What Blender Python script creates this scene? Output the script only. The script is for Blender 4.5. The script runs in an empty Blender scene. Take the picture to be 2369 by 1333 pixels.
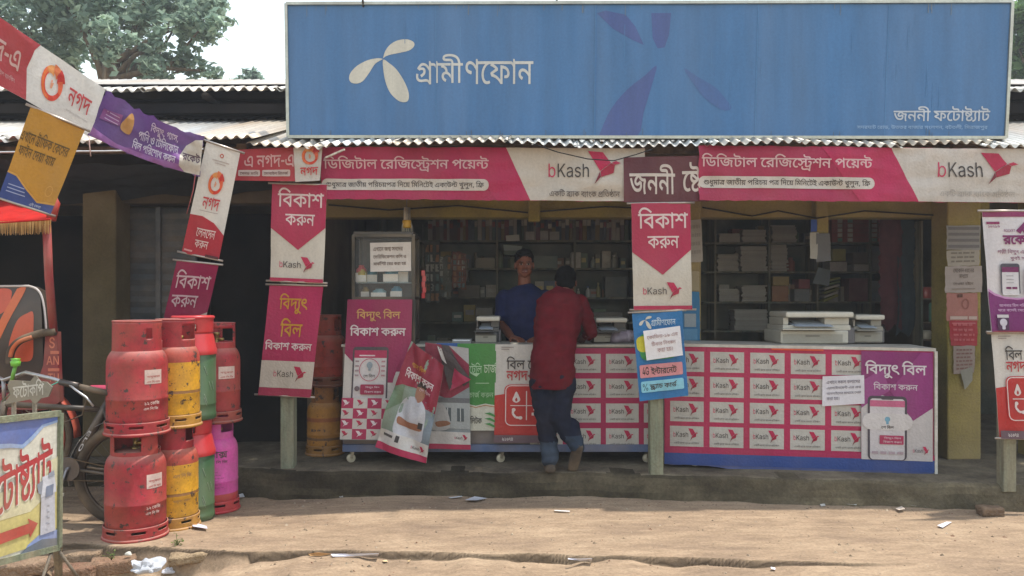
import bpy, bmesh, math, random
from mathutils import Vector, Matrix, noise
from mathutils.geometry import delaunay_2d_cdt, tessellate_polygon
random.seed(7)
R = math.radians
SC = bpy.context.scene
COL = SC.collection

# ------------------------------------------------------------- camera
FPX, CX, HY, EYE = 1900.0, 1184.5, 690.0, 1.45     # focal length and horizon measured on the photograph
cam = bpy.data.cameras.new('camera')
cam.sensor_width = 36.0
cam.lens = FPX / 2369 * 36
cam.shift_y = (HY - 666.5) / 2369
cam.clip_end = 2000
camo = bpy.data.objects.new('camera', cam)
camo.location = (0, 0, EYE)
camo.rotation_euler = (R(90), 0, 0)
COL.objects.link(camo)
SC.camera = camo

# ------------------------------------------------------------- sky, sun, exposure
SUN_DIR = Vector((0.28, 0.085, 0.95)).normalized()  # towards the sun: high, a little behind the shop and to the right
w = bpy.data.worlds.new('World')
SC.world = w
w.use_nodes = True
nt = w.node_tree
sky = nt.nodes.new('ShaderNodeTexSky')
sky.sky_type = 'NISHITA'
sky.sun_disc = False
sky.sun_elevation = math.asin(SUN_DIR.z)
sky.sun_rotation = math.atan2(SUN_DIR.x, SUN_DIR.y)
sky.air_density = 2.0
sky.dust_density = 0.8
sky.ozone_density = 0.6
hs = nt.nodes.new('ShaderNodeHueSaturation')
hs.inputs['Saturation'].default_value = 0.6
nt.links.new(sky.outputs[0], hs.inputs['Color'])
bg = nt.nodes['Background']
nt.links.new(hs.outputs[0], bg.inputs[0])
bg.inputs[1].default_value = 0.15
sl = bpy.data.lights.new('sun', 'SUN')
sl.energy = 2.6
sl.angle = R(1.2)
sl.color = (1.0, 0.96, 0.89)
so = bpy.data.objects.new('sun', sl)
so.rotation_euler = SUN_DIR.to_track_quat('Z', 'Y').to_euler()
so.location = (3, 3, 12)
COL.objects.link(so)
SC.view_settings.view_transform = 'Standard'
SC.view_settings.look = 'None'
SC.view_settings.exposure = 1.05
SC.view_settings.gamma = 1
SC.cycles.use_denoising = True
SC.cycles.max_bounces = 7
SC.cycles.volume_bounces = 0
HAZE = .003
SC.cycles.transparent_max_bounces = 12

# ------------------------------------------------------------- helpers
def P(px, py, Y):
    return Vector(((px - CX) / FPX * Y, Y, EYE - (py - HY) / FPX * Y))
def PX(px, Y): return (px - CX) / FPX * Y
def PZ(py, Y): return EYE - (py - HY) / FPX * Y
def GP(px, py, z=0.0):
    Y = (EYE - z) * FPX / (py - HY)
    return Vector((PX(px, Y), Y, z))
_hc = {}
def C(h):
    if isinstance(h, tuple): return h
    if h not in _hc:
        v = [int(h[i:i + 2], 16) / 255 for i in (1, 3, 5)]
        _hc[h] = tuple(x / 12.92 if x <= .04045 else ((x + .055) / 1.055) ** 2.4 for x in v)
    return _hc[h]

_mats = {}
def mat(kind):
    """materials take the printed / painted colour from the mesh, then add grain, dust and bump"""
    if kind in _mats: return _mats[kind]
    par = dict(rough=.55, metal=0, dirt=.25, dust=.12, dustcol='#a08a70', scale=6, fine=60, bump=.0, chip=0, top=0, trans=0, spec=.4, stretch=(1, 1, 1))
    par.update(dict(
        vinyl=dict(rough=.5, trans=.28, bump=.12, dirt=.16, dust=.09, scale=5, spec=.3, stretch=(1.6, 1.6, .35)),
        paper=dict(rough=.85, bump=.08, trans=.15, dirt=.14, dust=.1, spec=.1),
        sign=dict(rough=.5, bump=.03, dirt=.2, dust=.05, scale=3, spec=.35, dustcol='#b0aca2', stretch=(3, 3, .3)),
        paint=dict(rough=.48, dirt=.3, dust=.22, scale=9, bump=.03),
        rusty=dict(chip=.575, top=.5, rough=.6, dirt=.4, dust=.2, scale=11, bump=.06, dustcol='#9a6a48'),
        metal=dict(rough=.38, metal=.8, dirt=.3, dust=.2),
        zinc=dict(rough=.42, metal=.35, dirt=.4, dust=.45, scale=2.2, dustcol='#a38d74', bump=.02, stretch=(3, .6, 1)),
        wood=dict(rough=.8, dirt=.5, dust=.3, scale=7, bump=.12, spec=.15, stretch=(4, 4, .5)),
        plaster=dict(rough=.9, dirt=.5, dust=.35, scale=2.6, bump=.12, spec=.12),
        cloth=dict(rough=.95, dirt=.3, dust=.02, scale=14, bump=.05, spec=.08, fine=220),
        skin=dict(rough=.5, dirt=.12, dust=0, scale=20, spec=.35),
        hair=dict(rough=.8, dirt=.3, dust=0, scale=40, spec=.08, bump=.1),
        matte_dark=dict(rough=.9, dirt=.5, dust=.03, scale=5, spec=.05),  # dull, almost dustless finish for the near-black boards and roof timbers
        rubber=dict(rough=.8, dirt=.3, dust=.35, scale=10, spec=.2),
        brick=dict(rough=.95, dirt=.5, dust=.4, scale=18, bump=.3, spec=.1),
        leaf=dict(rough=.6, dirt=.2, dust=0, scale=1.2, trans=.58, spec=.2),
        plastic=dict(rough=.35, dirt=.15, dust=.12, spec=.45),
        litter=dict(rough=.8, dirt=.15, dust=.12, spec=.2),
    ).get(kind, {}))
    m = bpy.data.materials.new(kind)
    m.use_nodes = True
    n = m.node_tree
    L = n.links.new
    b = n.nodes['Principled BSDF']
    at = n.nodes.new('ShaderNodeAttribute'); at.attribute_name = 'Col'
    ge = n.nodes.new('ShaderNodeNewGeometry')
    mp = n.nodes.new('ShaderNodeMapping'); mp.inputs['Scale'].default_value = par['stretch']
    L(ge.outputs['Position'], mp.inputs['Vector'])
    n1 = n.nodes.new('ShaderNodeTexNoise'); n1.inputs['Scale'].default_value = par['scale']; n1.inputs['Detail'].default_value = 7; n1.inputs['Roughness'].default_value = .65
    L(mp.outputs[0], n1.inputs['Vector'])
    n2 = n.nodes.new('ShaderNodeTexNoise'); n2.inputs['Scale'].default_value = par['fine']; n2.inputs['Detail'].default_value = 3
    L(ge.outputs['Position'], n2.inputs['Vector'])
    # darken by grain
    r1 = n.nodes.new('ShaderNodeMapRange'); r1.inputs[1].default_value = .3; r1.inputs[2].default_value = .7
    r1.inputs[3].default_value = 1 - par['dirt']; r1.inputs[4].default_value = 1.0 + par['dirt'] * .25
    L(n1.outputs['Fac'], r1.inputs[0])
    r2 = n.nodes.new('ShaderNodeMapRange'); r2.inputs[1].default_value = .3; r2.inputs[2].default_value = .7
    r2.inputs[3].default_value = 1 - par['dirt'] * .4; r2.inputs[4].default_value = 1.0 + par['dirt'] * .2
    L(n2.outputs['Fac'], r2.inputs[0])
    mu = n.nodes.new('ShaderNodeMath'); mu.operation = 'MULTIPLY'
    L(r1.outputs[0], mu.inputs[0]); L(r2.outputs[0], mu.inputs[1])
    vm = n.nodes.new('ShaderNodeVectorMath'); vm.operation = 'SCALE'
    L(at.outputs['Color'], vm.inputs[0]); L(mu.outputs[0], vm.inputs['Scale'])
    # dust veil in patches
    n3 = n.nodes.new('ShaderNodeTexNoise'); n3.inputs['Scale'].default_value = par['scale'] * .45; n3.inputs['Detail'].default_value = 6
    ofs = n.nodes.new('ShaderNodeVectorMath'); ofs.operation = 'ADD'; ofs.inputs[1].default_value = (7.3, 2.1, 4.4)
    L(mp.outputs[0], ofs.inputs[0]); L(ofs.outputs[0], n3.inputs['Vector'])
    r3 = n.nodes.new('ShaderNodeMapRange'); r3.inputs[1].default_value = .35; r3.inputs[2].default_value = .75
    r3.inputs[3].default_value = par['dust'] * .25; r3.inputs[4].default_value = min(1, par['dust'] * 1.7)
    L(n3.outputs['Fac'], r3.inputs[0])
    mx = n.nodes.new('ShaderNodeMix'); mx.data_type = 'RGBA'
    L(r3.outputs[0], mx.inputs['Factor']); L(vm.outputs[0], mx.inputs['A'])
    mx.inputs['B'].default_value = C(par['dustcol']) + (1,)
    if par['chip']:
        n4 = n.nodes.new('ShaderNodeTexNoise'); n4.inputs['Scale'].default_value = 17; n4.inputs['Detail'].default_value = 9; n4.inputs['Roughness'].default_value = .72
        L(ofs.outputs[0], n4.inputs['Vector'])
        r4 = n.nodes.new('ShaderNodeMapRange'); r4.inputs[1].default_value = par['chip']; r4.inputs[2].default_value = par['chip'] + .03; L(n4.outputs['Fac'], r4.inputs[0])
        m4 = n.nodes.new('ShaderNodeMix'); m4.data_type = 'RGBA'; L(r4.outputs[0], m4.inputs['Factor']); L(mx.outputs['Result'], m4.inputs['A']); m4.inputs['B'].default_value = C('#3f2e28') + (1,)
        mx = m4
    if par['top']:          # dust that has settled on the parts facing up
        sx_ = n.nodes.new('ShaderNodeSeparateXYZ'); L(ge.outputs['Normal'], sx_.inputs[0])
        r5 = n.nodes.new('ShaderNodeMapRange'); r5.inputs[1].default_value = .25; r5.inputs[2].default_value = .95; r5.inputs[4].default_value = par['top']; L(sx_.outputs['Z'], r5.inputs[0])
        m5 = n.nodes.new('ShaderNodeMath'); m5.operation = 'MULTIPLY'; L(r5.outputs[0], m5.inputs[0]); L(r1.outputs[0], m5.inputs[1])
        m6 = n.nodes.new('ShaderNodeMix'); m6.data_type = 'RGBA'; L(m5.outputs[0], m6.inputs['Factor']); L(mx.outputs['Result'], m6.inputs['A']); m6.inputs['B'].default_value = C('#b59a88') + (1,)
        mx = m6
    L(mx.outputs['Result'], b.inputs['Base Color'])
    b.inputs['Roughness'].default_value = par['rough']
    b.inputs['Metallic'].default_value = par['metal']
    b.inputs['Specular IOR Level'].default_value = par['spec']
    if par['bump']:
        bu = n.nodes.new('ShaderNodeBump'); bu.inputs['Strength'].default_value = min(1, par['bump'] * 5); bu.inputs['Distance'].default_value = par['bump'] * .06
        ad = n.nodes.new('ShaderNodeMath'); ad.operation = 'ADD'
        L(n1.outputs['Fac'], ad.inputs[0]); L(n2.outputs['Fac'], ad.inputs[1])
        L(ad.outputs[0], bu.inputs['Height']); L(bu.outputs[0], b.inputs['Normal'])
    if par['trans']:
        tr = n.nodes.new('ShaderNodeBsdfTranslucent')
        L(mx.outputs['Result'], tr.inputs['Color'])
        ms = n.nodes.new('ShaderNodeMixShader'); ms.inputs[0].default_value = par['trans']
        L(b.outputs[0], ms.inputs[1]); L(tr.outputs[0], ms.inputs[2])
        L(ms.outputs[0], n.nodes['Material Output'].inputs['Surface'])
    _mats[kind] = m
    return m
def glass_mat(name, alpha, tint=(.75, .8, .82)):
    if name in _mats: return _mats[name]
    m = bpy.data.materials.new(name); m.use_nodes = True
    n = m.node_tree
    b = n.nodes['Principled BSDF']
    b.inputs['Base Color'].default_value = tint + (1,)
    b.inputs['Roughness'].default_value = .12
    tp = n.nodes.new('ShaderNodeBsdfTransparent')
    ms = n.nodes.new('ShaderNodeMixShader'); ms.inputs[0].default_value = alpha
    n.links.new(tp.outputs[0], ms.inputs[1]); n.links.new(b.outputs[0], ms.inputs[2])
    n.links.new(ms.outputs[0], n.nodes['Material Output'].inputs['Surface'])
    _mats[name] = m
    return m

def tag(o, label=None, cat=None, group=None, kind=None):
    if label: o['label'] = label
    if cat: o['category'] = cat
    if group: o['group'] = group
    if kind: o['kind'] = kind
    return o
def thing(name, label, cat, loc=(0, 0, 0), rotz=0.0, group=None):
    o = bpy.data.objects.new(name, None)
    o.empty_display_size = .1
    COL.objects.link(o)
    o.location = loc
    o.rotation_euler = (0, 0, rotz)
    return tag(o, label, cat, group)
def copy_tree(o, parent=None):
    c = o.copy(); COL.objects.link(c); c.parent = parent
    for ch in list(o.children): copy_tree(ch, c)
    return c

class MB:
    """collects coloured faces and links them as ONE mesh object"""
    def __init__(s): s.v = []; s.f = []; s.c = []; s.sm = []
    def add(s, vs, fs, col, smooth=False):
        n = len(s.v); col = C(col)
        s.v += [tuple(v) for v in vs]
        for f in fs:
            s.f.append([n + i for i in f]); s.c.append(col); s.sm.append(smooth)
        return s
    def box(s, x0, y0, z0, x1, y1, z1, col):
        v = [(x, y, z) for z in (z0, z1) for y in (y0, y1) for x in (x0, x1)]
        return s.add(v, [(0, 2, 3, 1), (4, 5, 7, 6), (0, 1, 5, 4), (2, 6, 7, 3), (0, 4, 6, 2), (1, 3, 7, 5)], col)
    def obox(s, c, size, rot, col):
        hx, hy, hz = [k / 2 for k in size]
        M = rot if isinstance(rot, Matrix) else Matrix.Rotation(rot, 3, 'Z')
        v = [Vector(c) + M @ Vector((x, y, z)) for z in (-hz, hz) for y in (-hy, hy) for x in (-hx, hx)]
        return s.add(v, [(0, 2, 3, 1), (4, 5, 7, 6), (0, 1, 5, 4), (2, 6, 7, 3), (0, 4, 6, 2), (1, 3, 7, 5)], col)
    def beam(s, p, q, w, h, col):
        p, q = Vector(p), Vector(q); d = (q - p)
        z = d.normalized()
        up = Vector((0, 1, 0)) if abs(z.y) < .9 else Vector((1, 0, 0))
        x = up.cross(z).normalized(); y = z.cross(x)
        M = Matrix((x, y, z)).transposed()
        return s.obox((p + q) / 2, (w, h, d.length), M, col)
    def tube(s, pts, r, col, n=8, cap=True):
        pts = [Vector(p) for p in pts]
        rs = r if isinstance(r, (list, tuple)) else [r] * len(pts)
        vs = []; fs = []; ref = None
        for i, p in enumerate(pts):
            t = (pts[min(i + 1, len(pts) - 1)] - pts[max(i - 1, 0)]).normalized()
            if ref is None: ref = Vector((0, 0, 1)) if abs(t.z) < .9 else Vector((1, 0, 0))
            a = (ref - t * ref.dot(t)).normalized(); ref = a
            b = t.cross(a)
            for k in range(n):
                an = 2 * math.pi * k / n
                vs.append(p + (a * math.cos(an) + b * math.sin(an)) * rs[i])
        for i in range(len(pts) - 1):
            for k in range(n):
                fs.append((i * n + k, i * n + (k + 1) % n, (i + 1) * n + (k + 1) % n, (i + 1) * n + k))
        if cap:
            fs.append(list(range(n))[::-1]); fs.append([(len(pts) - 1) * n + k for k in range(n)])
        return s.add(vs, fs, col, True)
    def ring(s, c, R_, r, col, axis='y', n=40, m=10, M=None):
        vs = []; fs = []
        for i in range(n):
            a = 2 * math.pi * i / n
            for k in range(m):
                b = 2 * math.pi * k / m
                q = R_ + r * math.cos(b); h = r * math.sin(b)
                v = Vector((q * math.cos(a), h, q * math.sin(a))) if axis == 'y' else Vector((q * math.cos(a), q * math.sin(a), h))
                if M is not None: v = M @ v
                vs.append(Vector(c) + v)
        for i in range(n):
            for k in range(m):
                fs.append((i * m + k, i * m + (k + 1) % m, ((i + 1) % n) * m + (k + 1) % m, ((i + 1) % n) * m + k))
        return s.add(vs, fs, col, True)
    def lathe(s, c, prof, col, n=32, M=None, cap=True):
        """prof: (r, z) or (r, z, colour of the band that starts here)"""
        vs = []
        for p in prof:
            for k in range(n):
                a = 2 * math.pi * k / n
                v = Vector((p[0] * math.cos(a), p[0] * math.sin(a), p[1]))
                vs.append(Vector(c) + (M @ v if M is not None else v))
        base = len(s.v)
        s.v += [tuple(v) for v in vs]
        cc = C(col)
        for i in range(len(prof) - 1):
            if len(prof[i]) > 2: cc = C(prof[i][2])
            for k in range(n):
                s.f.append([base + i * n + k, base + i * n + (k + 1) % n, base + (i + 1) * n + (k + 1) % n, base + (i + 1) * n + k])
                s.c.append(cc); s.sm.append(True)
        if cap:
            s.f.append([base + k for k in range(n)][::-1]); s.c.append(cc); s.sm.append(False)
            s.f.append([base + (len(prof) - 1) * n + k for k in range(n)]); s.c.append(cc); s.sm.append(False)
        return s
    def ball(s, c, rad, col, n=14, m=9, M=None):
        prof = [(max(1e-4, math.sin(math.pi * i / m)), -math.cos(math.pi * i / m)) for i in range(m + 1)]
        S = Matrix.Diagonal(Vector(rad if isinstance(rad, (tuple, list)) else (rad,) * 3))
        return s.lathe(c, prof, col, n, (M @ S) if M is not None else S, False)
    def prism(s, pts, ext, col):
        """a planar outline (3-D points) pushed along ext"""
        pts = [Vector(p) for p in pts]; n = len(pts); e = Vector(ext)
        vs = pts + [p + e for p in pts]
        tr = tessellate_polygon([pts])
        fs = [t for t in tr] + [tuple(i + n for i in t[::-1]) for t in tr]
        fs += [(i, (i + 1) % n, (i + 1) % n + n, i + n) for i in range(n)]
        return s.add(vs, fs, col)
    def build(s, name, kind, parent=None, origin=None, local=False, bev=0, solid=0):
        o0 = Vector((0, 0, 0))
        if parent is not None and not local: o0 = origin if origin is not None else WL(parent)
        elif origin is not None: o0 = Vector(origin)
        me = bpy.data.meshes.new(name)
        me.from_pydata([(v[0] - o0.x, v[1] - o0.y, v[2] - o0.z) for v in s.v], [], s.f)
        ca = me.color_attributes.new('Col', 'FLOAT_COLOR', 'CORNER')
        buf = []
        for f, c in zip(s.f, s.c): buf += [c[0], c[1], c[2], 1.0] * len(f)
        ca.data.foreach_set('color', buf)
        me.polygons.foreach_set('use_smooth', s.sm)
        me.materials.append(kind if not isinstance(kind, str) else mat(kind))
        me.update()
        o = bpy.data.objects.new(name, me)
        COL.objects.link(o)
        if parent is not None:
            o.parent = parent
        elif origin is not None: o.location = origin
        if any(s.sm) and not all(s.sm):
            pass
        if solid:
            md = o.modifiers.new('solid', 'SOLIDIFY'); md.thickness = solid; md.offset = 0
        if bev:
            md = o.modifiers.new('bevel', 'BEVEL'); md.width = bev; md.segments = 2; md.limit_method = 'ANGLE'; md.angle_limit = R(40)
        return o
def WL(o):
    p = Vector(o.location)
    while o.parent is not None:
        o = o.parent; p = p + Vector(o.location)
    return p

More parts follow.
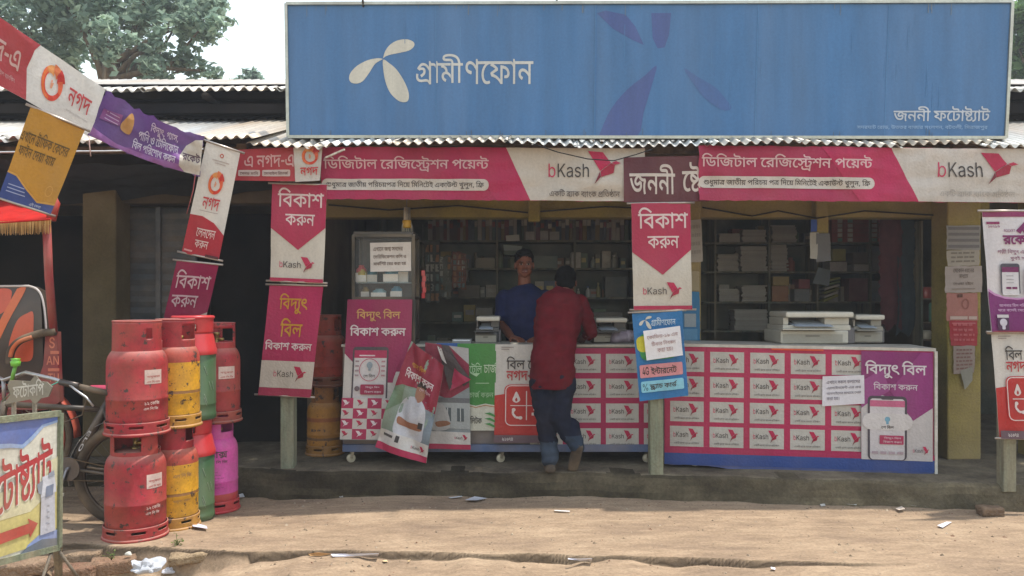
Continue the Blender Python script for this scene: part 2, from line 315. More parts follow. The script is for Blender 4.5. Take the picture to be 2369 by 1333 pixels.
# ------------------------------------------------------------- printed sheets and lettering
GLYPHS="""˶ȫȠȢȢȚȨȒȰȍȶȉȽȘɆȜȿȣȶȨȴȭȳȱȳȵȵȾȾɁɃɄɉɈɐɎɘɒɡɗɧɛɫɟɮɣɰɭɰɷɬʀɣʆɞʇɖʅɉɼɔɸɘɱɝɭɞɦɜɣəɠɔɝɐɚɊɖɃɑȻɍȵɊȯɆȪɂȦȾȣȺȡȴȠ|ɄɄɂɎɀɗȿɟȼɥȹɪȶɮȱɲȫɵȝɹȔɺȊɼȍʏțʊȤʈȬʆȲʄȾɾɂɻɅɷɋɭɍɧɏə|˸ʜ˸ʊʓʊʓȭʔȧʔȤʖȠʗȝʛȚʟșʥȘʲȚʸȝʽȠˇȨˋȮˏȳ˒ȹ˔ȿ˖ɋ˔ɔ˒ɗˏəˊɛˁɛʾɚʻɚʷəʴɫ˄ɮˉɮ˕ɬ˚ɪ˞ɨˢɤ˥ɟ˧ɚ˩ɓ˩Ɍ˨ɂ˦ȸˢȯ˝Ȧ˗ȞːȘˉȓ˃ȎʼȋʴȈʤȆʞȆʙȇʔȉʌȍʉȐʄȗʂțʁȠʀȧʀɔʁɝʀɢʀʊǾʊǾʜ|ˋʜˊʢˈʧˆʪ˂ʭʷʯʕʯʆʱʁʳɻʵɷʸɯˀɫˊɪːɪˠɫˤɽˣɽˠɼ˞ɼ˙ɽ˔ɽːʁˈʇ˄ʐ˂ʗˁʺˁˁˀˆʿːʻ˔ʸ˙ʱ˚ʭ˜ʨ˜ʢ˝ʜ
˔ȰɶȾɴɄɲɐɬɚɤɤɚɤɃɝɌɕɔɌɚɄɟȼɣȴɤȪɢȦɠȣɜȡɘȠɓȢɋȥɇȨɄȲȾȩȭȡȱșȷȓȽȏɄȌɋȌɛȎɡȑɧȕɫȚɯȟɲȤɴ|˖ʜ˖ʊɱʊɱȭɲȧɲȤɴȠɵȝɹȚɽșʃȘʐȚʖȝʛȠʥȨʩȮʭȳʰȹʲȿʴɋʲɔʰɗʭəʨɛʟɛʜɚʙɚʕəʒɫʢɮʧɮʳɬʸɪʼɨˀɤ˃ɟ˅ɚˇɓˇɌˆɂ˄ȸˀȯʻȦʵȞʮȘʧȓʡȎʚȋʒȈʂȆɼȆɷȇɲȉɪȍɧȐɢȗɠțɟȠɞȧɞɔɟɛɞɠɞʊǾʊǾʜ|ʩʜʨʢʦʧʤʪʠʭʕʯɳʯɤʱɟʳəʵɕʸɍˀɉˊɈːɈˠɉˤɛˣɛˠɚ˞ɚ˙ɛ˔ɛːɟˈɥ˄ɮ˂ɵˁʘˁʟˀʤʿʮʻʲʸʷʱʸʭʺʨʺʢʻʜ
ʍɄʚɓʙɠʕɪʏɱʇɶɽɷɱɵɣɯɗɪɒɥɎəɈɋɄɄɃȴɃȤɇȝɋȗɐȒɕȎɜȌɤȌɴȎɻȐʁȘʋȝʏȩʕȯʗȶʙȽʚ|ȾʊȷʉȱʇȧʁȤɽȡɸȟɳȞɭȟɦȢɠȧɛȭɗȵɔɅɔɋɕɑɘɖɚɛɞɟɢɢɧɤɲɣɹɠʀɜʄɖʈɎʊ|ȠʉȮʄɈɶɔɮɟɦɪɝɡɎɖɘɊɡȾɩȱɱȢɷȔɽ|ʐʜʐʊɥʊɅʎȬʋȦʋȠʊǾʊǾʜ|ɢʜɢʢɠʧɚʭɕʮɎʯȯʯȦʰȟʱȕʵȐʸȌʼȉˀȆ˅Ȅˊȃːȃ˝ȄˠȄˤȖˣȖ˔ȘˌȚˈȠ˄ȩ˂Ȱˁɑˁɞʿɣʽɧʻɫʸɮʵɲʭɴʢɴʜ|ɋǽȾǾȳȂȪȇȣȏȟȘȞȣȞȩȠȯȣȴȧȹȬȾȲɂȹɇɁɋɊɏɡɌɍɁɅȼȿȸȺȴȶȰȳȫȱȢȱȝȳșȷȓȻȒȿȐɅȏɓȏəȐɣȔɧȖɪșɭȞɮȣɮȦɬȪɩȬɥȰɱȾɷȺɼȶɿȲʁȮʂȩʂȞʀȗɼȑɷȋɰȇɩȂɠǿ
ʰɣȀɕȁɈȅȼȌȳȔȫȟȥȪȪȻȵȼȿȾɆɁɌɄɑɈɘɏɜəɞɤɞɶɜʁɚʅəʊǾʊǾʜɎʜɉʣɅʩɁʰȽʼȼ˂Ƚˉȿˏɂ˕ɇ˛Ɍˠɓ˥ɠ˗ɛ˓ɔˌɒˈɐʿɑʺɓʴɖʯɚʩɟʢɥʜʲʜʲʊɸʊʃɾʍɲʕɦʛəʟɋʠȼʠȱʝȦʙȝʔȔʍȍɻȃɯȁ|ɢȒɫȓɴȕɺȘʀȝʄȢʈȨʌȶʌɅʋɌʉɔʆɛʂɣɶɳɮɼɦʆɪʅɫʀɭɻɯɱɯɬɰɦɭɓɧɇɣɂɞȽɘȸɈȰȲȪȵȹȷȱȻȪȾȣɃȞɉȚɕȔ|ȴʌȮʈȩʄȤɿȡɺȟɴȞɮȟɨȡɣȤɞȧɛȬɘȱɖȽɔɊɔɛɗɥɝɜɌɖɉɌɅɂɃȽɃȴɄȫɆȣɈȝɌȗɑȒɗȎɝȌɥȌɴȎɻȑʁȕʇȚʌȟʏ|ȢʉȯʄȽɽɊɶɖɭɡɤɪɛɣɏɘɘɌɡȿɪȲɱȖɽ
ˤɮʋɮʁɸɿʂɼʋɸʓɴʚɮʠɨʤɠʧɘʨɐʨɋʦɆʥɂʟȺʛȷʖȵʐȴʀȴɽȵɾɆʋɆʐɇʓɉʕɍʖɑʕɘʑɞʌɣʄɨɺɬɮɮɮȐɜȐɗȘɑȟɃȭȻȳȩȽȞɁȓɃȉɛȻɴɅɸɎɻɘɾɠʁɛɷɛʋ|ɛɶɠɮəɫɑɩɊɥɁɢȱɚȪɗȢɓȜɏșɔȨɐȶɋɁɄɋȼɔȳɜȪɜȵɛȻ|ʥʜʥʊǾʊǾʜ|˧ʜ˧ʊˌʊˌǸʹǸʹȄʺȌʺȒʹȘʹʊʠʊʠʜ|ɈǹɄǺȼǾȸȁȯȊȫȏȦȖȶȠȺȘȾȓɁȐɆȍɌȌɔȌɜȐɟȑɣȔɨȖɯțɷȟɽȣʃȥʊȧʖȧʟȥʣȣʨȠʱșʻȏʺǹʴȀʯȅʫȊʦȍʢȐʞȒʘȔʒȕʎȕʉȔʄȒɼȎɸȋɴȉɯȅɥȀɠǾɜǼɘǻɓǹ
ˋɲɎɨɑɠɕəɛɓɤɎɭɑɮɐɨɎɣɋɞɉəɅɔɁɐȽɍȱɋȭɋȨɌȤɎȟɐțɓȓɛȎɡȉɨȘɱȝɪȡɥȤɢȩɟȮɞȴɟȹɢȼɥȾɪɀɰɂɷɃɿɄʊɕʊɖʄɚɸɝɳɟɮɢɪɦɦɮɠɲɞɸɝʃɝʋɡʏɩʏɵʍɻʊʁʇʆʂʋɾʐʒʔʔʑʚʋʜʇʞʂʠɾʢɴʢɮʡɤʞɜʘɖʑɑʈɎ|ˎʜˎʊǾʊǾʜ|ʈɘʈɑʒɏʜɌʥɉʭɅʵȿʻȹʿȳ˂ȫ˃Ȣ˂ȚˀȓʻȎʵȉʭȆʤȅʝȅʚȆʗȆʘȘʛȗʟȗʪșʭțʯȟʰȤʯȪʫȰʦȵʞȺʔȽʈɀʈǵɵǵɰǼɪȃɜȍɔȑɋȕɂȘȹȚȰțȦȲɐɄɬɎɺɑɵɈɵɖ|ɵɇɻɀɱȽɥȹɏȱɄȬȺȨȹȫɑȥɜȠɦȚɯȓɶȌɶȖɵț
˂ʁʑʁȀɮȀɧȇɟȍəȒɋȚȽȞȵȠȮȢȤȸȬȽȴɁȼɆɅɊɏɎɳɞɮɒɮʑ|ɮɒɳɋɥɅɝɂɖȿɏȻɈȸɂȵȼȱȶȮȴȲɊȬɔȨɞȣɧȝɯȖɯțɮȡ|ǾʊǾʜ˄ʜ˄ʊ|ȮʀȾɾɌɸɓɴɚɮɡɩɨɢɮɛɤɌəəɍɣɇɧɂɪȼɬȰɮȪɭȥɪȡɧȠɡȢɚȦɖȪɓȞɄșɈȔɍȐɒȎɗȌɝȌɨȎɮȐɳȔɷȘɺȝɼȣɾ|ʮȬʰȟʴȑʣȍʡȔʟȜʝȣʛȲʛȿʜɅʜɌʞɒʢɠʤɝʝɛʕɘʎɖʇɓɿɐɸɍɶɞɽɡʅɤʎɨʩɱʷɣʴɜʲɔʰɍʮȿ
ʷʹʜʹʊʟʊʟȵʌȵʌɛʍɔʆɝʂɠɽɣɴɥɰɥɭɤɩɢɦɞɤɚɤɊɔɉɒɒɎɚɉɠɃɥȼɨȴɩȩɧȥɤȢɡȠɘȡɒȣɍȧɉȫɆȱɃȸɀȲȮȫȰȤȳȞȷȔȿȐɅȎɋȌɒȌɠȎɥȔɯșɳȥɹȲɻȼɺɄɹɋɶɑɲɗɭɜɦɘɦɛɫɞɯɢɳɬɷɷɷɼɵʀɴʅɱʊɭʏɪʌɦʌʊǾʊǾʜ|ɈȲɕȰɚȭɠȪɨȢɬȨɯȪɴȬɿȬʄȫʈȩʌȦʑȣʖȟʌȣʌȼʟȼʟǵʌǵʌȢʔȌʌȔʈȗʅȚɽȜɸțɴȘɲȔɱȎɱȆɢȅɠȍɝȔɚșɕȝɏȠɃȠȾȝȻșȺȔȻȏȼȌȿȈɏȀɈǯȿǳȷǸȰǽȫȄȨȌȧȔȨȜȫȣȰȩȷȮȿȱ
ˊȷɴȾɳɄɱɐɫɚɣɤəɤɁɕɒɌɘɄɞȼɡȴɢȯɢȪɠȦɞȣɛȡɖȠɑȢɉȨɃȲȽȩȫșȵȓȻȏɂȌɊȌəȎɠȑɥȕɪȚɮȟɰȤɳȪɴ|ʐʜʐʊɴʊɴȬɡȬɡɖɢəɢɞɡɣɡʊǾʊǾʜ|ˌʜˌʊʲʊʲǵʟǵʟȈʠȒʟșʟʊʇʊʇʜ|ɴȰɼȮʊȨʐȣʗȞʝȗʣȑʨȉʢǸʝǿʒȌʆȖʀȚɴȞɭȟɨȞɤȜɢșɡȕɢȑɥȍɯȈɦǷɟǺəǾɔȃɐȈɎȏɍȕɎȝɑȤɖȩɝȭɤȰ
ʩʬʜʬʊʒʊʒɂɾɂɾʀʀʅɾʎɾʬʌʬʒʜ|ɡʝɧʜɬʚɲʗɷʓɻʏʃʅʆɿʄɥɿɰɹɺɲʁɫʇɣʊɛʋɏʉɋʆɈʂɆɼɅɶɆɰɉɪɍɥɔɢɜɟɧɞɦɋɛɌɒɎɊɒɄɖȿɛȻɡȸɧȶɯȶɿȸʆȻʌȿʒɃʖɉʙɎʛɔʝ|ȚʝȡʛȧʙȭʖȲʑȶʌȺʅȼɽȼɭȺɦȸɠȴɚȮɕȨɑȡɎȘɌȎɋȌɞțɠȠɢȤɤȨɧȪɪȬɰȭɵȭɻȪʁȧʅȢʈțʊȓʋȏʋȊʊȅʊȀʈǾʛȉʝ|ɊȾɓȽɛȻɣȸɪȴɱȯɷȪɾȣʄȜʊȔʆȀʀȈɴȖɮȜɨȡɡȦɛȩɔȫɍȬɆȫɁȩȾȥȾȜɁȘɄȖɎȒɅȀɀȂȶȈȯȏȫȗȩȠȫȬȱȴȶȸȺȺȿȼ|ʒɇʒȀɾȀɾȓɿȝɿȣɾȩɾɇ
ˉˋʜˋʊɽʊɽɈɼɄɽɀɽȀɪȀɤȊɝȓɕȜɌȤɂȫȷȱȬȶȟȺȓȽȉɕșɞȪɧȻɯɌɶɞɽɰʃɪɸɪʊǾʊǾʜ|ɪɶɯɰɕɦɇɠȺɚȠɌȪɊȳɆȽɂɇȽɑȶɚȰɡȨɨȟɮȖɫȖɫȜɪȢ|ʠȩʚȩʎȭʉȰʄȴɿȹɻȿɳɏɼɠɿɘʂɑʅɋʈɆʌɁʐȾʔȼʝȺʣȻʨȾʫɁʭɊʬɐʪɔʩɗʦɚʣɜʟɞʚɠʕɡʘɴʦɰʬɭʱɩʶɤʺɟʽəʿɒˀɋʿɁʼȹʷȲʱȭʩȪ|ȮǾȨȀȤȂȠȇȟȍȡȕȤȘȨțȮȜȴțȹȘȻȕȽȑȽȍȼȇȹȂȴȀ
ˎɴʝɺʛʄʕʈʏʌʈʚʘʩʜʳʒʷʌʻʅʽɾʽɭʻɥʳɗʭɑʟɇʖɂʎȾʆɑʐɕʙɚʠɟʦɥʩɭʪɶʪɼʨʂʥʅʢʉʞʌʪʑʒɳʂɲʀɺɾʀɻʅɷʈɳʊɮʋɩʋɦʉɢʇɠʄɞʀɞɶɠɱɨɫɯɩɷɨɶɕɭɖɦɘɟɛɚɟɖɣɓɨɑɮɏɵɏʃɑʉɓʎɖʓɚʗɟʚɣʜɩʝ|ȺʝȿʜɅʙɊʖɎʒɒʍɕʇɗɸɗɲɕɬɓɧɐɢɌɝɇəɁɗȹɕȱɔȯɨȸɨȿɪɆɱɈɵɈɿɆʃɃʆȿʉȳʋȯʋȣʈȡʛȫʝ|ʂȈɰȉɟȍɏȓɀțȲȧȥȵȚɇȏɜȇɴȚɺȡɥȪɓȳɃȽȷɉȬɕȥɣȟɲȜʁțʍȜʘȞʠȢʧȧʪȮʬȶʫȽʩɃʥɈʡɌʛɐʕɒʩɛʰɖʶɑʺɋʽɄʿȽˀȵʿȬʽȤʸȝʳȗʬȒʣȎʙȋʎȉ
ʶʸʜʸʊʞʊʞȀʋȀʋɪʐɚʊɢʅɪɻɶɶɻɬʃɧʆɣʈɞʊəʋɔʋɋʊɄʈȾʄȴɺȰɴȬɲȯɴȷɸɂɺɈɺɕɸɟɲɥɪɧɥɨɡɨɜɧɓɤɊɟɂɗȻɎȴɂȬȵȾȽɂɅɇɋɋɐɏɓɕɔɛɓɠɐɤɍɧɉɨȽɨȴɦȬɢȗɲȜɻȨʉȮʏȴʔȻʘɂʛɊʝɚʝɨʙɯʖɽʌʃʆʊɾʐɶʌɹʌɽʋʄʋʬʘʬʞʜ|ʞǵʌǵʉǼʅȁʁȅɼȈɶȊɰȋɪȋɥȊɠȊɖȈɑȈɋȇɅȇȿȆȺȇȴȇȮȈȢȌȘȒȔȗȐȝȎȣȌȬȌȿȎɈȡɅȟȾȟȮȣȤȪȝȮțȹșɀȘɅșɊșɏȚɔȚɝȜɢȜɧȝɭȝɲȜɸȜɼȚʁȘʆȔʋȏʋȑʞȑ
ʳɼʄʆʂʉʁʍɿʐɽʖɷʘɳʚɮʛɨʛȀʈȀʆȇʃȌʀȐɼȓɶȕɰȖɫȖɦȕɡȕɗȓɒȓɌȒȴȒȮȓȨȕȣȗȝȚȘȞȔȢȐȨȎȯȌȸȌɍȎɘȡɕȠɑȠɍȟɈȟɂȡȳȤȮȨȪȰȦȺȤɅȤɊȥɏȥəȧɝȧɢȨɲȨɷȧɼȥʀȣʄȟʈȚʈɠʇɥʇɩʃɯɺɲɱɲɬɱɠɫɜɨəɥɗɢɔɟɒɚɒɑɔɎɘɌɞɋɢɋɤɌɪɌɫȺɨȺɥȹɠȹɚȸɓȹɍȻɆȿɂɄȿɋȾɓȾəɀɞɂɤɅɪɊɯɎɴɠʀɮʄ|ʵʜʵʊǾʊǾʜ
˛˞ʜ˞ʊȰʊȫʍȲʋȾʇɐɾɞɳɟɥɗɡɇɚȿɖȸɒȰɎȰɒȹɐɋɊɓɅɜɁɤȼɫȶɳȰɺȪɹȮɹʀɼʀʗɽʧɹʯɶʶɲʽɭ˂ɨˆɣˌəˎɔːɈˎȽˌȸˊȴ˂ȬʼȪʵȨʢȨʟȩʠȺʩȺʰȻʵȼʹȿʻɄʼɊʻɒʶɚʯɠʦɦʚɪʌɬʌȕɺȒɲȚɣȧɛȭɉȷȿȻȴȿȨɂȟɘȩɞȱɢȶɥȾɩɃɬɉɮȻɶȴɹȜɿȤʐȤʊǾʊǾʜ|ʌǵɺǵɷǼɴȁɰȆɫȉɞȋɘȋɒȊɎȉɊȉɀȇȲȇȬȈȧȈȢȊȞȌșȏȕȒȏȚȍȠȌȦȌȷȎȾȡȼȠȹȠȵȟȲȟȮȠȧȢȡȦȝȫțȱșȾșɔȝɠȝɧțɬșɱȖɵȒɺȎɺȤʌȬ
ʦʨʜʨʊʎʊʎȔɻȔɴȜɬȤɜȰɒȶɉȺȵɂȪɄȠɜȫɢȵɧɀɬɊɰɕɵɟɹɵʁʀʄɻɺɻʊǾʊǾʜ|ɻɸʀɰɴɭɧɨɛɤɏɞɃəȷɓɀɑɉɎɒɊɚɆɣɁɫȻɳȴɺȭʀȥɼȥɼȫɻȱ|ʎǵɻǵɹǼɶȁɲȆɭȉɠȋəȋɎȉɊȉɁȇȲȇȭȈȨȈȞȌȖȒȒȖȏȚȍȠȌȦȌȷȎȾȡȼȠȹȠȵȟȲȟȮȠȧȢȡȦȝȫțȱșȾșɕȝɢȝɨțɭșɷȓɻȎɻȥʎȬ
ʽʿʜʿʊʥʊʥȀʒȀʒɣʗɓʑɜʊɥʄɭɺɹɯʂɥʈɠʊɚʋɎʋɂʇȽʅȳɽȯɹȫɴȧɰȭɳȱɴȵɴȾɳɅɱɋɬɎɧɑɠɑɔɐɐɌɒɞɤɽʁʉɴɂȱȴȾɈɒȿɇȸɂȺɄȼɇȾɋɀɐɀɛȽɠȸɣȲɤȦɡȢɟȏɱȝʁȤʈȫʎȲʓȺʘɂʛɊʝɛʝɤʛɬʘɳʔɺʏʈʁʐɸʘɮʓɰʒɶʒʬʟʬʥʜ|ʥǵʒǵʐǺʌȂʉȄʆȇɽȊɷȋɮȋɞȉɕȇɌȇɃȆȽȇȷȇȰȈȤȌȞȏșȒȔȗȐȝȎȣȌȬȋȵȋȹȌȾȌɃȎɈȡɅȟȾȟȮȣȤȦȡȫȝȰțɃȘɋșɓșɚțɪȝɲȝʄȚʎȔʒȏʒȦʥȦ
ʪʬʜʬʊɉʊɉɇɊɀɋȻɌȸɏȵɓȴɞȴɤȵɩȷɮȺɶɀɺɄʀɌʂɐʄɘʃɝʀɡɼɣɵɤɮɤɫɣɨɣɦɴɯɶʁɶʉɳʏɰʓɪʖɣʗɚʖɓʔɋʐɄʆȶɿȱɺȬɳȩɭȦɦȤɗȢɒȢɉȤɅȦȿȪȽȭȺȰȷȸȶȿȶʊǾʊǾʜ|ɿʜɾʢɼʧɺʪɶʭɫʯɉʯȺʱȵʳȯʵȫʸȣˀȟˊȞːȞˠȟˤȱˣȱˠȰ˞Ȱ˙ȱ˔ȱːȵˈȻ˄Ʉ˂ɋˁɮˁɵˀɺʿʄʻʈʸʍʱʎʭʐʨʐʢʑʜ|ʑǵɾǵɺǺɳȁɮȃɩȄɢȅɜȄɕȄɌȂɇȂɂȁȽȁȸȀȳȁȮȁȨȃȣȄȞȇȚȊȒȒȐȘȍȞȌȥȌȹȍȿȎɂȡɀȠȼȠȷȟȲȟȧȠȡȢȝȨȗȫȕȹȒɐȖɖȖɝȗɰȔɺȎɾȉɾȭɿȳɿȼʑɍ
˨˫ʜ˫ʊǾʊǾʜ|ɼʄʆʂʉʁʍɿʐɽʖɷʘɳʚɮʛɨʛɔʚɑʛɌʛȀʈȀʆȇʃȌʀȐɼȓɶȕɰȖɫȖɦȕɡȕɗȓɒȓɌȒȴȒȮȓȨȕȣȗȝȚȘȞȔȢȐȨȎȯȌȸȌɍȎɘȡɕȠɑȠɍȟɈȟɂȡȳȤȮȨȪȰȦȺȤɅȤɊȥɏȥəȧɝȧɢȨɲȨɷȧɼȥʀȣʄȟʈȚʈɠʇɥʇɩʃɯɺɲɱɲɬɱɠɫɜɨəɥɗɢɔɟɒɚɒɑɔɎɘɌɞɋɢɋɤɌɪɌɫȺɨȺɥȹɠȹɚȸɓȹɍȻɆȿɂɄȿɋȾɓȾəɀɞɂɤɅɪɊɯɎɴɠʀɮʄ|ʾɪˇɩˏɦ˖ɢ˛ɛ˞ɔˠɋ˞Ɂ˚ȷ˖Ȳˑȭˊȩ˂ȥʸȢʲȴʺȶˁȹˆȼˊɀˌɄˍɉˋɓˈɖ˂ɘʼəʶɘʰɖʫɒʥɌʠɅʛȼʐɆʗɑʞɚʥɡʭɦʵɩ
ȀǨǆǖǆǐǒǌǖǇǙǁǛƯǛƩǚƤǚƙǘƓǘƌǗſǗŮǚŨǜŞǢŚǦŗǫŔǱŒȀŒȄœȈœȋŔȎŧȌŧȉŦȆŦǺŧǶŪǲŭǯŵǫſǩƊǩƐǪƕǪƟǬƤǬƪǭƼǭǂǬǈǪǍǨǕǠǕȞǨȮ
ɀɂʜɂʊȱʊɀʏȴʅȭɼȫɷȩɳȨɮȨɗȪɑȬɅȮȾȯȸȰȰȰȤȮȘȬȓȪȍȦȉȢȄȝȀȗǼȐǹǾǳǸȄȂȇȊȊȐȎȘȖȚȚȜȥȜȱȘɊȖɐȔɜȔɨȗɸșɼȜʁȧʏȫʊǾʊǾʜ
ȀǀʱȒ˥Ȝ˗ǌʡ
ংɮȟɎȩɈȽȸɆȯɎȥɖȜɞȒɪǾɚǶɓȀɅȒȷȢȯȪȧȱȝȸȒȾ|ȔʀȖʆȘʋȜʐȠʔȪʚȷʜɃʚɉʗɎʔɒʐɘʆɚɺɘɭɒɣɎɟɉɜɃəȷɗȪəȠɟȘɧȔɳ|ȥɴȧɰȪɬȲɨȼɨɄɬɇɰɈɴɉɺɇʃɄʇȼʋȲʋȮʉȪʆȧʃȥɾ
অ˟ˢʜˢʊˈʊˈȀʴȀʯȉʩȒʢȚʛȡʋȭʒȾʘȹʟȴʱȢʵțʵȢʴȦʴʊǾʊǾʜ|ɞȗɓȘɈȚȾȟȳȥȪȮȠȺȘɈȏɚȇɮȚɴȠɤȦɖȬɊȳɀȻȸɂȲɋȭɔȫɞȪɧȪɯȬɵȮɺȱɾȵʁȺʃȿʄɅʄɔʁɜɽɢɷɧɰɫɩɬɠɪɜɨɚɥɘɝɘɛəɘəɕɚɓɇɏɄɝɄɧɆɬɉɰɍɴɑɷɖɺɜɼɡɽɧɽɱɼɹɺʁɶʇɱʍɫʒɤʕɜʗɓʘɊʗɁʕȸʑȰʌȩʆȣɾȞɵȚɪȘ|ɖɴɕɹɒɾɏʂɊʆɄʉȽʋɃʖɎʓɗʏɞʋɢʇɦʂɩɼɪɵ
আ̢ˠʜˠʊˈʊˈȀʴȀʯȉʩȒʢȚʛȡʋȭʒȾʘȹʟȴʱȢʵțʵȢʴȦʴʊǾʊǾʜ|ɞȗɓȘɈȚȾȟȳȥȪȮȠȺȘɈȏɚȇɮȚɴȠɤȦɖȬɊȳɀȻȸɂȲɋȭɔȫɞȪɧȪɯȬɵȮɺȱɾȵʁȺʃȿʄɅʄɔʁɜɽɢɷɧɰɫɩɬɠɪɜɨɚɥɘɝɘɛəɘəɕɚɓɇɏɄɝɄɧɆɬɉɰɍɴɑɷɖɺɜɼɡɽɧɽɱɼɹɺʁɶʇɱʍɫʒɤʕɜʗɓʘɊʗɁʕȸʑȰʌȩʆȣɾȞɵȚɪȘ|ɖɴɕɹɒɾɏʂɊʆɄʉȽʋɃʖɎʓɗʏɞʋɢʇɦʂɩɼɪɵ|̤ʜ̤ʊ̊ʊ̊Ȁ˶Ȁ˶ɸ˴ɾ˰ʂ˭ʆ˩ʈˠʊ˞ʊ˞ʜˠʜ˩ʚ˭ʘ˱ʕ˵ʑ˷ʎ˷ʖ˶ʙ˶ʬ̄ʬ̊ʜ
ইʄɚʜəʢɗʧɕʪɑʭɆʯȩʯȚʱȕʳȏʵȋʸȃˀǿˊǾːǾˡǿˤȑˣȑˠȐ˞Ȑ˙ȑ˔ȑːȕˈț˄Ȥ˂ȫˁɈˁɐˀɕʿɟʻɥʵɩʭɬʜ|ȼɽɉɼɔɺɤɲɪɬɮɦɱɟɳɘɴɑɲɅɮȺɦȱɛȪɌȥȻȣȾȦɅȤɍȠɕȝɞșɮȏɷȊʇǾɼǰɨǾɟȄɗȉɎȎɆȓȽȗȴȚȫȞȢȡȗȤȌȦȏȸȕȶȠȴȦȴȭȳȿȳɈȵɏȷɕȺəȾɜɂɟɇɠɋɠɐɟɘɜɟɖɤɏɨɇɫȾɬȸɫȳɫȯɪȫɨȧɥȥɜȦɘȦɔȔɑȒəȒɦȔɫȗɰțɴȠɷȦɺȭɻȴɽ|ȬɴȨɾȠʆșʉȒʋȘʖȤʓȬʏȳʋȸʇȼʂȾɼɀɵ|ʇʜʇʊǾʊǾʜ
উʲɿʜɽʧɺʪɶʭɫʯȾʯȯʱȩʳȤʵȠʸȘˀȔˊȒ˗Ȓ˚ȓ˝ȓˡȔˤȦˣȦˠȥ˞ȥ˔ȦːȪˈȬˆȰ˄ȿˁɮˁɻʿʀʽʄʻʈʸʋʵʍʱʎʭʐʨʑʢʑʜ|ʴʜʴʊəʊəɝɛɒɞɐɢɏɧɐɬɒɰɔɳɘɻɠʀɦʄɬʓɮʘɧʜɞʠɖʤɆʤȽʣȳʡȪʝȡʘșʑȓʉȍɿȉɴȇɨȆɞȇɓȉɊȌɀȐȷȗȯȞȨȨȠȳșɀȓɏȍɡȇɴȚɹȠɤȧɑȮɁȶȵȾȪɇȣɑȝɜȚɧșɳȚɾȝʆȣʌȪʐȳʑȽʑɄʐɊʎɐʌɕʆɝʑɢʌɚʇɓʂɍɽɈɷɄɭȾɢȼɘȾɓɀɏɃɍɆɊɉɈɍɇɒɆəɆʊǾʊǾʜ
এʾʀʝʆʝʑʛʙʗʜʔʟʒʤʋʦʆʦʁʧɺʧȀʔȀʒȅʑȉʎȌʌȏʈȒʅȓʁȕɽȕɸȖɲȖɭȕɨȕɝȓɗȓɒȒȸȒȲȓȫȕȥȗȟȚȕȤȑȪȎȲȌȻȌɒȎɘȎɞȢɜȟɍȟȿȠȹȢȴȥȰȫȪȳȦȷȥȾȤɍȤɫȨɺȨʀȧʆȥʋȣʐȟʔȚʔɴʓɼʑʅʎʈʋʊʆʋɻʋɯʇɥʁɝɹɚɴɗɰɕɫɓɢɔɠɔɝɖɚɘɘɜɗɢɖɧɖɪɗɬɗɮɆɨɄɖɄɏɇɉɋɄɑɀəɀɩɂɰɅɶɈɽɍʄɓʊəʏɠʔɧʘɯʛ
ওʸɿʝʋʜʕʙʝʔʣʌʧʃʨɹʧɱʥɪʢɣʝɝʑɓʉɎʁɊɸɆɰɘɻɜʃɡʊɥʐɫʓɱʔɸʓɾʑʃʎʇʋʉʅʋɿʌɴʊɮʈɤʄɜɾəɺɖɷɔɲɓɮɓɪɕɧɘɥɛɤɠɣɛɐɋɖɆɚɂɟɀɥȿɬȿɱɁɷɄɽɈʂɌʈɒʍɘʑɟʕɧʙɮʛɷʝ|ʪȸʩȫʣȠʛȗʐȐʁȌɱȊɦȋɛȍɐȑɆȖȼȜȳȥȪȯȢȻȚɉȓɘȍɫȇɿȚʄȡɮȨɚȰɊȹȼɂȱɍȨɘȢɤȟɲȞɼȞʄȠʌȤʑȩʕȰʖȹʕȿʓɅʐɊʋɎɿɔʓɝʚəʠɔʤɎʨɇʪɀ
কˊˌʜˌʊɻʊɻȀɨȀɢȊɔȜɋȤɀȫȶȲȫȷȟȻȓȽȉɕșɞȪɦȺɮɊɵɜɻɭʁɨɷɨʊǾʊǾʜ|ɨɵɭɮɤɫɜɨȸɘȠɌȪɊȴɆȽɂɇȼɐȶəȯɠȧɦȟɫȖɩȖɩȜɨȢ|ʾɈʾɃʽȽʻȸʵȰʰȬʫȪʤȨʑȨʎȩʏȻʓȺʘȺʟȻʤȼʧȿʪɄʫɊʩɒʥɚʞɡʔɦʇɫɸɮɸʀʅɾʑɻʜɷʥɱʮɪʵɣʺɛʽɒ
খʮʰʜʰʊʖʊʖȀʃȀɾȇɳȔɭȚɦȠɟȥɏȯɇȳȾȶȪȼȤɓȰɊȾɇɋɃɗȾɡȸɪȲɲȬɿȟʄȘʃȞʃʬʐʬʖʜ|ɰɬɭɤɩɝɣɗɛɑɓɍɊɉȴɅȨɇȤɓȰɔȻɖɅəɌɜɓɠɘɤɛɩɝɯɞɴɜɾɚʂɗʇɔʋɏʏɝʜɢʗɧʑɫʋɮʄɰɽ|ȤɬȜɯȕɳȐɹȍʁȌʉȎʔȐʙȒʝȥʘȣʕȠʊȡʄȤʀȨɾȮɽȸɿȼʁɀʄɃʇɇʌɋʒɏʙɝʜɝʐɚʉɖʂɇɳɁɰȵɬ
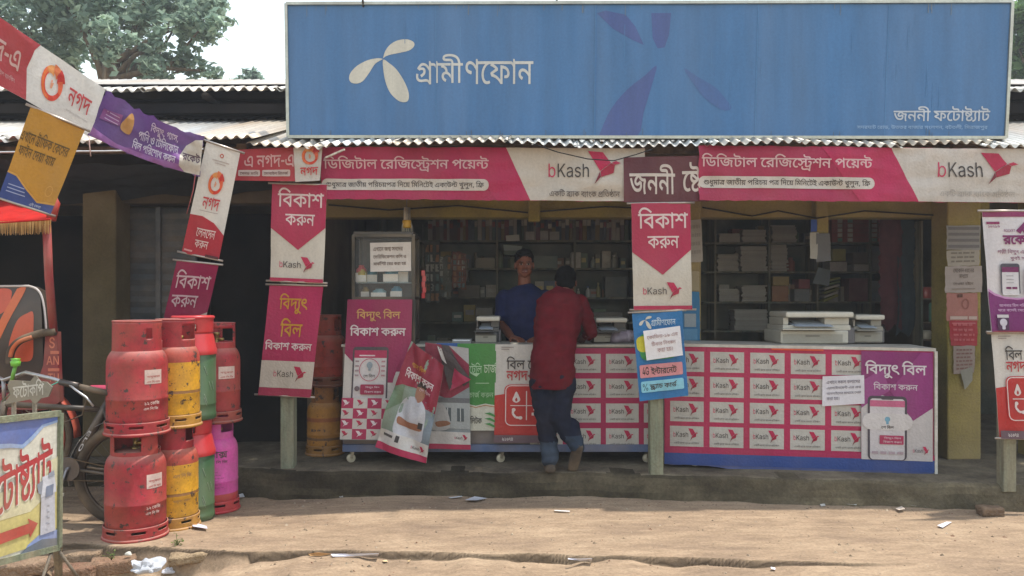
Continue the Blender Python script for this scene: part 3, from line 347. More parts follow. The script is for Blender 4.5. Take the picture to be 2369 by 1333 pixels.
গʤɹȀɹɪɾɚɹɢɳɪɩɶɤɻɟɿɛʃɖʆɌʊɇʋɂʋȺʊȲʈȬʄȢɺȞɴȚɲȝɴȥɸȰɺȶɺɃɸɉɵɍɲɓɪɕɥɖɡɖɜɕɓɒɊɌɂɅȺȺȲȮȫȡȽȩɁȱɆȸɊȾɏɁɕɂɛɁɠȾɤȻɧȷɨȬɨȦɧȢɦȚɢȆɲȋɻȐʂȖʉȜʏȢʔȩʘȰʛȸʝɈʝɐʛɗʙɝʖɫʌɱʆɿɶɺɹɺɽɹʄɹʬʆʬʌʜʦʜʦʊʌʊʌȀ
ঘʞʠʜʠʊʆʊʆȀɳȀɭȇɦȎɞȔɕțɁȥȶȩȞȭȕɂȘɅȧɐȫɒȯɕȳɗȷɚɅɘȿɖȲɖȩɗȢɚȜɜȗɠȓɤȐɩȎɵȏɼȑʃȕʉȢʔȫʚȼʑȴʍȭʉȨʅȥʀȣɻȢɶȣɰȥɬȩɩȭɧȲɥȾɥɄɧɎɫɓɮɞɟɗɜɋɔɄɏȸɇȲɂȬȾȧȺȤȿȶȻɆȶɓȰɟȩɪȠɳȗɳʊǾʊǾʜ
চʎʐʜʐʊȫʊȫʂȪɲȪɯȫɪȫȭȬȧȬȤȮȠȯȝȳȚȷșȽȘɊȚɐȝɕȠɟȨɣȮɧȳɪȸɬȾɮɊɭɏɩɕɡɗɔɗɍɘɈəɄɛȿɜȻɞȷɡȳɣȪɬȨɰȫʆȮʀȶɶȿɯɄɭɊɫɒɪɤɪɲɧɶɥɼɟʀɗʁɒʁɌʀɃɾȹɺȯɵȧɯȟɨȘɚȎɔȋɌȈȼȆȶȆȰȇȤȍȡȐȜȗȚțșȠȘȧȘʊǾʊǾʜ
জ˥ɛȐɑȒɈȕȿșȷȟȯȦȧȮȠȹșɅȓɓȍɣȇɴȚɹȠɦȧɕȭɇȵȼȽȲɆȬɏȧɚȤɥȣɰȤɺȦʁȫʆȱʉȹʊɃʊɌʈɐʄɚʔɚʊɐʅɌʀɉɺɆɵɄɯɂɢɀɖɂɐɄɌɇɈɋɅɏɂɔɀɠɁɧɄɯɈɶɏɾɗʄɢʊǾʊǾʜ˨ʜ˨ʊʆʊɮɿɦɹɠɴɛɯɕɧɔɣɔɟɕəɘɕɜɓɡɒɧɒɭɔɲɖɷɚɽɞʃɣʘɛʚɘʝɊʝɅʞɀʝȷʛȯʘȨʓȡʍțʆȖɼȓɱȐ|ˈȳˈȫˊȜˌȔˎȋˑȂʾǾʻȈʹȑʷțʵȮʵɀʷɏʹɖʻɜʽɡʦɣʜɦʔɩʌɮʆɳʀɹɻʀɷʈʊʌʍʇʐʃʘɻʞɸʤɶʫɴʳɳˆɳˊɴ˓ɢːɛˍɓˉɅˉȼ
টʎʐʜʐʊȫʊȫȭȬȧȬȤȮȠȯȝȳȚȷșȽȘɊȚɐȝɕȠɟȨɣȮɧȳɪȹɬȿɮɋɬɔɪɗɧəɢɛəɛɖɚɓɚɏəɌɫɜɮɡɮɭɬɲɪɶɨɺɤɽɟɿɚʁɓʁɌʀɂɾȸɺȯɵȦɯȞɨȘɡȓɛȎɔȋɌȈȼȆȶȆȱȇȬȉȤȍȡȐȜȗȚțșȠȘȧȘʊǾʊǾʜ|ɣʜɢʢɠʧɞʪɚʭɏʯȭʯȞʱșʳȓʵȏʸȇˀȃˊȂːȂˠȃˤȕˣȕˠȔ˞Ȕ˙ȕ˔ȕːșˈȟ˄Ȩ˂ȯˁɒˁəˀɞʿɨʻɬʸɱʱɲʭɴʨɴʢɵʜ
ঠʔɆȀȴȂȫȅȤȉȜȎȖȔȑțȍȢȉȪȎȾțɀȦɃȮɇȵɌȺɒȽɘɀɠɂɰɀɼɀʁȾʅȼʊǾʊǾʜȲʜȭʣȩʩȥʰȢʶȠ˂ȡˉȣˏȦ˕Ȫ˛ȶ˥Ƀ˗Ⱦ˓Ⱥˏȸˌȴ˄ȴʿȵʺȷʴȺʯȾʩɃʢɉʜʖʜʖʊɛʊɧɾɱɲɹɦɿəʃɋʄȼʃȱʁȦɽȝɸȔɰȍɨȈɞȃɓȁ|ɆȒɏȓɗȕɞȘɨȢɬȨɰȶɰɅɮɌɬɔɩɛɥɣɠɫɚɳɉʆɍʅɏʀɐɻɒɷɒɱɓɬɓɟɒəɎɍɋɇɇɂɂȽȼȸȴȴȫȰȡȭȖȪșȹțȱȞȪȢȣȧȞȭȚȲȗȹȔ
ডʲʴʜʴʊəʊəɝɛɒɞɐɢɏɧɐɬɒɰɔɳɘɻɠʀɦʄɬʓɮʘɧʜɞʠɖʤɆʤȽʣȳʡȪʝȡʘșʑȓʉȍɿȉɴȇɨȆɞȇɓȉɊȌɀȐȷȗȯȞȨȨȠȳșɀȓɏȍɡȇɴȚɹȠɤȧɑȮɁȶȵȾȪɇȣɑȝɜȚɧșɳȚɾȝʆȣʌȪʐȳʑȽʑɄʐɊʎɐʌɕʆɝʑɢʌɚʇɓʂɍɽɈɷɄɭȾɢȼɘȾɓɀɏɃɍɆɊɉɈɍɇɒɆəɆʊǾʊǾʜ
ণʛʞʜʞʊʃʊʃȀɰȀɰɪɵɛɮɥəɽɒʂɋʆɅʉȸʋȳʋȮʊȪʈȧʆȤʃȢʀȠɼȞɴȠɪȢɦȥɣȪɠȯɞȵɜȼɚɅəɃɄȹɅȯɈȦɋȞɏȗɕȒɛȍɢȋɪȊɴȋɼȍʄȐʊȔʐȚʕȦʛȭʝȽʝɅʛɌʙɚʑɡʌɯɾɶɶɲɷɱɼɰʃɰʬɽʬʃʜ
তʱɦȌəȎɌȑɀȗȴȟȩȪȠȸȗɈȎɝȇɴȚɺȠɦȧɕȭɆȵȺȽȰɅȩɏȤɚȡɥȠɭȠɹȢɾȥʂȧʆȪʉȮʋȲʍȷʏɀʏɌʍɓʋəʈɞʄɣʀɦɻɩɵɫɩɫɤɩɡɧɞɤɜɜɜəɝɖɝɔɞɐɋɌɈɚɈɟɊɫɍɯɕɷɚɺɠɻɧɽɮɽɸɼʁɺʉɶʐɱʗɪʜɢʟəʢɏʢȺʠȱʜȨʗȠʐȚʈȔɾȐɳȍ|ʳʜʳʊǾʊǾʜ
দʗʙʜʙʊȨʊȨȿȤɄȫɌȳɓȻəɄɠɍɦɡɰɷɺʇɪʁɞɿɘɾɓɼɍɺɁɺȫɽȔʀȋʂȂɰǾɭȈɫȑɩțɧȤɧȮɦȸɦȾɪɖɬɛɮɟɯɣɱɦɴɥɫɡɡɜɘɗɐɒȵȽȬȴȣȬȔȶȔʊǾʊǾʜ
ধʕʘʜʘʊɽʊɽȀɪȀɤȊɝȓɕȜɌȤɂȫȷȱȬȶȟȺȓȽȉɕșɞȪɧȻɯɌɶɞɽɰʃɪɸɪʜ|ɪɶɯɰɕɦɇɠȺɚȠɌȪɊȳɆȽɂɇȽɑȶɚȰɡȨɨȟɮȖɫȖɫȜɪȢ|ɂʝɆʜɉʜɈʊȸʊȳʇȰʄȯɿȰɻȲɷȵɴȺɱɀɭɉɪȺɞȴɢȯɥȪɩȥɬȟɴȝɹțʃȝʌȟʐȡʓȥʗȪʚȯʜȵʝ
নʗʚʜʚʊɿʊɿȀɬȀɬȽɰȯɞɄɘɉɑɎɊɒɃɕȼɗȶɘȫɖȦɓȣɏȡɊȠɄȢȻȩȴȯȱȶȮȬȜȣȡțȧȔȭȏȴȌȽȌɍȎɔȑɚȖɟțɣȠɦȦɨȳɪɃɨɋɥɒɢəɞɥɔɫɍɱɇɭɆɭɌɬɑɬʊǾʊǾʜ
পʳʶʜʶʊʛʊʛȀʈȀʈɣʎɓʇɜʁɥɻɭɵɳɰɹɫɾɦʂɠʅɛʈɖʊɐʋɄʋȸʇȳʅȮʁȪɽȥɹȡɴȝɰȣɳȧɴȬɴȴɳȻɱɁɬɄɧɇɠɈəɇɖɇɔɆɐɂɒɔɤɳʁʀɴȸȱȪȾȾɒȵɇȮɂȰɄȲɇȴɋȶɐȷɖȶɛȳɠȮɣȨɤȜɡȘɟȆɱȌɹȓʁȚʈȡʎȩʓȰʘȸʛɀʝɒʝɚʛɢʘɩʔɱʏɿʁʆɸʎɮʉɰʉɶʈɼʈʬʕʬʛʜ
ফ˒˔ʜ˔ʊȠʊȜʌȣʊȫʇȲʄȸʀȿɼɋɴɐɰɔɬɕɞɉɘɂɕȼɒȵɏȯɌȪɉȤɅȟɂȜɆȩɄȿȼɈȸɑȳɡȧɩȠɰșɰȝɯȢɯʀɲʀʅɾʍɽʕɻʞɹʥɶʬɲʳɭʹɨʼɣˀɞ˄ɔˆɎˆɃ˄Ƚ˃ȸˀȴʸȬʲȪʫȨʙȨʕȩʖȺʟȺʬȼʯȿʲɄʲɊʱɒʭɚʦɠʜɦʐɪʂɬʂȀɯȀɨȉɡȑəȘɐȟɆȥȼȪȰȮȣȲȕȵȌɌȑɏȗɓȜɖȮɟȳɢȿɨȱɰȩɴȠɸȗɻȌɾȔʎȔʊǾʊǾʜ
বʕʘʜʘʊɽʊɽȀɪȀɤȊɝȓɕȜɌȤɂȫȷȱȬȶȟȺȓȽȉɕșɞȪɧȻɯɌɶɞɽɰʃɪɸɪʊǾʊǾʜ|ɪɶɯɰɕɦɇɠȺɚȠɌȪɊȳɆȽɂɇȽɑȶɚȰɡȨɨȟɮȖɫȖɫȜɪȢ
ভʴɪȋɟȋɕȍɋȐɂȔȹȚȰȢȨȪȚɂȓɐȇɴȚɹȠɥȧɓȯɄȶȸȿȮɈȧɒȢɝȟɩȞɱȞɹȠʀȢʊȪʎȰʑȵʓɃʓɊʒɐʐɖʍɛʋɠʈɤʔɷʞɥʢɜʤɔʦɋʦɂʥȸʣȯʟȦʚȞʓȘʋȒʁȎɶȌ|ɠɇɖɈɎɋɇɏɂɕȿɜȾɤɀɰɄɺɘɴɖɱɔɭɓɩɓɦɔɠɗɜɛɚɠəɦəɫɛɯɜɶɣɻɧɿɭʄɴʔɷʒɪʍɢʈɜɾɒɹɎɳɋɧɇ|ʷʜʷʊǾʊǾʜ
মʜʞʜʞʊʄʊʄȀɰȀɰȢɵȔɯȝɣȭɝȴɗȺɑȿɊɃɃɅȻɆȵɆȫɂȨȾȦȹȥȳȦȮȨȩȫȥȰȢȶȟȽȜȶȈȮȌȧȐȡȔȗȞȔȣȒȨȐȴȑȻȓɂȖɈțɍȠɑȥɔȫɖȲɘɁɘɊɖɒɓəɏɠɊɬȾɱȷɶȯɲȮɱȴɱɀɰɆɰʊǾʊǾʜ|ɋɑɋɎɊɋȷɐȵɡȲɨȯɭȪɲȤɵȝɸȔɺȊɼȍʎȘʊȧʈȮʅȳʂȹɿȾɺɁɶɅɰɉɢ
যʜʟʜʟʊʅʊʅȀɲȀɪȉɚșɑȟɇȥȽȪȱȯȕȵȌɌȑɏȗɓȜɖȮɟȳɢȿɨȱɰȩɴȠɸȗɻȌɾȔʎȔʊǾʊǾʜ|ɲʊȢʊȜʌȣʊȫʇȲʄȸʀȿɼɋɴɐɰɔɬɕɞɉɘɂɕȼɒȵɏȯɌȪɉȤɅȟɂȜɆȪɄȷɀɂȼɌȷɖȱɞȫɧȤɶȕɲȔ
রʕʘʜʘʊɽʊɽȀɪȀɤȊɝȓɕȜɌȤɂȫȷȱȬȶȟȺȓȽȉɕșɞȪɧȻɯɌɶɞɽɰʃɪɸɪʊǾʊǾʜ|ɪɶɯɰɕɦɇɠȺɚȠɌȪɊȳɆȽɂɇȽɑȶɚȰɡȨɨȟɮȖɫȖɫȜɪȢ|ȮǾȨȀȤȂȠȇȟȍȡȕȤȘȨțȮȜȴțȹȘȻȕȽȑȽȍȼȇȹȂȴȀ
লʷʹʜʹʊʟʊʟȀʌȀʌɔʍɍʊɒʆɗʂɚɽɝɴɟɭɝɩɛɦɘɤɔɤɄɔɂɓɉɑɏɎɔɋɘɇɜɃɟȿɡȺɢȯɢȪɠȦɝȢəȠɏȡɉȣɃȧȾȭȺȴȶȼȲȶȠȮȣȧȦȠȪȚȯȕȴȑȺȎɁȌɈȌɗȎɞȑɣȕɨȚɭȠɰȦɲȭɴȼɴɄɲɋɰɑɬɗɦɜɠɘɠɛɥɞɩɢɬɧɯɱɱɼɯʀɭʅɫʏɣʌɠʌʊǾʊǾʜ
শʩʬʜʬʊʒʊʒȀɾȀɾʀʀʅɾʎɾʬʌʬʒʜ|ɡʝɧʜɬʚɲʗɷʓɻʏʃʅʆɿʄɥɿɰɹɺɲʁɫʇɣʊɛʋɏʉɋʆɈʂɆɼɅɶɆɰɉɪɍɥɔɢɜɟɧɞɦɋɛɌɒɎɊɒɄɖȿɛȻɡȸɧȶɯȶɿȸʆȻʌȿʒɃʖɉʙɎʛɔʝ|ȚʝȡʛȧʙȭʖȲʑȶʌȺʅȼɽȼɭȺɦȸɠȴɚȮɕȨɑȡɎȘɌȎɋȌɞțɠȠɢȤɤȨɧȪɪȬɰȭɵȭɻȪʁȧʅȢʈțʊȓʋȏʋȊʊȅʊȀʈǾʛȉʝ
ষʞʡʜʡʊʆʊʆȀɳȀɫȉɢȒɚșɑȠɇȦȼȫȱȯȕȵȌɌȔɑȞɖȧɜȱɡȼɦɆɪɕɬɕɞɍɚȻɒȳɎȫɉȤɅȺȿɄȻɖȱɞȬɦȦɭȟɴșɴȢɳȦɳɎɴɔɴɠɳɦɳʊǾʊǾʜ|ȓʎȞʋȨʈȲʄȽɿɇɺɒɴɛɭɤɧɭɠɵəɵɂɧɐɗɜɎɢɄɧȲɱȨɵȟɸȕɻȌɾ
সʪʭʜʭʊʓʊʓȀʀȀʀɘʅɈʀɏɼɔɸɘɱɝɭɞɦɜɣəɠɔɝɐɚɊɖɃɑȻɍȵɊȯɆȪɂȦȾȣȺȡȴȠȫȠȢȢȚȨȒȰȍȶȉȽȘɆȜȿȣȶȨȴȭȳȱȳȵȵȾȾɁɃɄɉɈɐɎɘɒɠɖɧɚɫɟɮɣɰɭɰɷɬʀɣʆɞʁɝʀɣʀʊǾʊǾʜ|ɄɄɂɎɀɗȿɟȼɥȹɪȶɮȱɲȫɵȝɹȔɺȊɼȍʏțʊȤʈȬʆȲʄȾɾɂɻɅɷɋɭɍɧɏə
হʄȼɽɉɼɔɺɤɲɪɬɮɦɱɟɳɘɴɑɲɅɮȺɦȱɛȪɌȥȻȣȾȦɅȤɍȠɕȝɞșɮȏɷȊʇǾɼǰɨǾɟȄɗȉɎȎɆȓȽȗȴȚȫȞȢȡȗȤȌȦȏȸȕȶȠȴȦȴȭȳȿȳɈȵɏȷɕȺəȾɜɂɟɇɠɋɠɐɟɘɜɟɖɤɏɨɇɫȾɬȸɫȳɫȯɪȫɨȧɥȥɜȦɘȦɔȔɑȒəȒɦȔɫȗɰțɴȠɷȦɺȭɻȴɽ|ȬɴȨɾȠʆșʉȒʋȘʖȤʓȬʏȳʋȸʇȼʂȾɼɀɵ|ʇʜʇʊǾʊǾʜ
়ȀǀǒƺǓƶǖƲǛƱǡƳǨƶǬƺǯǀǰǆǯǋǬǍǨǏǥǏǡǎǛǋǖǆǓ
াɂɅʜɅʊȫʊȫȀȘȀȘɵȕɻȒʀȏʄȊʇȅʉȀʊǾʊǾʜȁʜȊʚȎʘȒʕȕʑȘʌȘʬȥʬȪʜ
িɂɅʜɅʊȫʊȫȀȘȀȘʊǾʊǾʜȔʜȒʟȏʢȅʰȋʹȑ˃ȗˋȞ˒Ȧ˙Ȯ˞ȸˢɂˤɎ˥ɗ˥ɟˤɨˢɰˠɸ˜ʀ˙ʇ˔ʗˊʟ˄ʨʽʰʷʦʩʛʲʐʺɾˆɵˋɬˎɤˑɑ˓ɀˑȹˎȳˋȭˆȨˁȣʻȟʴȚʭȢʢȨʜ
ীɂɅʊȫʊȫȀȘȀȘʊǾʊǾʜȘʜȖʦȓʯȏʷȊʾǼˈǴˌǫˏǗ˓ǌ˔Ƹ˔Ư˓ơˑƜːƗˎƓˊƒˆƓ˂ƘˀƞʿǅʿǌʾǒʼǗʻǛʸǡʲǥʪǧʠǧʚǖʚǖʟǕʤǑʪǋʬǆʭơʭƛʮƖʮƑʯƍʱƉʲƅʵƂʸƀʻžˀž˅ƀˎƅ˖Ǝ˜ƛˡƫˤǀ˥Ǟˣǹ˝Ȏ˓ȝ˅ȧʲȬʜɅʜ
ুȀƴƾƪǀƠǆƜǊƙǎƗǔƖǚƘǢƛǩƠǯƨǳƱǵƼǶǆǶǐǴǙǱǭǧǷǡȁǚȋǒȖǊȋƼȀǅǶǍǬǔǤǙǛǞǒǢǂǦƵǦưǥƭǣƩǟƨǚƩǔƭǐƲǎƸǍƾǍǃǏǇǑǋǔǎǗǐǚǒǞǔǦǕǬǕȂǨȂǨǪǧǤǣǘǠǒǘǈǒǃǋǀǂƾ
েɖəʜəʊɔʊɏʈɉʆȽɾȲɳȭɬȩɥȥɝȢɔȠɂȡȶȢȭȥȥȩȟȮșȸȓɃȑɈȒɍȒɒȔɗȗɠȈɖȂɒȁɇǿɂǿȸȀȯȂȦȇȟȍȘȕȓȞȏȩȍȴȌɁȍɎȐɛȔɦȚɱȡɺȩʂȲʉȼʏɆʓȶʋȱʊǾʊǾʜ
োˮəʜəʊɔʊɏʈɉʆȽɾȲɳȭɬȩɥȥɝȢɔȠɂȡȶȢȭȥȥȩȟȮșȸȓɃȑɈȒɍȒɒȔɗȗɠȈɖȂɒȁɇǿɂǿȸȀȯȂȦȇȟȍȘȕȓȞȏȩȍȴȌɁȍɎȐɛȔɦȚɱȡɺȩʂȲʉȼʏɆʓȶʋȱʊǾʊǾʜ|˱ʜ˱ʊ˖ʊ˖Ȁ˃Ȁ˃ɵˁɻʾʀʺʄʶʇʱʉʫʊʩʊʩʜʭʜʵʚʺʘʾʕˁʑ˄ʌ˄ʒ˃ʖ˃ʬˑʬ˖ʜ|ʁɂɻɄɶɆɳɋɲɑɲɕɴəɶɜɻɟʁɠʇɟʌɜʎəʐɕʐɑʏɋʌɆʇɄ
্ȀǞǼȜǊȑƽǒǬ
ৎʃɆʝɏʝɗʛɞʘɤʕɩʐɯʆɱʀɱɺɰɰɭɧɧɠɟɛɕɘɊɖȶəȯɛȣɡȩɲȮɯȴɭȹɫɃɩɏɩɔɫɘɭɛɰɝɴɞɹɝɾɛʃɘʆɓʉɍʋɆʌȾʋȷʉȱʇȬʄȨʀȤɻȢɶȠɰȠɣȡɝȧɓȳɉȼɄɆȾɓȸɝȴɭȫɹȣʁțʄȖʆȒʈȍʊȁɸǾɶȆɴȊɭȔɥȚɠȝəȠɑȤɈȨȻȮȰȴȦȻȞɁȘɈȓɐȏɘȍɡȌɪȍɳȐɼȓʄșʋȟʑȧʖȰʚȺʜ
ৗɂȫȀȘȀȘʊǾʊǾʜɅʜɅʊȫʊ|șʜȘʢȖʧȔʪȐʭȅʯǑʯǈʰǂʱƼʳƷʵƲʸƮʼƫˀƨ˅Ƨˊƥːƥ˝ƦˡƦˤƹˣƸˠƸ˔ƺˌƼˈƿˆǃ˄ǆ˃ǋ˂ǒˁȈˁȏˀȔʿȞʻȢʸȧʱȨʭȪʨȪʢȫʜ
ড়ʲʴʜʴʊəʊəɝɛɒɞɐɢɏɧɐɬɒɰɔɳɘɻɠʀɦʄɬʓɮʘɧʜɞʠɖʤɆʤȽʣȳʡȪʝȡʘșʑȓʉȍɿȉɴȇɨȆɞȇɓȉɊȌɀȐȷȗȯȞȨȨȠȳșɀȓɏȍɡȇɴȚɹȠɤȧɑȮɁȶȵȾȪɇȣɑȝɜȚɧșɳȚɾȝʆȣʌȪʐȳʑȽʑɄʐɊʎɐʌɕʆɝʑɢʌɚʇɓʂɍɽɈɷɄɭȾɢȼɘȾɓɀɏɃɍɆɊɉɈɍɇɒɆəɆʊǾʊǾʜ|ɛǛɕǜɐǟɍǣɌǩɌǭɎǱɐǴɕǷɛǸɡǷɥǴɨǱɪǩɩǣɥǟɡǜ
য়ʜʟʜʟʊʅʊʅȀɲȀɪȉɚșɑȟɇȥȽȪȱȯȕȵȌɌȑɏȗɓȜɖȮɟȳɢȿɨȱɰȩɴȠɸȗɻȌɾȔʎȔʊǾʊǾʜ|ɲʊȢʊȜʌȣʊȫʇȲʄȸʀȿɼɋɴɐɰɔɬɕɞɉɘɂɕȼɒȵɏȯɌȪɉȤɅȟɂȜɆȪɄȷɀɂȼɌȷɖȱɞȫɧȤɶȕɲȔ|ȭǾȧȀȢȂȟȇȞȍȞȑȠȕȢȘȧțȭȜȳțȸȘȺȕȼȑȼȍȻȇȸȂȳȀ
১ʔɈȀȻȁȰȄȩȉȣȏȠȗȟȞȟȥȢȫȥȰȪȶȱȺȺȽɂȪȽȨȹȧȴȢȳȞȵșȸȖȼȔɁȓɈȓɑȔəȖɠȚɤȠɧȦɨȭɨȲɧȷɣȿɖɌȾɝȶɣȯɨȪɭȣɶȡɻȟʄȡʌȣʑȥʕȨʚȬʞȽʕȺʑȷʎȵʊȵʃȷɽȺɹȼɷɄɱɈɭɔɥɝɞɥɘɬɓɵɈɸɂɺȼɻȵɻȥɸȜɵȕɰȏɪȊɚȂ
২ʔȠʌȢʒȧʚȪʞȺʕȶʏȵʌȵʆȺʁȾʀɃɾɈɽɏɼɞɸɫɳɳɭɹɦɼɝɽɔɻɉɷɀɯȸɥȱɘȬɈȪɃȪȾȬɈȮɐȫɗȨɞȤɦȠɭȜɵȗʃȍʊȇɿǺɵȁɬȈɣȎɓȘɊȜɂȠȰȦȜȬȐȮȔɀȚȾȬȻȴȺȼȺɋȻɗȽɟɁɥɆɨɌɩɓɩəɦɞɡɣɗɧɐɩȸɯȬɴȧɷȤɺȠʂ
৪ʔɊȀȹȁȪȅȞȌȖȔȑȟȐȪȑȳȔȼȚɃȡɉȬɏȹɔȹɎȱɒȪɖȣəȞɝȚɡȗɦȔɪȒɶȓɼȕʃȞʎȤʒȫʖȴʙȾʛɈʜɖʛɡʙɪʖɲʒɸʎɼʈɿʃʁɽʂɷʀɪɽɥɹɡɯəɣɓɜɐɛɕɧɑɲɋɺɅʀȾʃȵʄȫʃȞɾȓɵȋɪȅɛȁ|ɊȒɖȓɠȕɧșɬȞɯȤɰȫɰȰɮȵɫȹɧȽɢɀɜɃɊɉȾɆȵɁȭȽȨȷȥȱȤȪȥȤȨȞȭșȵȕȾȓ|ɊɛɐɜɖɞɛɡɠɣɤɧɨɪɫɮɭɲɮɶɬɻɩʀɤʄɝʇɔʉɉʊɃʊȸʈȳʆȯʄȫʁȩɾȧɺȦɶȧɰȪɫȯɦȶɢȿɞ
৬ʔɗȊɎȊɆȌȾȏȶȓȯȘȨȟȡȨțȲȕȿȏɍȊɞȅɱȘɷȜɧȟəȤɍȨɂȬȹȱȱȶȫȼȥɈȟɏȝɖȝɟȞɨȡɯȦɴȮɸȸɹɄɶɖɴɛɲɟɰɢɺɢɷɛɴɕɰɏɭɋɩɇɤɄɟɂɕɀɋɂɇɄɄɆɁɉȿɌȽɐȼɕȻɜȻɱȺɶȺɺȸɾȵʀȰʁȪʁȬʔȲʔȽʒɅʎɈʌɊʈɌʃɎɽɎəɐɕɓɓɗɒɟɔɧɜɩɡɬɧɯɮɽɱʀɭʂɨʅɣʇɞʈɘʊɓʌɈʌɃʋȹʉȯʆȦʂȞɼȗɵȑɬȍɢȋ
৭ʔɠɋɬɈɞɂɗɀɊȾɃȾȴȿȨɃȞɉȗɑȓɛȒɧȒɮȖɼȚʂȞʇȣʌȩʑȯʕȵʘȼʚɊʜɛʙɟʗɤʕɨʒɫʏɮʋɰʆɱʁɳɲɳȞɴȚɶȗɹȕʄȓʂȀɳȂɭȄɩȆɥȊɢȎɡȒɠȘ|ɂɐɉɑɏɑɕɓɚɔɟɗɥəɠɔɠɮɟɳɟɼɝʁɗʇɐʉɊʊɆʉɂʉȽʇȹʅȵʂȲɿȮɼȫɸȩɴȧɯȦɪȦɦȧɞȩəȮɕȳɓȺɑ
৯ʔȬɏȺɍɆɇɎȿɑȹɓȳɓȧɒȡɐȝɍȘɊȔɆȐɅȒɓȔɠȘɪȝɱȤɶȬɷȶɷȻɵɁɳɅɯɊɪɎɤɒɜɖɑɚȪɦȡɪșɮȓɲȎɶȋɻȉʀȉʌȎʖȑʚȕʞȤʕȡʒȞʌȞʆȟʃȡʀȥɽȩɼȭɺȳɸȺɵɂɳɌɰɘɬɣɨɬɤɴɠʀɖʄɒʇɍʉɇʌȶʋȬʈȤʄȜɿȖɸȐɨȈɞȅɔȃɉȁȽȀȮȀȨȑȯȔȵȗȺțȽȟɀȤɀȰȾȴȻȸȷȻȲȽȦȽȢȼȟȺȜȶțȱțȮȞȦȋȢȉȦȇȯȇȹȉȾȋɂȎɆȒɉȗɋȝɍ
।ɟȰȀȰʜɅʜɅȀ
,ɂȰȝȱȚȰȔȬȈȩȂȧǻȤǵȢǯȟǨȜǢȌǢȖȔȗȝ
-ɕȌɔɉɔɉɀȌɀ
.ɃȒȓȔȗȖȚțȝȡȞȧȝȬȚȯȗȱȎȰȈȯȄȬȀȩǾȡǼțǾȖȀȒȈ
bʙɓǽɄǿȾȂȹȅȵȈȲȌȯȏȫȕȩȕȩȀȓȀȓʶȩʶȩɳȫɳȭɵȯɸȱɼȵɿȹʃȽʆɃʈɊʊɓʊɝʉɨʆɱʂɹɻʀɳʅɩʉɞʌɑʌȶʉȩʅȞʀȕɹȌɱȆɨȁɝǾ|ɗȑɟȔɥȘɪȝɮȣɲȪɴȲɶȻɶɍɴɖɲɞɮɥɪɫɥɰɟɴɗɶɏɷɇɶɀɴȺɰȵɫȭɟȫɗȩɎȩȻȫȱȭȩȱȢȵȜȺȗɀȔɈȑ
KʨȦȴȦɍȪɒȮɘȶɢȻɧɃɱɈɶɌɻʂʶʡʶɓɣɒɣ|ȖȀȖʶȭʶȭȀ|ʆȀɄɝɒɯʡȀ
aʌȱǽȩǿțȅȖȊȑȐȎȗȌȞȋȧȋȮȍȵȐȺȓȾȗɂȡɈȭɌɀɏɈɐɎɑɔɑɝɓɟɔɣɘɣɢɢɦɠɫɞɮɖɴɒɵɌɷɀɷȻɶȶɴȲɲȮɯȨɩȤɣȏɪȓɱȘɸȝɽȣʁȪʅȸʉȿʊɋʊɐʉɖʉɛʇɡʅɦʂɫɾɰɹɴɴɷɭɹɤɹȀɣȀɣȓɢȓɠȏɞȌɛȉɗȆɍȀɈǾɁǽ|ȽȐɌȒɒȕɗȘɛȝɟȡɡȦɣȬɣɄɝɁɚɁɏȾɋȾɈȽɁȽȿȼȺȼȵȺȰȹȨȵȥȲȣȯȡȦȡȡȣȝȧȗȳȑȸȑ
sʄɂǽȰǿȩȁȢȄȜȈȗȍȓȓȏȚȍȡȢȦȥȟȨȚȭȖȳȓȺȑɁȐɊȑɒȓɘȖɝțɠȠɡȥɠȩɜȱɘȴɓȶɍȸȶȽȫɁȡɅȚɋȕɑȒəȑɢȒɪȔɱȘɷȝɽȣʁȪʅȲʈȻʊɍʊɕʈɜʆɢʃɧɿɬɺɯɵɳɯɵɩɡɤɟɩɘɲɓɵɌɷɄɸȼɷȵɵȰɲȫɮȨɩȨɟȪɛȭɘȱɕȷɒȾɐɓɋɞɈɨɃɯȾɴȷɷȯɸȦɷȟɱȑɬȋɥȆɞȂɕǿ
hʔȩɒȩȀȓȀȓʶȩʶȩɧȥɧȪɳȰɼȷʂȿʇɈʉɒʊɛʊɣʈɫʅɱʀɶɺɻɳɾɫʀɡʁɗʁȀɪȀɪɞɧɧɢɭɜɲɔɵɌɶɅɶȿɴȺɲȵɯȱɫȮɦȫɠ
RʡȖȀȖʶɔʶɡʵɭʳɷʯɿʩʆʢʌʛʏʒʒʈʒɳʌɡʆəʀɓɷɎɭɊɢɇȣɇȣɛɓɛɤɝɪɟɰɣɴɧɷɫɻɷɻʅɷʑɰʚɪʝɤʟɜʡȭʡȭȀ|ɾȀɓɒɭɒʙȀ
OʿɠǾɑǿɃȃȶȉȫȑȡȜșȩȔȸȐɉȏɛȐɭȔɾșʍȡʙȫʤȶʭɃʳɑʷɠʸɯʷɽʳʉʭʔʤʞʙʦʍʬɾʯɭʰɛʯɉʬȸʦȩʞȜʔȑʉȉɽȃɯǿ|ɠȓɪȔɴȗɽțʅȢʌȪʒȴʖȿʙɌʚɛʙɩʖɷʒʂʌʌʅʔɽʛɴʟɪʢɠʣɕʢɋʟɂʛȺʔȳʌȭʂȩɷȦɩȥɛȦɌȩȿȭȴȳȪȺȢɂțɋȗɕȔ
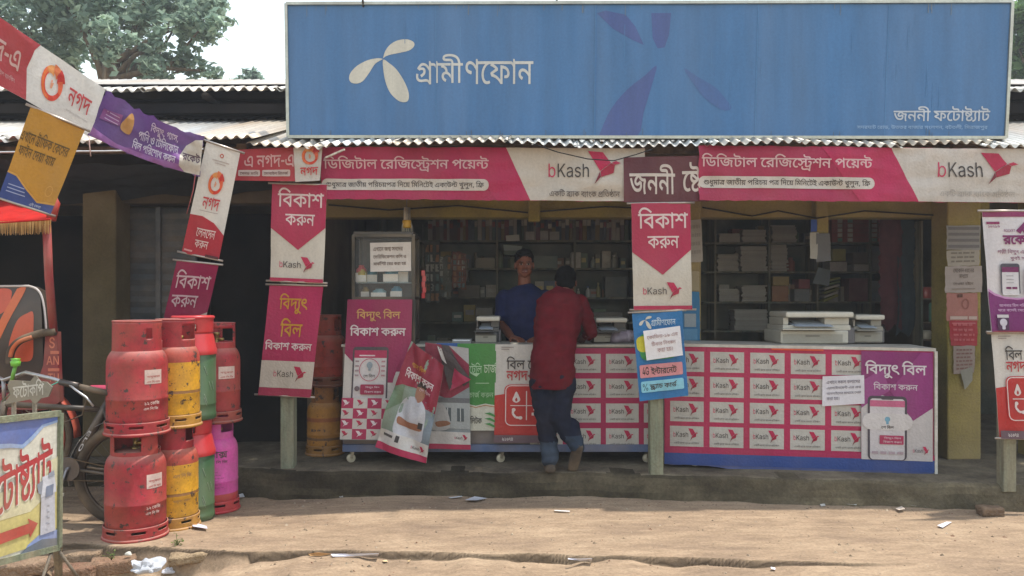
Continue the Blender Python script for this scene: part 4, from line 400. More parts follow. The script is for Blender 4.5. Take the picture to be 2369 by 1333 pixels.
CʷɠǾɑǿɃȃȶȉȫȑȡȜșȩȔȸȐɉȏɛȐɭȔɾșʍȡʙȫʤȶʭɃʳɑʷɠʸɩʸɱʷɺʴʁʱʉʭʐʩʖʣʛʝʠʖʤʎʧʆʩɽʒɽʐʃʎʈʈʒʄʖʀʙɶʟɱʠɫʢɥʣɠʣɕʢɋʟɂʛȺʔȳʌȭʂȩɷȦɩȥɛȦɌȩȿȭȴȳȪȺȢɂțɋȗɕȔɠȓɥȓɫȔɱȖɶȗʀȝʄȠʈȤʎȮʐȳʒȹʩȹʧȰʤȨʠȠʛșʖȓʐȎʉȉʂȅɺȂɱǿɩǾ
EʖȖȀȖʶʅʶʅʡȭʡȭɦɿɦɿɒȭɒȭȕʆȕʆȀ
TʡȌʡȌʶʕʶʕʡɜʡɜȀɅȀɅʡ
SʠɐǽɄǾȸȀȮȃȥȈȞȎȗȕȓȝȐȦȎȰȦȰȧȩȪȣȭȟȱțȶȗȼȕɃȓɉȒɘȒɠȓɲȜɶȡɹȦɻȬɼȲɻȷɹȼɷɀɳɄɯɇɪɉɤɋɞɎɘɏɂɖȴɚȩɠȟɨșɰȕɺȓʅȔʏȗʘȜʠȢʧȩʭȲʲȼʵɇʸɝʸɨʵɲʲɺʭʁʧʇʡʌʙʏʑʐʈɹʈɷʐɳʗɬʝɥʡɛʣɑʤɃʢȼʠȲʚȯʕȬʑȪʌȪʆȫʀȭɻȰɷȴɳȹɰɈɪɍɩɟɤɤɢɩɡɯɞɵɜɺəʀɕʅɑʍɇʐɁʒȺʒȲʑȨʏȟʅȏɽȉɴȄɪȀɝǾ
AʬȆȀɈʶɣʶʦȀʎȀɧɬɥɳɟʅɜʐɘʝɓʫɘʫɔʜɐʏɌʄɉɻɇɳɄɬȟȀ|ȨȳȨɇʅɇʅȳ
NʼȖȀȖʶȱʶɻɂɽȾʀȺʂȶʈȬʋȦʏȠʒșʕȓʒȓʐȡʐȭʏȳʏʶʦʶʦȀʋȀɉɨɆɬɀɶȽɼȵʈȱʐȧʢȫʢȫʚȬʑȬʂȭɻȭȀ
UʺɝǽɐǾɃȁȸȅȮȌȥȔȟȝȚȧȗȲȖȾȖʶȭʶȭɀȮȷȰȰȳȨȷȢȽȝɄȘɋȕɔȓɧȓɯȕɷȘʃȢʇȨʊȰʌȷʍɀʍʶʤʶʤȾʣȲʠȧʛȝʕȔʌȌʃȅɷȁɫǾ
4ʢȏȥȏȸɗʶɮʶȧȻȧȹʓȹʓȥ|ɤȀɤɲɺɲɺȀ
GʻɠǾɑǿɂȃȶȉȫȑȡȜșȩȓȸȐɉȏɛȐɭȓɾșʍȡʙȪʤȵʭɂʳɐʷɟʸɨʸɺʴʂʱʉʭʐʨʜʜʡʕʤʎʧʅʪɽʒɽʐʂʍʈʊʍʇʑɿʙɻʜɱʠɫʢɥʣɟʣɕʢɋʟɂʛȺʔȳʌȭʂȩɷȦɩȥɛȦɌȩȿȭȴȳȪȺȢɂțɋȗɖȔɠȓɪȔɳȖʃȞʉȥʎȬʑȵʓȾʔɉʛɇɥɇɥɛʫɛʫɈʪȹʧȬʡȠʚȖʑȍʇȇɻȂɮǿ
0ʢɑǾɄǿȹȂȯȉȦȑȞȜșȨȕȷȒɈȑɛȒɭȕɿșʍȟʚȦʥȯʭȹʳɄʷɑʸɞʷɩʳɳʭɼʥʄʚʉʍʍɿʐɭʑɛʐɈʍȷʉȨʄȜɼȑɴȉɪȂɞǿ|ɑȒəȓɡȖɨȚɭȡɲȩɶȳɸȿɺɌɻɛɺɩɸɷɶʂɲʌɭʕɨʜɡʠəʣɑʤɉʣɁʠȺʜȵʕȰʌȬʂȪɷȨɩȨɌȪȿȬȳȰȩȵȡȺȚɁȖɉȓ
1ʢțȀțȔʌȔʌȀ|ɣʶɣȀɌȀɌʠɋʠȟʀȟʙɇʶ
2ʢȗȀȗȑɓɒɚəɠɠɤɦɬɰɰɺɲʀɲʅɰʑɭʖɪʚɦʞɡʠɜʣɖʤɉʤɃʢȾʠȹʝȵʙȲʔȰʏȮʉȮʂȘʂȘʌțʖȟʟȥʦȫʬȳʲȼʵɆʸɛʸɭʲɵʭʁʟʅʗʇʏʈʆʆɹʄɲʁɬɽɥɸɝɱɕɩɋɟɀȷȖȷȔʋȔʋȀ
3ʢɃǾȹȀȯȃȟȍșȔȔțȑȤȏȮȧȮȨȨȪȣȭȟȱțȻȕɁȓɇȒɕȒɜȔɢȖɬȜɰȡɳȦɵȭɵȺɳɀɰɅɭɋɨɏɢɓɛɖɒɗɇɘȹɘȹɪɧʠɧʡȘʡȘʶʅʶʅʥɌɣɌɧɘɧɤɥɮɢɷɝɾɖʄɏʉɆʋȽʌȳʋȩʉȠʄȗɾȐɷȊɮȄɤȁəǾ
4ʢȏȥȏȸɗʶɮʶȧȻȧȹʓȹʓȥ|ɤȀɤɲɺɲɺȀ
5ʢɅǾȻȀȲȄȪȈȣȎȞȕȚȝȗȥȖȮȬȮȭȩȯȤȲȟȹȘɃȔɉȒɏȒɝȔɢȗɨțɰȥɳȫɵȺɳɈɰɏɬɔɧəɢɝɜɠɕɢɍɣȼɠȲɜȮəșɜȣʶʃʶʃʡȷʡȱɬȲɬȺɲɀɴɅɶɌɷɚɷɢɵɩɳɯɯɶɫɻɦʀɠʄəʊɋʌȺʋȯʈȤʄțɾȓɶȋɮȅɥȁɚǾ
6ʢɆǾȼȁȳȅȫȋȤȒȟțțȤȘȯȗȺȘɂȚɌȝɕȡɟȨɬȱɹɚʶɳʶȶɝȴɝȹɤȻɦɂɫɆɭɋɯɏɯɔɰɞɯɨɭɱɩɸɤɿɝʄɕʈɍʊɃʋȸʊȭʇȣʃȚɾȒɷȋɯȅɦȁɜǾ|ɑȑɘȒɤȖɭȟɰȤɳȪɵȸɳɆɰɌɭɑɨɖɤəɞɜɘɞɊɞȾɚȹɖȵɑȲɌȯɆȮɀȭȸȯȪȲȤȵȟȹȚȾȖɊȒ
7ʢȣȀɳʠɳʡȖʡȖʶʌʶʌʠȻȀ
8ʢɅǾȺȀȰȄȨȉȠȏȚȖȖȞȓȧȓȸȗɆțɌȟɑȤɖȩɚȰɝȶɞȶɟȮɣȧɨȡɮȝɶȚɿșʈȚʑȜʙȠʡȦʨȬʭȴʲȽʶɇʸɛʸɥʶɭʲɵʭɼʨʁʡʅʙʈʑʉʈʈɿʅɶʁɮɻɨɴɣɬɟɬɞɲɝɸɚɾɖʃɑʇɌʋɆʏȸʏȧʌȞʇȖʁȏɺȉɱȄɨȀɝǾ|əȒɠȓɦȖɰȜɶȦɸȫɸȸɶȾɳɃɯɈɫɌɥɐɟɒɘɔɊɔɃɒȽɐȷɌȲɈȬȾȪȸȩȲȪȫȮȡȲȜȶșɂȓɉȒ|ɗɨɝɩɢɫɧɮɫɲɮɶɲʀɲʌɮʖɫʚɧʞɢʡɝʣɗʤɋʤɅʣȿʡȻʞȷʚȴʖȱʑȰʌȰʀȱɻȴɶȷɲȻɮɀɫɅɩɋɨ
9ʢɑʸɜʷɦʵɯʱɷʫɾʤʃʛʇʒʊʇʋɼʊɳʈɪʅɡʀɖɺɊɱȽɈȀȯȀɬəɮəɬɕɩɒɧɏɣɍɠɋɜɉɗɇɓɆɎɆɄɇȺɉȱɍȪɒȣəȞɠȚɩȘɳȗɾȘʉțʓȟʜȤʤȫʫȳʱȼʵɆʸ|ɊʤɄʢȾʟȺʜȵʗȲʒȯʌȭɾȯɰȲɪȵɥȾɜɊɘɘɘɤɜɩɠɭɥɰɪɳɰɵɽɳʌɰʒɭʗɩʜɤʟɞʢɘʤ
%˵ɀɥȹɦȲɨȬɫȧɮȣɳȠɸȞɾȜʊȜʔȞʡȠʦȣʫȬʴȲʷɀʹɎʷɓʴɘʰɜʫɢʡɣʚɣʄɢɾɟɸɜɳɘɮɎɨɇɦ|ɀɵɅɶɊɸɍɼɏʀɑʊɑʔɏʞɍʢɊʦɅʨɀʩȺʨȶʦȳʢȱʞȯʙȯʅȰʀȶɸȺɶ|ʶǼʯǽʨǿʢȂʝȅʙȊʖȏʔȕʒȡʒȫʔȸʖȽʙɃʞɇʢɋʨɎʶɐ˄Ɏˊɋ˒Ƀ˕Ƚ˘ȸ˙ȱ˙ț˘ȕ˕ȏ˒Ȋˎȅ˄ǿʽǽ|ʶȌʻȍˀȏ˃ȓ˅ȗˇȡˇȫ˅ȵ˃ȹˀȽʼȿʶɀʰȿʬȽʩȹʧȵʥȰʥȜʧȗʩȓʬȏʰȍ|ȱȀʮʶ˃ʶɆȀ
*ʢɈɐɉɶȩɡȠɱɂʃȠʔȩʤɉʏɈʶəʶɘʏɹʤʁʔɟʃʁɱɹɡɘɶəɐ
#ʞɗȀɵʶʇʶɩȀ|ȄȲȇɄʏɄʌȲ|ȗȀȵʶɇʶȪȀ|ȏɱȒʄʚʄʗɱ
FʔȖȀȖʶʄʶʄʡȭʡȭɣɼɣɼɏȭɏȭȀ
IɮȋȀȋȕȬȕȬʡȋʡȋʶɣʶɣʡɃʡɃȕɣȕɣȀ
LʍȖȀȖʶȭʶȭȕʁȕʁȀ
PʠȖȀȖʶɔʶɡʵɭʲɷʮɿʨʆʡʌʙʏʐʒʆʒɲʏɨʌɟʆɖʀɏɷɊɭɅɢɃɔɂȨɂȨɖɓɖɤɘɪɛɰɟɴɣɷɩɻɵɻʃɷʏɴʔɰʙɪʝɤʟɜʡȭʡȭȀ
W˶ȸȀȆʶȞʶȻɆȼɀȾȺȿȴɁȮɃȢɅțɇȎɄȎɅȕɇțɉȨɋȮɌȴɎȺɏɀɑɆɮʶʈʶʦɆʧɀʩȺʪȴʬȮʮȢʰțʲȎʯȎʰȕʲțʴȨʶȮʸȺʺɀʻɆ˘ʶ˰ʶʾȀʣȀʄɳʀʃɼʕɺʟɹʪɽʪɼʠɺʖɸʍɶʅɲɳɓȀ
YʪɉȀɉɊȆʶȡʶɅɻɉɵɍɮɓɢɖɚɚɒɐɒɔɚɗɢɚɩɝɯɥɻʉʶʣʶɠɊɠȀ
DʴɏȀȣȀȣȕɛȕɨȘɲȝɻȣʂȬʈȵʌɀʎɍʏɛʎɩʌɶʈʁʂʊɻʓɳʙɩʞɝʠɏʡȢʡȢʶɑʶɢʵɱʱɿʫʊʣʔʘʛʌʡɾʤɭʦɛʤɉʡȹʛȪʔȞʊȓɾȋɰȅɠȁ|ȭʶȭȀȖȀȖʶ"""
LIG=[('REPH', '\ue019'), ('স্ট', '\ue000'), ('ন্ট', '\ue001'), ('ষ্ট', '\ue002'), ('ষ্ঠ', '\ue003'), ('ক্স', '\ue004'), ('স্ক', '\ue005'), ('ন্ধ', '\ue006'), ('ল্ল', '\ue007'), ('ন্ম', '\ue008'), ('শ্ন', '\ue00a'), ('গ্র', '\ue00f'), ('ত্র', '\ue010'), ('ফ্র', '\ue011'), ('ব্র', '\ue012'), ('প্র', '\ue013'), ('ট্র', '\ue014'), ('ক্র', '\ue015'), ('রু', '\ue00b'), ('শু', '\ue00c'), ('্র', '\ue017'), ('্য', '\ue018')]
_gl = {}
for line in GLYPHS.split('\n'):
    _gl[line[0]] = (ord(line[1]) - 0x200, [[(ord(p[i]) - 0x200, ord(p[i + 1]) - 0x200) for i in range(0, len(p) - 1, 2)] for p in line[2:].split('|') if len(p) > 3])
PREV = 'িেৈ'
MARK = 'ািীুূৃেৈোৌ্ঁংঃ'
_ph = dict(LIG)
def shape(s):
    for a, b in (('\u09af\u09bc', '\u09df'), ('\u09a1\u09bc', '\u09dc'), ('\u09c7\u09be', '\u09cb')): s = s.replace(a, b)
    rph = {'্য': _ph['্য'], '্র': _ph['্র']}
    for k, ch in LIG:
        if k != 'REPH': s = s.replace(k, ch)
    out = []
    i = 0
    post = (rph['্য'], rph['্র'])
    while i < len(s):
        c = s[i]
        reph = False
        if c == 'র' and i + 2 < len(s) and s[i + 1] == '্':
            reph = True; i += 2; c = s[i]
        cl = [c]; i += 1
        while i < len(s) and s[i] in post: cl.append(s[i]); i += 1
        pre = []; aft = []
        while i < len(s) and s[i] in MARK:
            m = s[i]; i += 1
            if m in PREV: pre.append(m)
            elif m == 'ো': pre.append('ে'); aft.append('া')
            elif m == 'ৌ': pre.append('ে'); aft.append('ৗ')
            elif m == '্': pass
            else: aft.append(m)
        out += pre + cl + ([_ph['REPH']] if reph else []) + aft
    return out
_gt = {}
def area(p): return sum(p[i - 1][0] * p[i][1] - p[i][0] * p[i - 1][1] for i in range(len(p))) / 2
def glyph(c, bold):
    k = (c, bold)
    if k in _gt: return _gt[k]
    adv, cs = _gl.get(c, (60, []))
    cts = []
    for p in cs:
        if abs(area(p)) < 2: continue
        q = p
        if bold:
            q = []
            n = len(p)
            for i in range(n):
                a0, b0, c0 = Vector(p[i - 1]), Vector(p[i]), Vector(p[(i + 1) % n])
                d1 = (b0 - a0).normalized(); d2 = (c0 - b0).normalized()
                nn = Vector((-d1.y - d2.y, d1.x + d2.x))          # left of the path; outer contours run clockwise
                l = nn.length
                nn = nn / l if l > 1e-6 else Vector((-d1.y, d1.x))
                sc = min(1.6, 2 / l) if l > 1e-6 else 1
                q.append(tuple(b0 + nn * bold * sc))
        cts.append(q)
    vs, fs = tess(cts, True)
    _gt[k] = (adv, vs, fs)
    return _gt[k]
def wind(pt, p):
    """signed crossings of a ray from pt, for the non-zero rule"""
    r = 0
    for i in range(len(p)):
        (x0, y0), (x1, y1) = p[i - 1], p[i]
        if (y0 > pt[1]) != (y1 > pt[1]) and pt[0] < (x1 - x0) * (pt[1] - y0) / (y1 - y0) + x0: r += 1 if y1 > y0 else -1
    return r
def tess(cts, nonzero=False):
    """fill outlines with triangles, holes respected"""
    vv = []; ed = []
    for q in cts:
        n = len(vv); vv += [Vector((p[0], p[1])) for p in q]; ed += [(n + i, n + (i + 1) % len(q)) for i in range(len(q))]
    if len(vv) < 3: return [], []
    sz = max(max(v.x for v in vv) - min(v.x for v in vv), max(v.y for v in vv) - min(v.y for v in vv))
    ov, oe, of, *_ = delaunay_2d_cdt(vv, ed, [], 1, sz * 1e-6)
    out = []
    for t in of:
        c = (ov[t[0]] + ov[t[1]] + ov[t[2]]) / 3
        w_ = [wind(c, q) for q in cts]
        if (sum(w_) if nonzero else sum(abs(x) % 2 for x in w_) % 2): out.append(tuple(t))
    return [tuple(v) for v in ov], out

def smooth_closed(pts, k=6):
    out = []; n = len(pts)
    for i in range(n):
        p0, p1, p2, p3 = [Vector(pts[(i + j - 1) % n]) for j in range(4)]
        for j in range(k):
            t = j / k
            out.append(tuple(.5 * ((2 * p1) + (p2 - p0) * t + (2 * p0 - 5 * p1 + 4 * p2 - p3) * t * t + (3 * p1 - p0 - 3 * p2 + p3) * t ** 3)))
    return out
def rrect_pts(x0, y0, x1, y1, r, k=5):
    out = []
    for cx, cy, a in ((x1 - r, y0 + r, -90), (x1 - r, y1 - r, 0), (x0 + r, y1 - r, 90), (x0 + r, y0 + r, 180)):
        for i in range(k + 1):
            t = R(a + 90 * i / k); out.append((cx + r * math.cos(t), cy + r * math.sin(t)))
    return out

class Sheet:
    """a printed sheet spanned by four corners; drawing happens in the sheet's own rectangle, y downwards"""
    EPS = .0009; LIFT = .003
    def __init__(s, corners, rect, ripple=0, freq=(2, 2), seed=0, sub=.02, sag=0, bend=None, jag=0):
        s.c = [Vector(c) for c in corners]; s.r = rect; s.rip = ripple; s.fr = freq; s.seed = seed
        s.sub = sub if (ripple or sag or bend) else 9; s.sag = sag; s.mb = MB(); s.layer = 0; s.bend = bend; s.jag = jag
        n = (s.c[1] - s.c[0]).cross(s.c[3] - s.c[0]).normalized()
        if n.y > 0: n = -n
        s.n = n
        s.sx = (s.c[1] - s.c[0]).length / (rect[2] - rect[0]); s.sy = (s.c[3] - s.c[0]).length / (rect[3] - rect[1])
    def pos(s, x, y, lay=0):
        u = (x - s.r[0]) / (s.r[2] - s.r[0]); v = (y - s.r[1]) / (s.r[3] - s.r[1])
        a, b, c, d = s.c
        p = (a * (1 - u) + b * u) * (1 - v) + (d * (1 - u) + c * u) * v
        dis = 0
        if s.rip:
            dis = s.rip * (noise.noise(Vector((u * s.fr[0], v * s.fr[1], s.seed * 3.7))) + .45 * noise.noise(Vector((u * s.fr[0] * 2.6 + 9, v * s.fr[1] * 2.2, s.seed * 1.3))))
        if s.bend: dis += s.bend(u, v)
        p = p + s.n * (dis + lay * s.EPS + (s.LIFT if lay and s.sub < 5 else 0))
        if s.sag: p.z -= s.sag * 4 * u * (1 - u)
        return p
    def bg(s, col, nx=None, ny=None):
        W = (s.c[1] - s.c[0]).length; H = (s.c[3] - s.c[0]).length
        st = .03 if s.sub < 5 else 9
        nx = nx or max(1, int(W / st)); ny = ny or max(1, int(H / st))
        x0, y0, x1, y1 = s.r
        rg = random.Random(s.seed + 5)
        vs = []
        for j in range(ny + 1):
            for i in range(nx + 1):
                x = x0 + (x1 - x0) * i / nx; y = y0 + (y1 - y0) * j / ny
                if s.jag and (i in (0, nx) or j in (0, ny)):
                    x += rg.uniform(-1, 1) * s.jag * (i in (0, nx)); y += rg.uniform(-1, 1) * s.jag * (j in (0, ny))
                vs.append(s.pos(x, y, 0))
        fs = [(j * (nx + 1) + i, (j + 1) * (nx + 1) + i, (j + 1) * (nx + 1) + i + 1, j * (nx + 1) + i + 1) for j in range(ny) for i in range(nx)]
        s.mb.add(vs, fs, col, s.sub < 5)
        return s
    def tris(s, vs, fs, col, lay, zs=None):
        vs = list(vs); zs = list(zs) if zs else [0] * len(vs)
        fs = [tuple(f) for f in fs]
        if s.sub < 5:
            todo = fs; fs = []
            def ln(a, b): return math.hypot((vs[a][0] - vs[b][0]) * s.sx, (vs[a][1] - vs[b][1]) * s.sy)
            cache = {}
            while todo:
                t = todo.pop()
                es = [(ln(t[i], t[(i + 1) % 3]), i) for i in range(3)]
                l, i = max(es)
                if l <= s.sub: fs.append(t); continue
                a, b, c = t[i], t[(i + 1) % 3], t[(i + 2) % 3]
                k = (min(a, b), max(a, b))
                if k not in cache:
                    vs.append(((vs[a][0] + vs[b][0]) / 2, (vs[a][1] + vs[b][1]) / 2)); zs.append((zs[a] + zs[b]) / 2); cache[k] = len(vs) - 1
                m = cache[k]
                todo += [(a, m, c), (m, b, c)]
        s.mb.add([s.pos(v[0], v[1], lay + z) for v, z in zip(vs, zs)], fs, col, s.sub < 5)
    def _l(s):
        s.layer += 1
        return s.layer
    def poly(s, pts, col, holes=()):
        vs, fs = tess([pts] + list(holes))
        s.tris(vs, fs, col, s._l())
        return s
    def rect(s, x0, y0, x1, y1, col): return s.poly([(x0, y0), (x1, y0), (x1, y1), (x0, y1)], col)
    def rrect(s, x0, y0, x1, y1, r, col, hole=0):
        h = [rrect_pts(x0 + hole, y0 + hole, x1 - hole, y1 - hole, max(.01, r - hole))] if hole else []
        return s.poly(rrect_pts(x0, y0, x1, y1, r), col, h)
    def disc(s, x, y, rx, col, ry=None, hole=0, n=22):
        ry = ry or rx
        f = lambda k: [(x + rx * k * math.cos(2 * math.pi * i / n), y + ry * k * math.sin(2 * math.pi * i / n)) for i in range(n)]
        return s.poly(f(1), col, [f(hole)] if hole else [])
    def line(s, pts, wd, col):
        for a, b in zip(pts, pts[1:]):
            a, b = Vector(a), Vector(b); d = (b - a).normalized(); n = Vector((-d.y, d.x)) * wd / 2
            s.poly([tuple(a + n), tuple(b + n), tuple(b - n), tuple(a - n)], col)
        return s
    def text(s, st, box, col, bold=0, rise=0, shear=0, clipx=None):
        """lettering fitted to an ink box (x0, y0, x1, y1) on the sheet"""
        x = 0; vs = []; fs = []; zs = []; gi = 0
        for ch in shape(st):
            if ch == ' ': x += 62; continue
            adv, v, f = glyph(ch, bold)
            n = len(vs)
            vs += [(a + x + b * shear, b) for a, b in v]; zs += [.16 * (gi % 3)] * len(v); gi += 1
            fs += [tuple(n + i for i in t) for t in f]
            x += adv
        if not vs: return s
        ax0, ax1 = min(v[0] for v in vs), max(v[0] for v in vs); ay0, ay1 = min(v[1] for v in vs), max(v[1] for v in vs)
        x0, y0, x1, y1 = box
        kx = (x1 - x0) / (ax1 - ax0); ky = (y1 - y0) / max(1, ay1 - ay0)
        out = []
        for a, b in vs:
            X = x0 + (a - ax0) * kx; out.append((X, y1 - (b - ay0) * ky - rise * (X - x0)))
        s.tris(out, fs, col, s._l(), zs)
        return s
    # ---- marks that come back on several sheets
    def bird(s, x0, y0, x1, y1, c1='#c01a50', c2='#a8143f', c3='#7a1030', white=False):
        f = lambda pts: [(x0 + (x1 - x0) * a, y0 + (y1 - y0) * b) for a, b in pts]
        if white: c1 = c2 = c3 = '#eadfe0'
        s.poly(f([(0, 0), (.46, .03), (.70, .36), (.37, .60)]), c1)
        s.poly(f([(.38, .615), (.71, .37), (.82, .42), (.78, .66), (.40, .78)]), c2)
        s.poly(f([(.72, .355), (.86, .30), (1, .37), (.83, .415)]), c1)
        s.poly(f([(.36, .625), (.39, .78), (.19, 1.0)]), c3)
        return s
    def wordmark(s, x0, y0, x1, y1, small=False):
        """pink b, dark Kash and the folded-paper bird"""
        W = x1 - x0; H = y1 - y0
        s.text('b', (x0, y0 + H * .30, x0 + W * .085, y0 + H * .70), '#c8305e', 1.5 if small else 0)
        s.text('Kash', (x0 + W * .11, y0 + H * .30, x0 + W * .60, y0 + H * .70), '#4a4444', 1.5 if small else 0)
        s.bird(x0 + W * .60, y0, x1, y1)
        return s
    def propeller(s, x0, y0, x1, y1, col):
        f = lambda pts: smooth_closed([(x0 + (x1 - x0) * (a - 440) / 435, y0 + (y1 - y0) * (b - 250) / 412) for a, b in pts], 4)
        s.poly(f([(667, 372), (682, 325), (715, 283), (765, 256), (825, 250), (868, 268), (870, 296), (838, 322), (775, 338), (715, 350), (682, 362)]), col)
        s.poly(f([(664, 378), (625, 374), (560, 388), (490, 426), (447, 475), (442, 515), (462, 536), (500, 538), (535, 520), (575, 468), (612, 412), (645, 390)]), col)
        s.poly(f([(667, 384), (705, 405), (755, 448), (805, 525), (834, 600), (830, 650), (800, 662), (760, 648), (712, 600), (682, 530), (668, 450)]), col)
        return s
    def swirl(s, x0, y0, x1, y1):
        """orange-red open ring with flame petals and a small runner mark"""
        cx, cy = (x0 + x1) / 2, (y0 + y1) / 2; rx, ry = (x1 - x0) / 2, (y1 - y0) / 2
        def arc(a0, a1, ro, ri0, ri1, n=18):
            o = []; i_ = []
            for k in range(n + 1):
                t = k / n; a = R(a0 + (a1 - a0) * t); ri = ri0 + (ri1 - ri0) * t
                o.append((cx + rx * ro * math.cos(a), cy + ry * ro * math.sin(a))); i_.append((cx + rx * ri * math.cos(a), cy + ry * ri * math.sin(a)))
            return o + i_[::-1]
        s.poly(arc(20, 240, 1, .72, .62), '#d8402c')
        s.poly(arc(95, 235, .97, .80, .72), '#e8763a')
        s.poly(arc(225, 275, 1.0, .66, .38), '#e39a58')
        s.poly(arc(268, 312, 1.12, .62, .40), '#e07a48')
        s.poly(arc(-60, -18, 1.18, .60, .44), '#c9302c')
        s.poly(arc(-26, 26, 1.0, .50, .70), '#dd6038')
        s.disc(cx - rx * .05, cy - ry * .1, rx * .07, '#dd8a68', ry * .09); s.poly([(cx - rx * .16, cy + ry * .02), (cx + rx * .16, cy - ry * .06), (cx + rx * .05, cy + ry * .3), (cx - rx * .1, cy + ry * .34)], '#dd9878')
        return s
    def build(s, name='banner', kind='vinyl', **kw): return s.mb.build(name, kind, **kw)

def quad(px4, Y):
    """four photo corners (TL, TR, BR, BL) at a depth, or at a depth each"""
    Ys = Y if isinstance(Y, (tuple, list)) else (Y,) * 4
    return [P(a, b, y) for (a, b), y in zip(px4, Ys)]
def banner(label, px4, Y, rect=None, ripple=.012, freq=(2.2, 2.2), seed=1, group=None, **kw):
    if rect is None:
        rect = (px4[0][0], px4[0][1], px4[1][0], px4[3][1])
    return Sheet(quad(px4, Y), rect, ripple, freq, seed, **kw)
def finish(s, name, label, cat, kind='vinyl', group=None, parent=None):
    o = s.build(name, kind, origin=(s.c[0] + s.c[1]) / 2)
    return tag(o, label, cat, group)
# ------------------------------------------------------------- ground: one sheet, lane and raised strip with a broken edge
def lerp_tab(t, x):
    if x <= t[0][0]: return t[0][1]
    for (a, b), (c, d) in zip(t, t[1:]):
        if x <= c: return b + (d - b) * (x - a) / (c - a)
    return t[-1][1]
EDGE = [(-4.0, 4.95), (-2.7, 4.86), (-2.2, 4.82), (-1.75, 4.74), (-1.55, 4.70), (-1.2, 4.72), (-.6, 4.70), (0, 4.66), (.7, 4.62), (1.6, 4.52), (3, 4.40), (5, 4.3)]
STEP = [(-4.0, .13), (-2.3, .13), (-1.85, .10), (-1.62, .05), (-1.45, .026), (.2, .03), (.9, .024), (1.4, .012), (1.8, .004), (5, .0)]
SLOT = [(-4, .02), (-1.6, .03), (-1.3, .035), (-.6, .03), (0, .05), (1.2, .045), (1.6, .03), (1.95, .01), (2.2, 0), (5, 0)]
def nz(x, y, s, k=0): return noise.noise(Vector((x * s + k, y * s - k, k * 2.3)))
def slot_w(x, y, e):
    d = (e - y) / .055
    return max(0, 1 - abs(d - .42) / .42) ** .5 if 0 < d < .84 else 0
def edge_y(x): return lerp_tab(EDGE, x) + .028 * nz(x, 0, 3.4) + .010 * nz(x, 0, 11, 3)
def ground_z(x, y):
    e = edge_y(x)
    h = lerp_tab(STEP, x) * max(.15, 1 + 1.1 * nz(x, 0, 2.6, 5) + .4 * nz(x, 0, 11, 5))
    wd = .006 if x > -1.5 else .05
    t = min(1, max(0, (e - y) / wd))
    z = -h * t
    if t > 0 and x < -1.4: z += (.05 * max(0, nz(x, y, 3, 1)) ) * min(1, (-1.4 - x) * 2)
    sl_ = lerp_tab(SLOT, x) * .55 * min(1.4, max(0, .7 + 2.2 * nz(x, 0, 1.7, 12)))
    z -= sl_ * slot_w(x, y, e)
    z -= .06 * math.exp(-((x + 2.1) ** 2 / .5 + (y - 5.8) ** 2 / .35))
    z += .008 * nz(x, y, 1.4, 2) + .003 * nz(x, y, 5, 4) + .0012 * nz(x, y, 16, 6)
    if 5.55 < y < 6.4 and -.2 < x < 1.2: z += .04 * max(0, nz(x, y, 2.6, 8)) * math.exp(-((y - 5.95) / .15) ** 2)
    return z
def axis(pts):
    o = []
    for (a, b, st) in pts:
        n = max(1, round((b - a) / st)); o += [a + (b - a) * i / n for i in range(n)]
    return o + [pts[-1][1]]
xs = axis([(-150, -20, 26), (-20, -5, 1.5), (-5, -3.6, .1), (-3.6, 3.8, .018), (3.8, 5, .1), (5, 20, 1.5), (20, 150, 26)])
ys = axis([(-60, 0, 12), (0, 3.4, .4), (3.4, 4.2, .05), (4.2, 4.98, .0065), (4.98, 6.4, .04), (6.4, 9, .25), (9, 30, 3), (30, 300, 30)])
gv = [(x, y, ground_z(x, y)) for y in ys for x in xs]
nx_ = len(xs)
gm = MB()
def edge_shade(x, y):
    """shade of the undercut broken edge, painted into the ground colour"""
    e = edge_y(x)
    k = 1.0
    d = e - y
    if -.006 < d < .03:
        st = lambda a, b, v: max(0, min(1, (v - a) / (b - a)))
        k = 1 - .74 * min(1, lerp_tab(SLOT, x) * 60) * st(-.006, .003, d) * (1 - st(.008, .02, d))  # darkens the step face, undercut shade mixed into the vertex colour
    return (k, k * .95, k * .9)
gf_ = [(j * nx_ + i, j * nx_ + i + 1, (j + 1) * nx_ + i + 1, (j + 1) * nx_ + i) for j in range(len(ys) - 1) for i in range(nx_ - 1)]
gm.add(gv, gf_, (1, 1, 1), True)

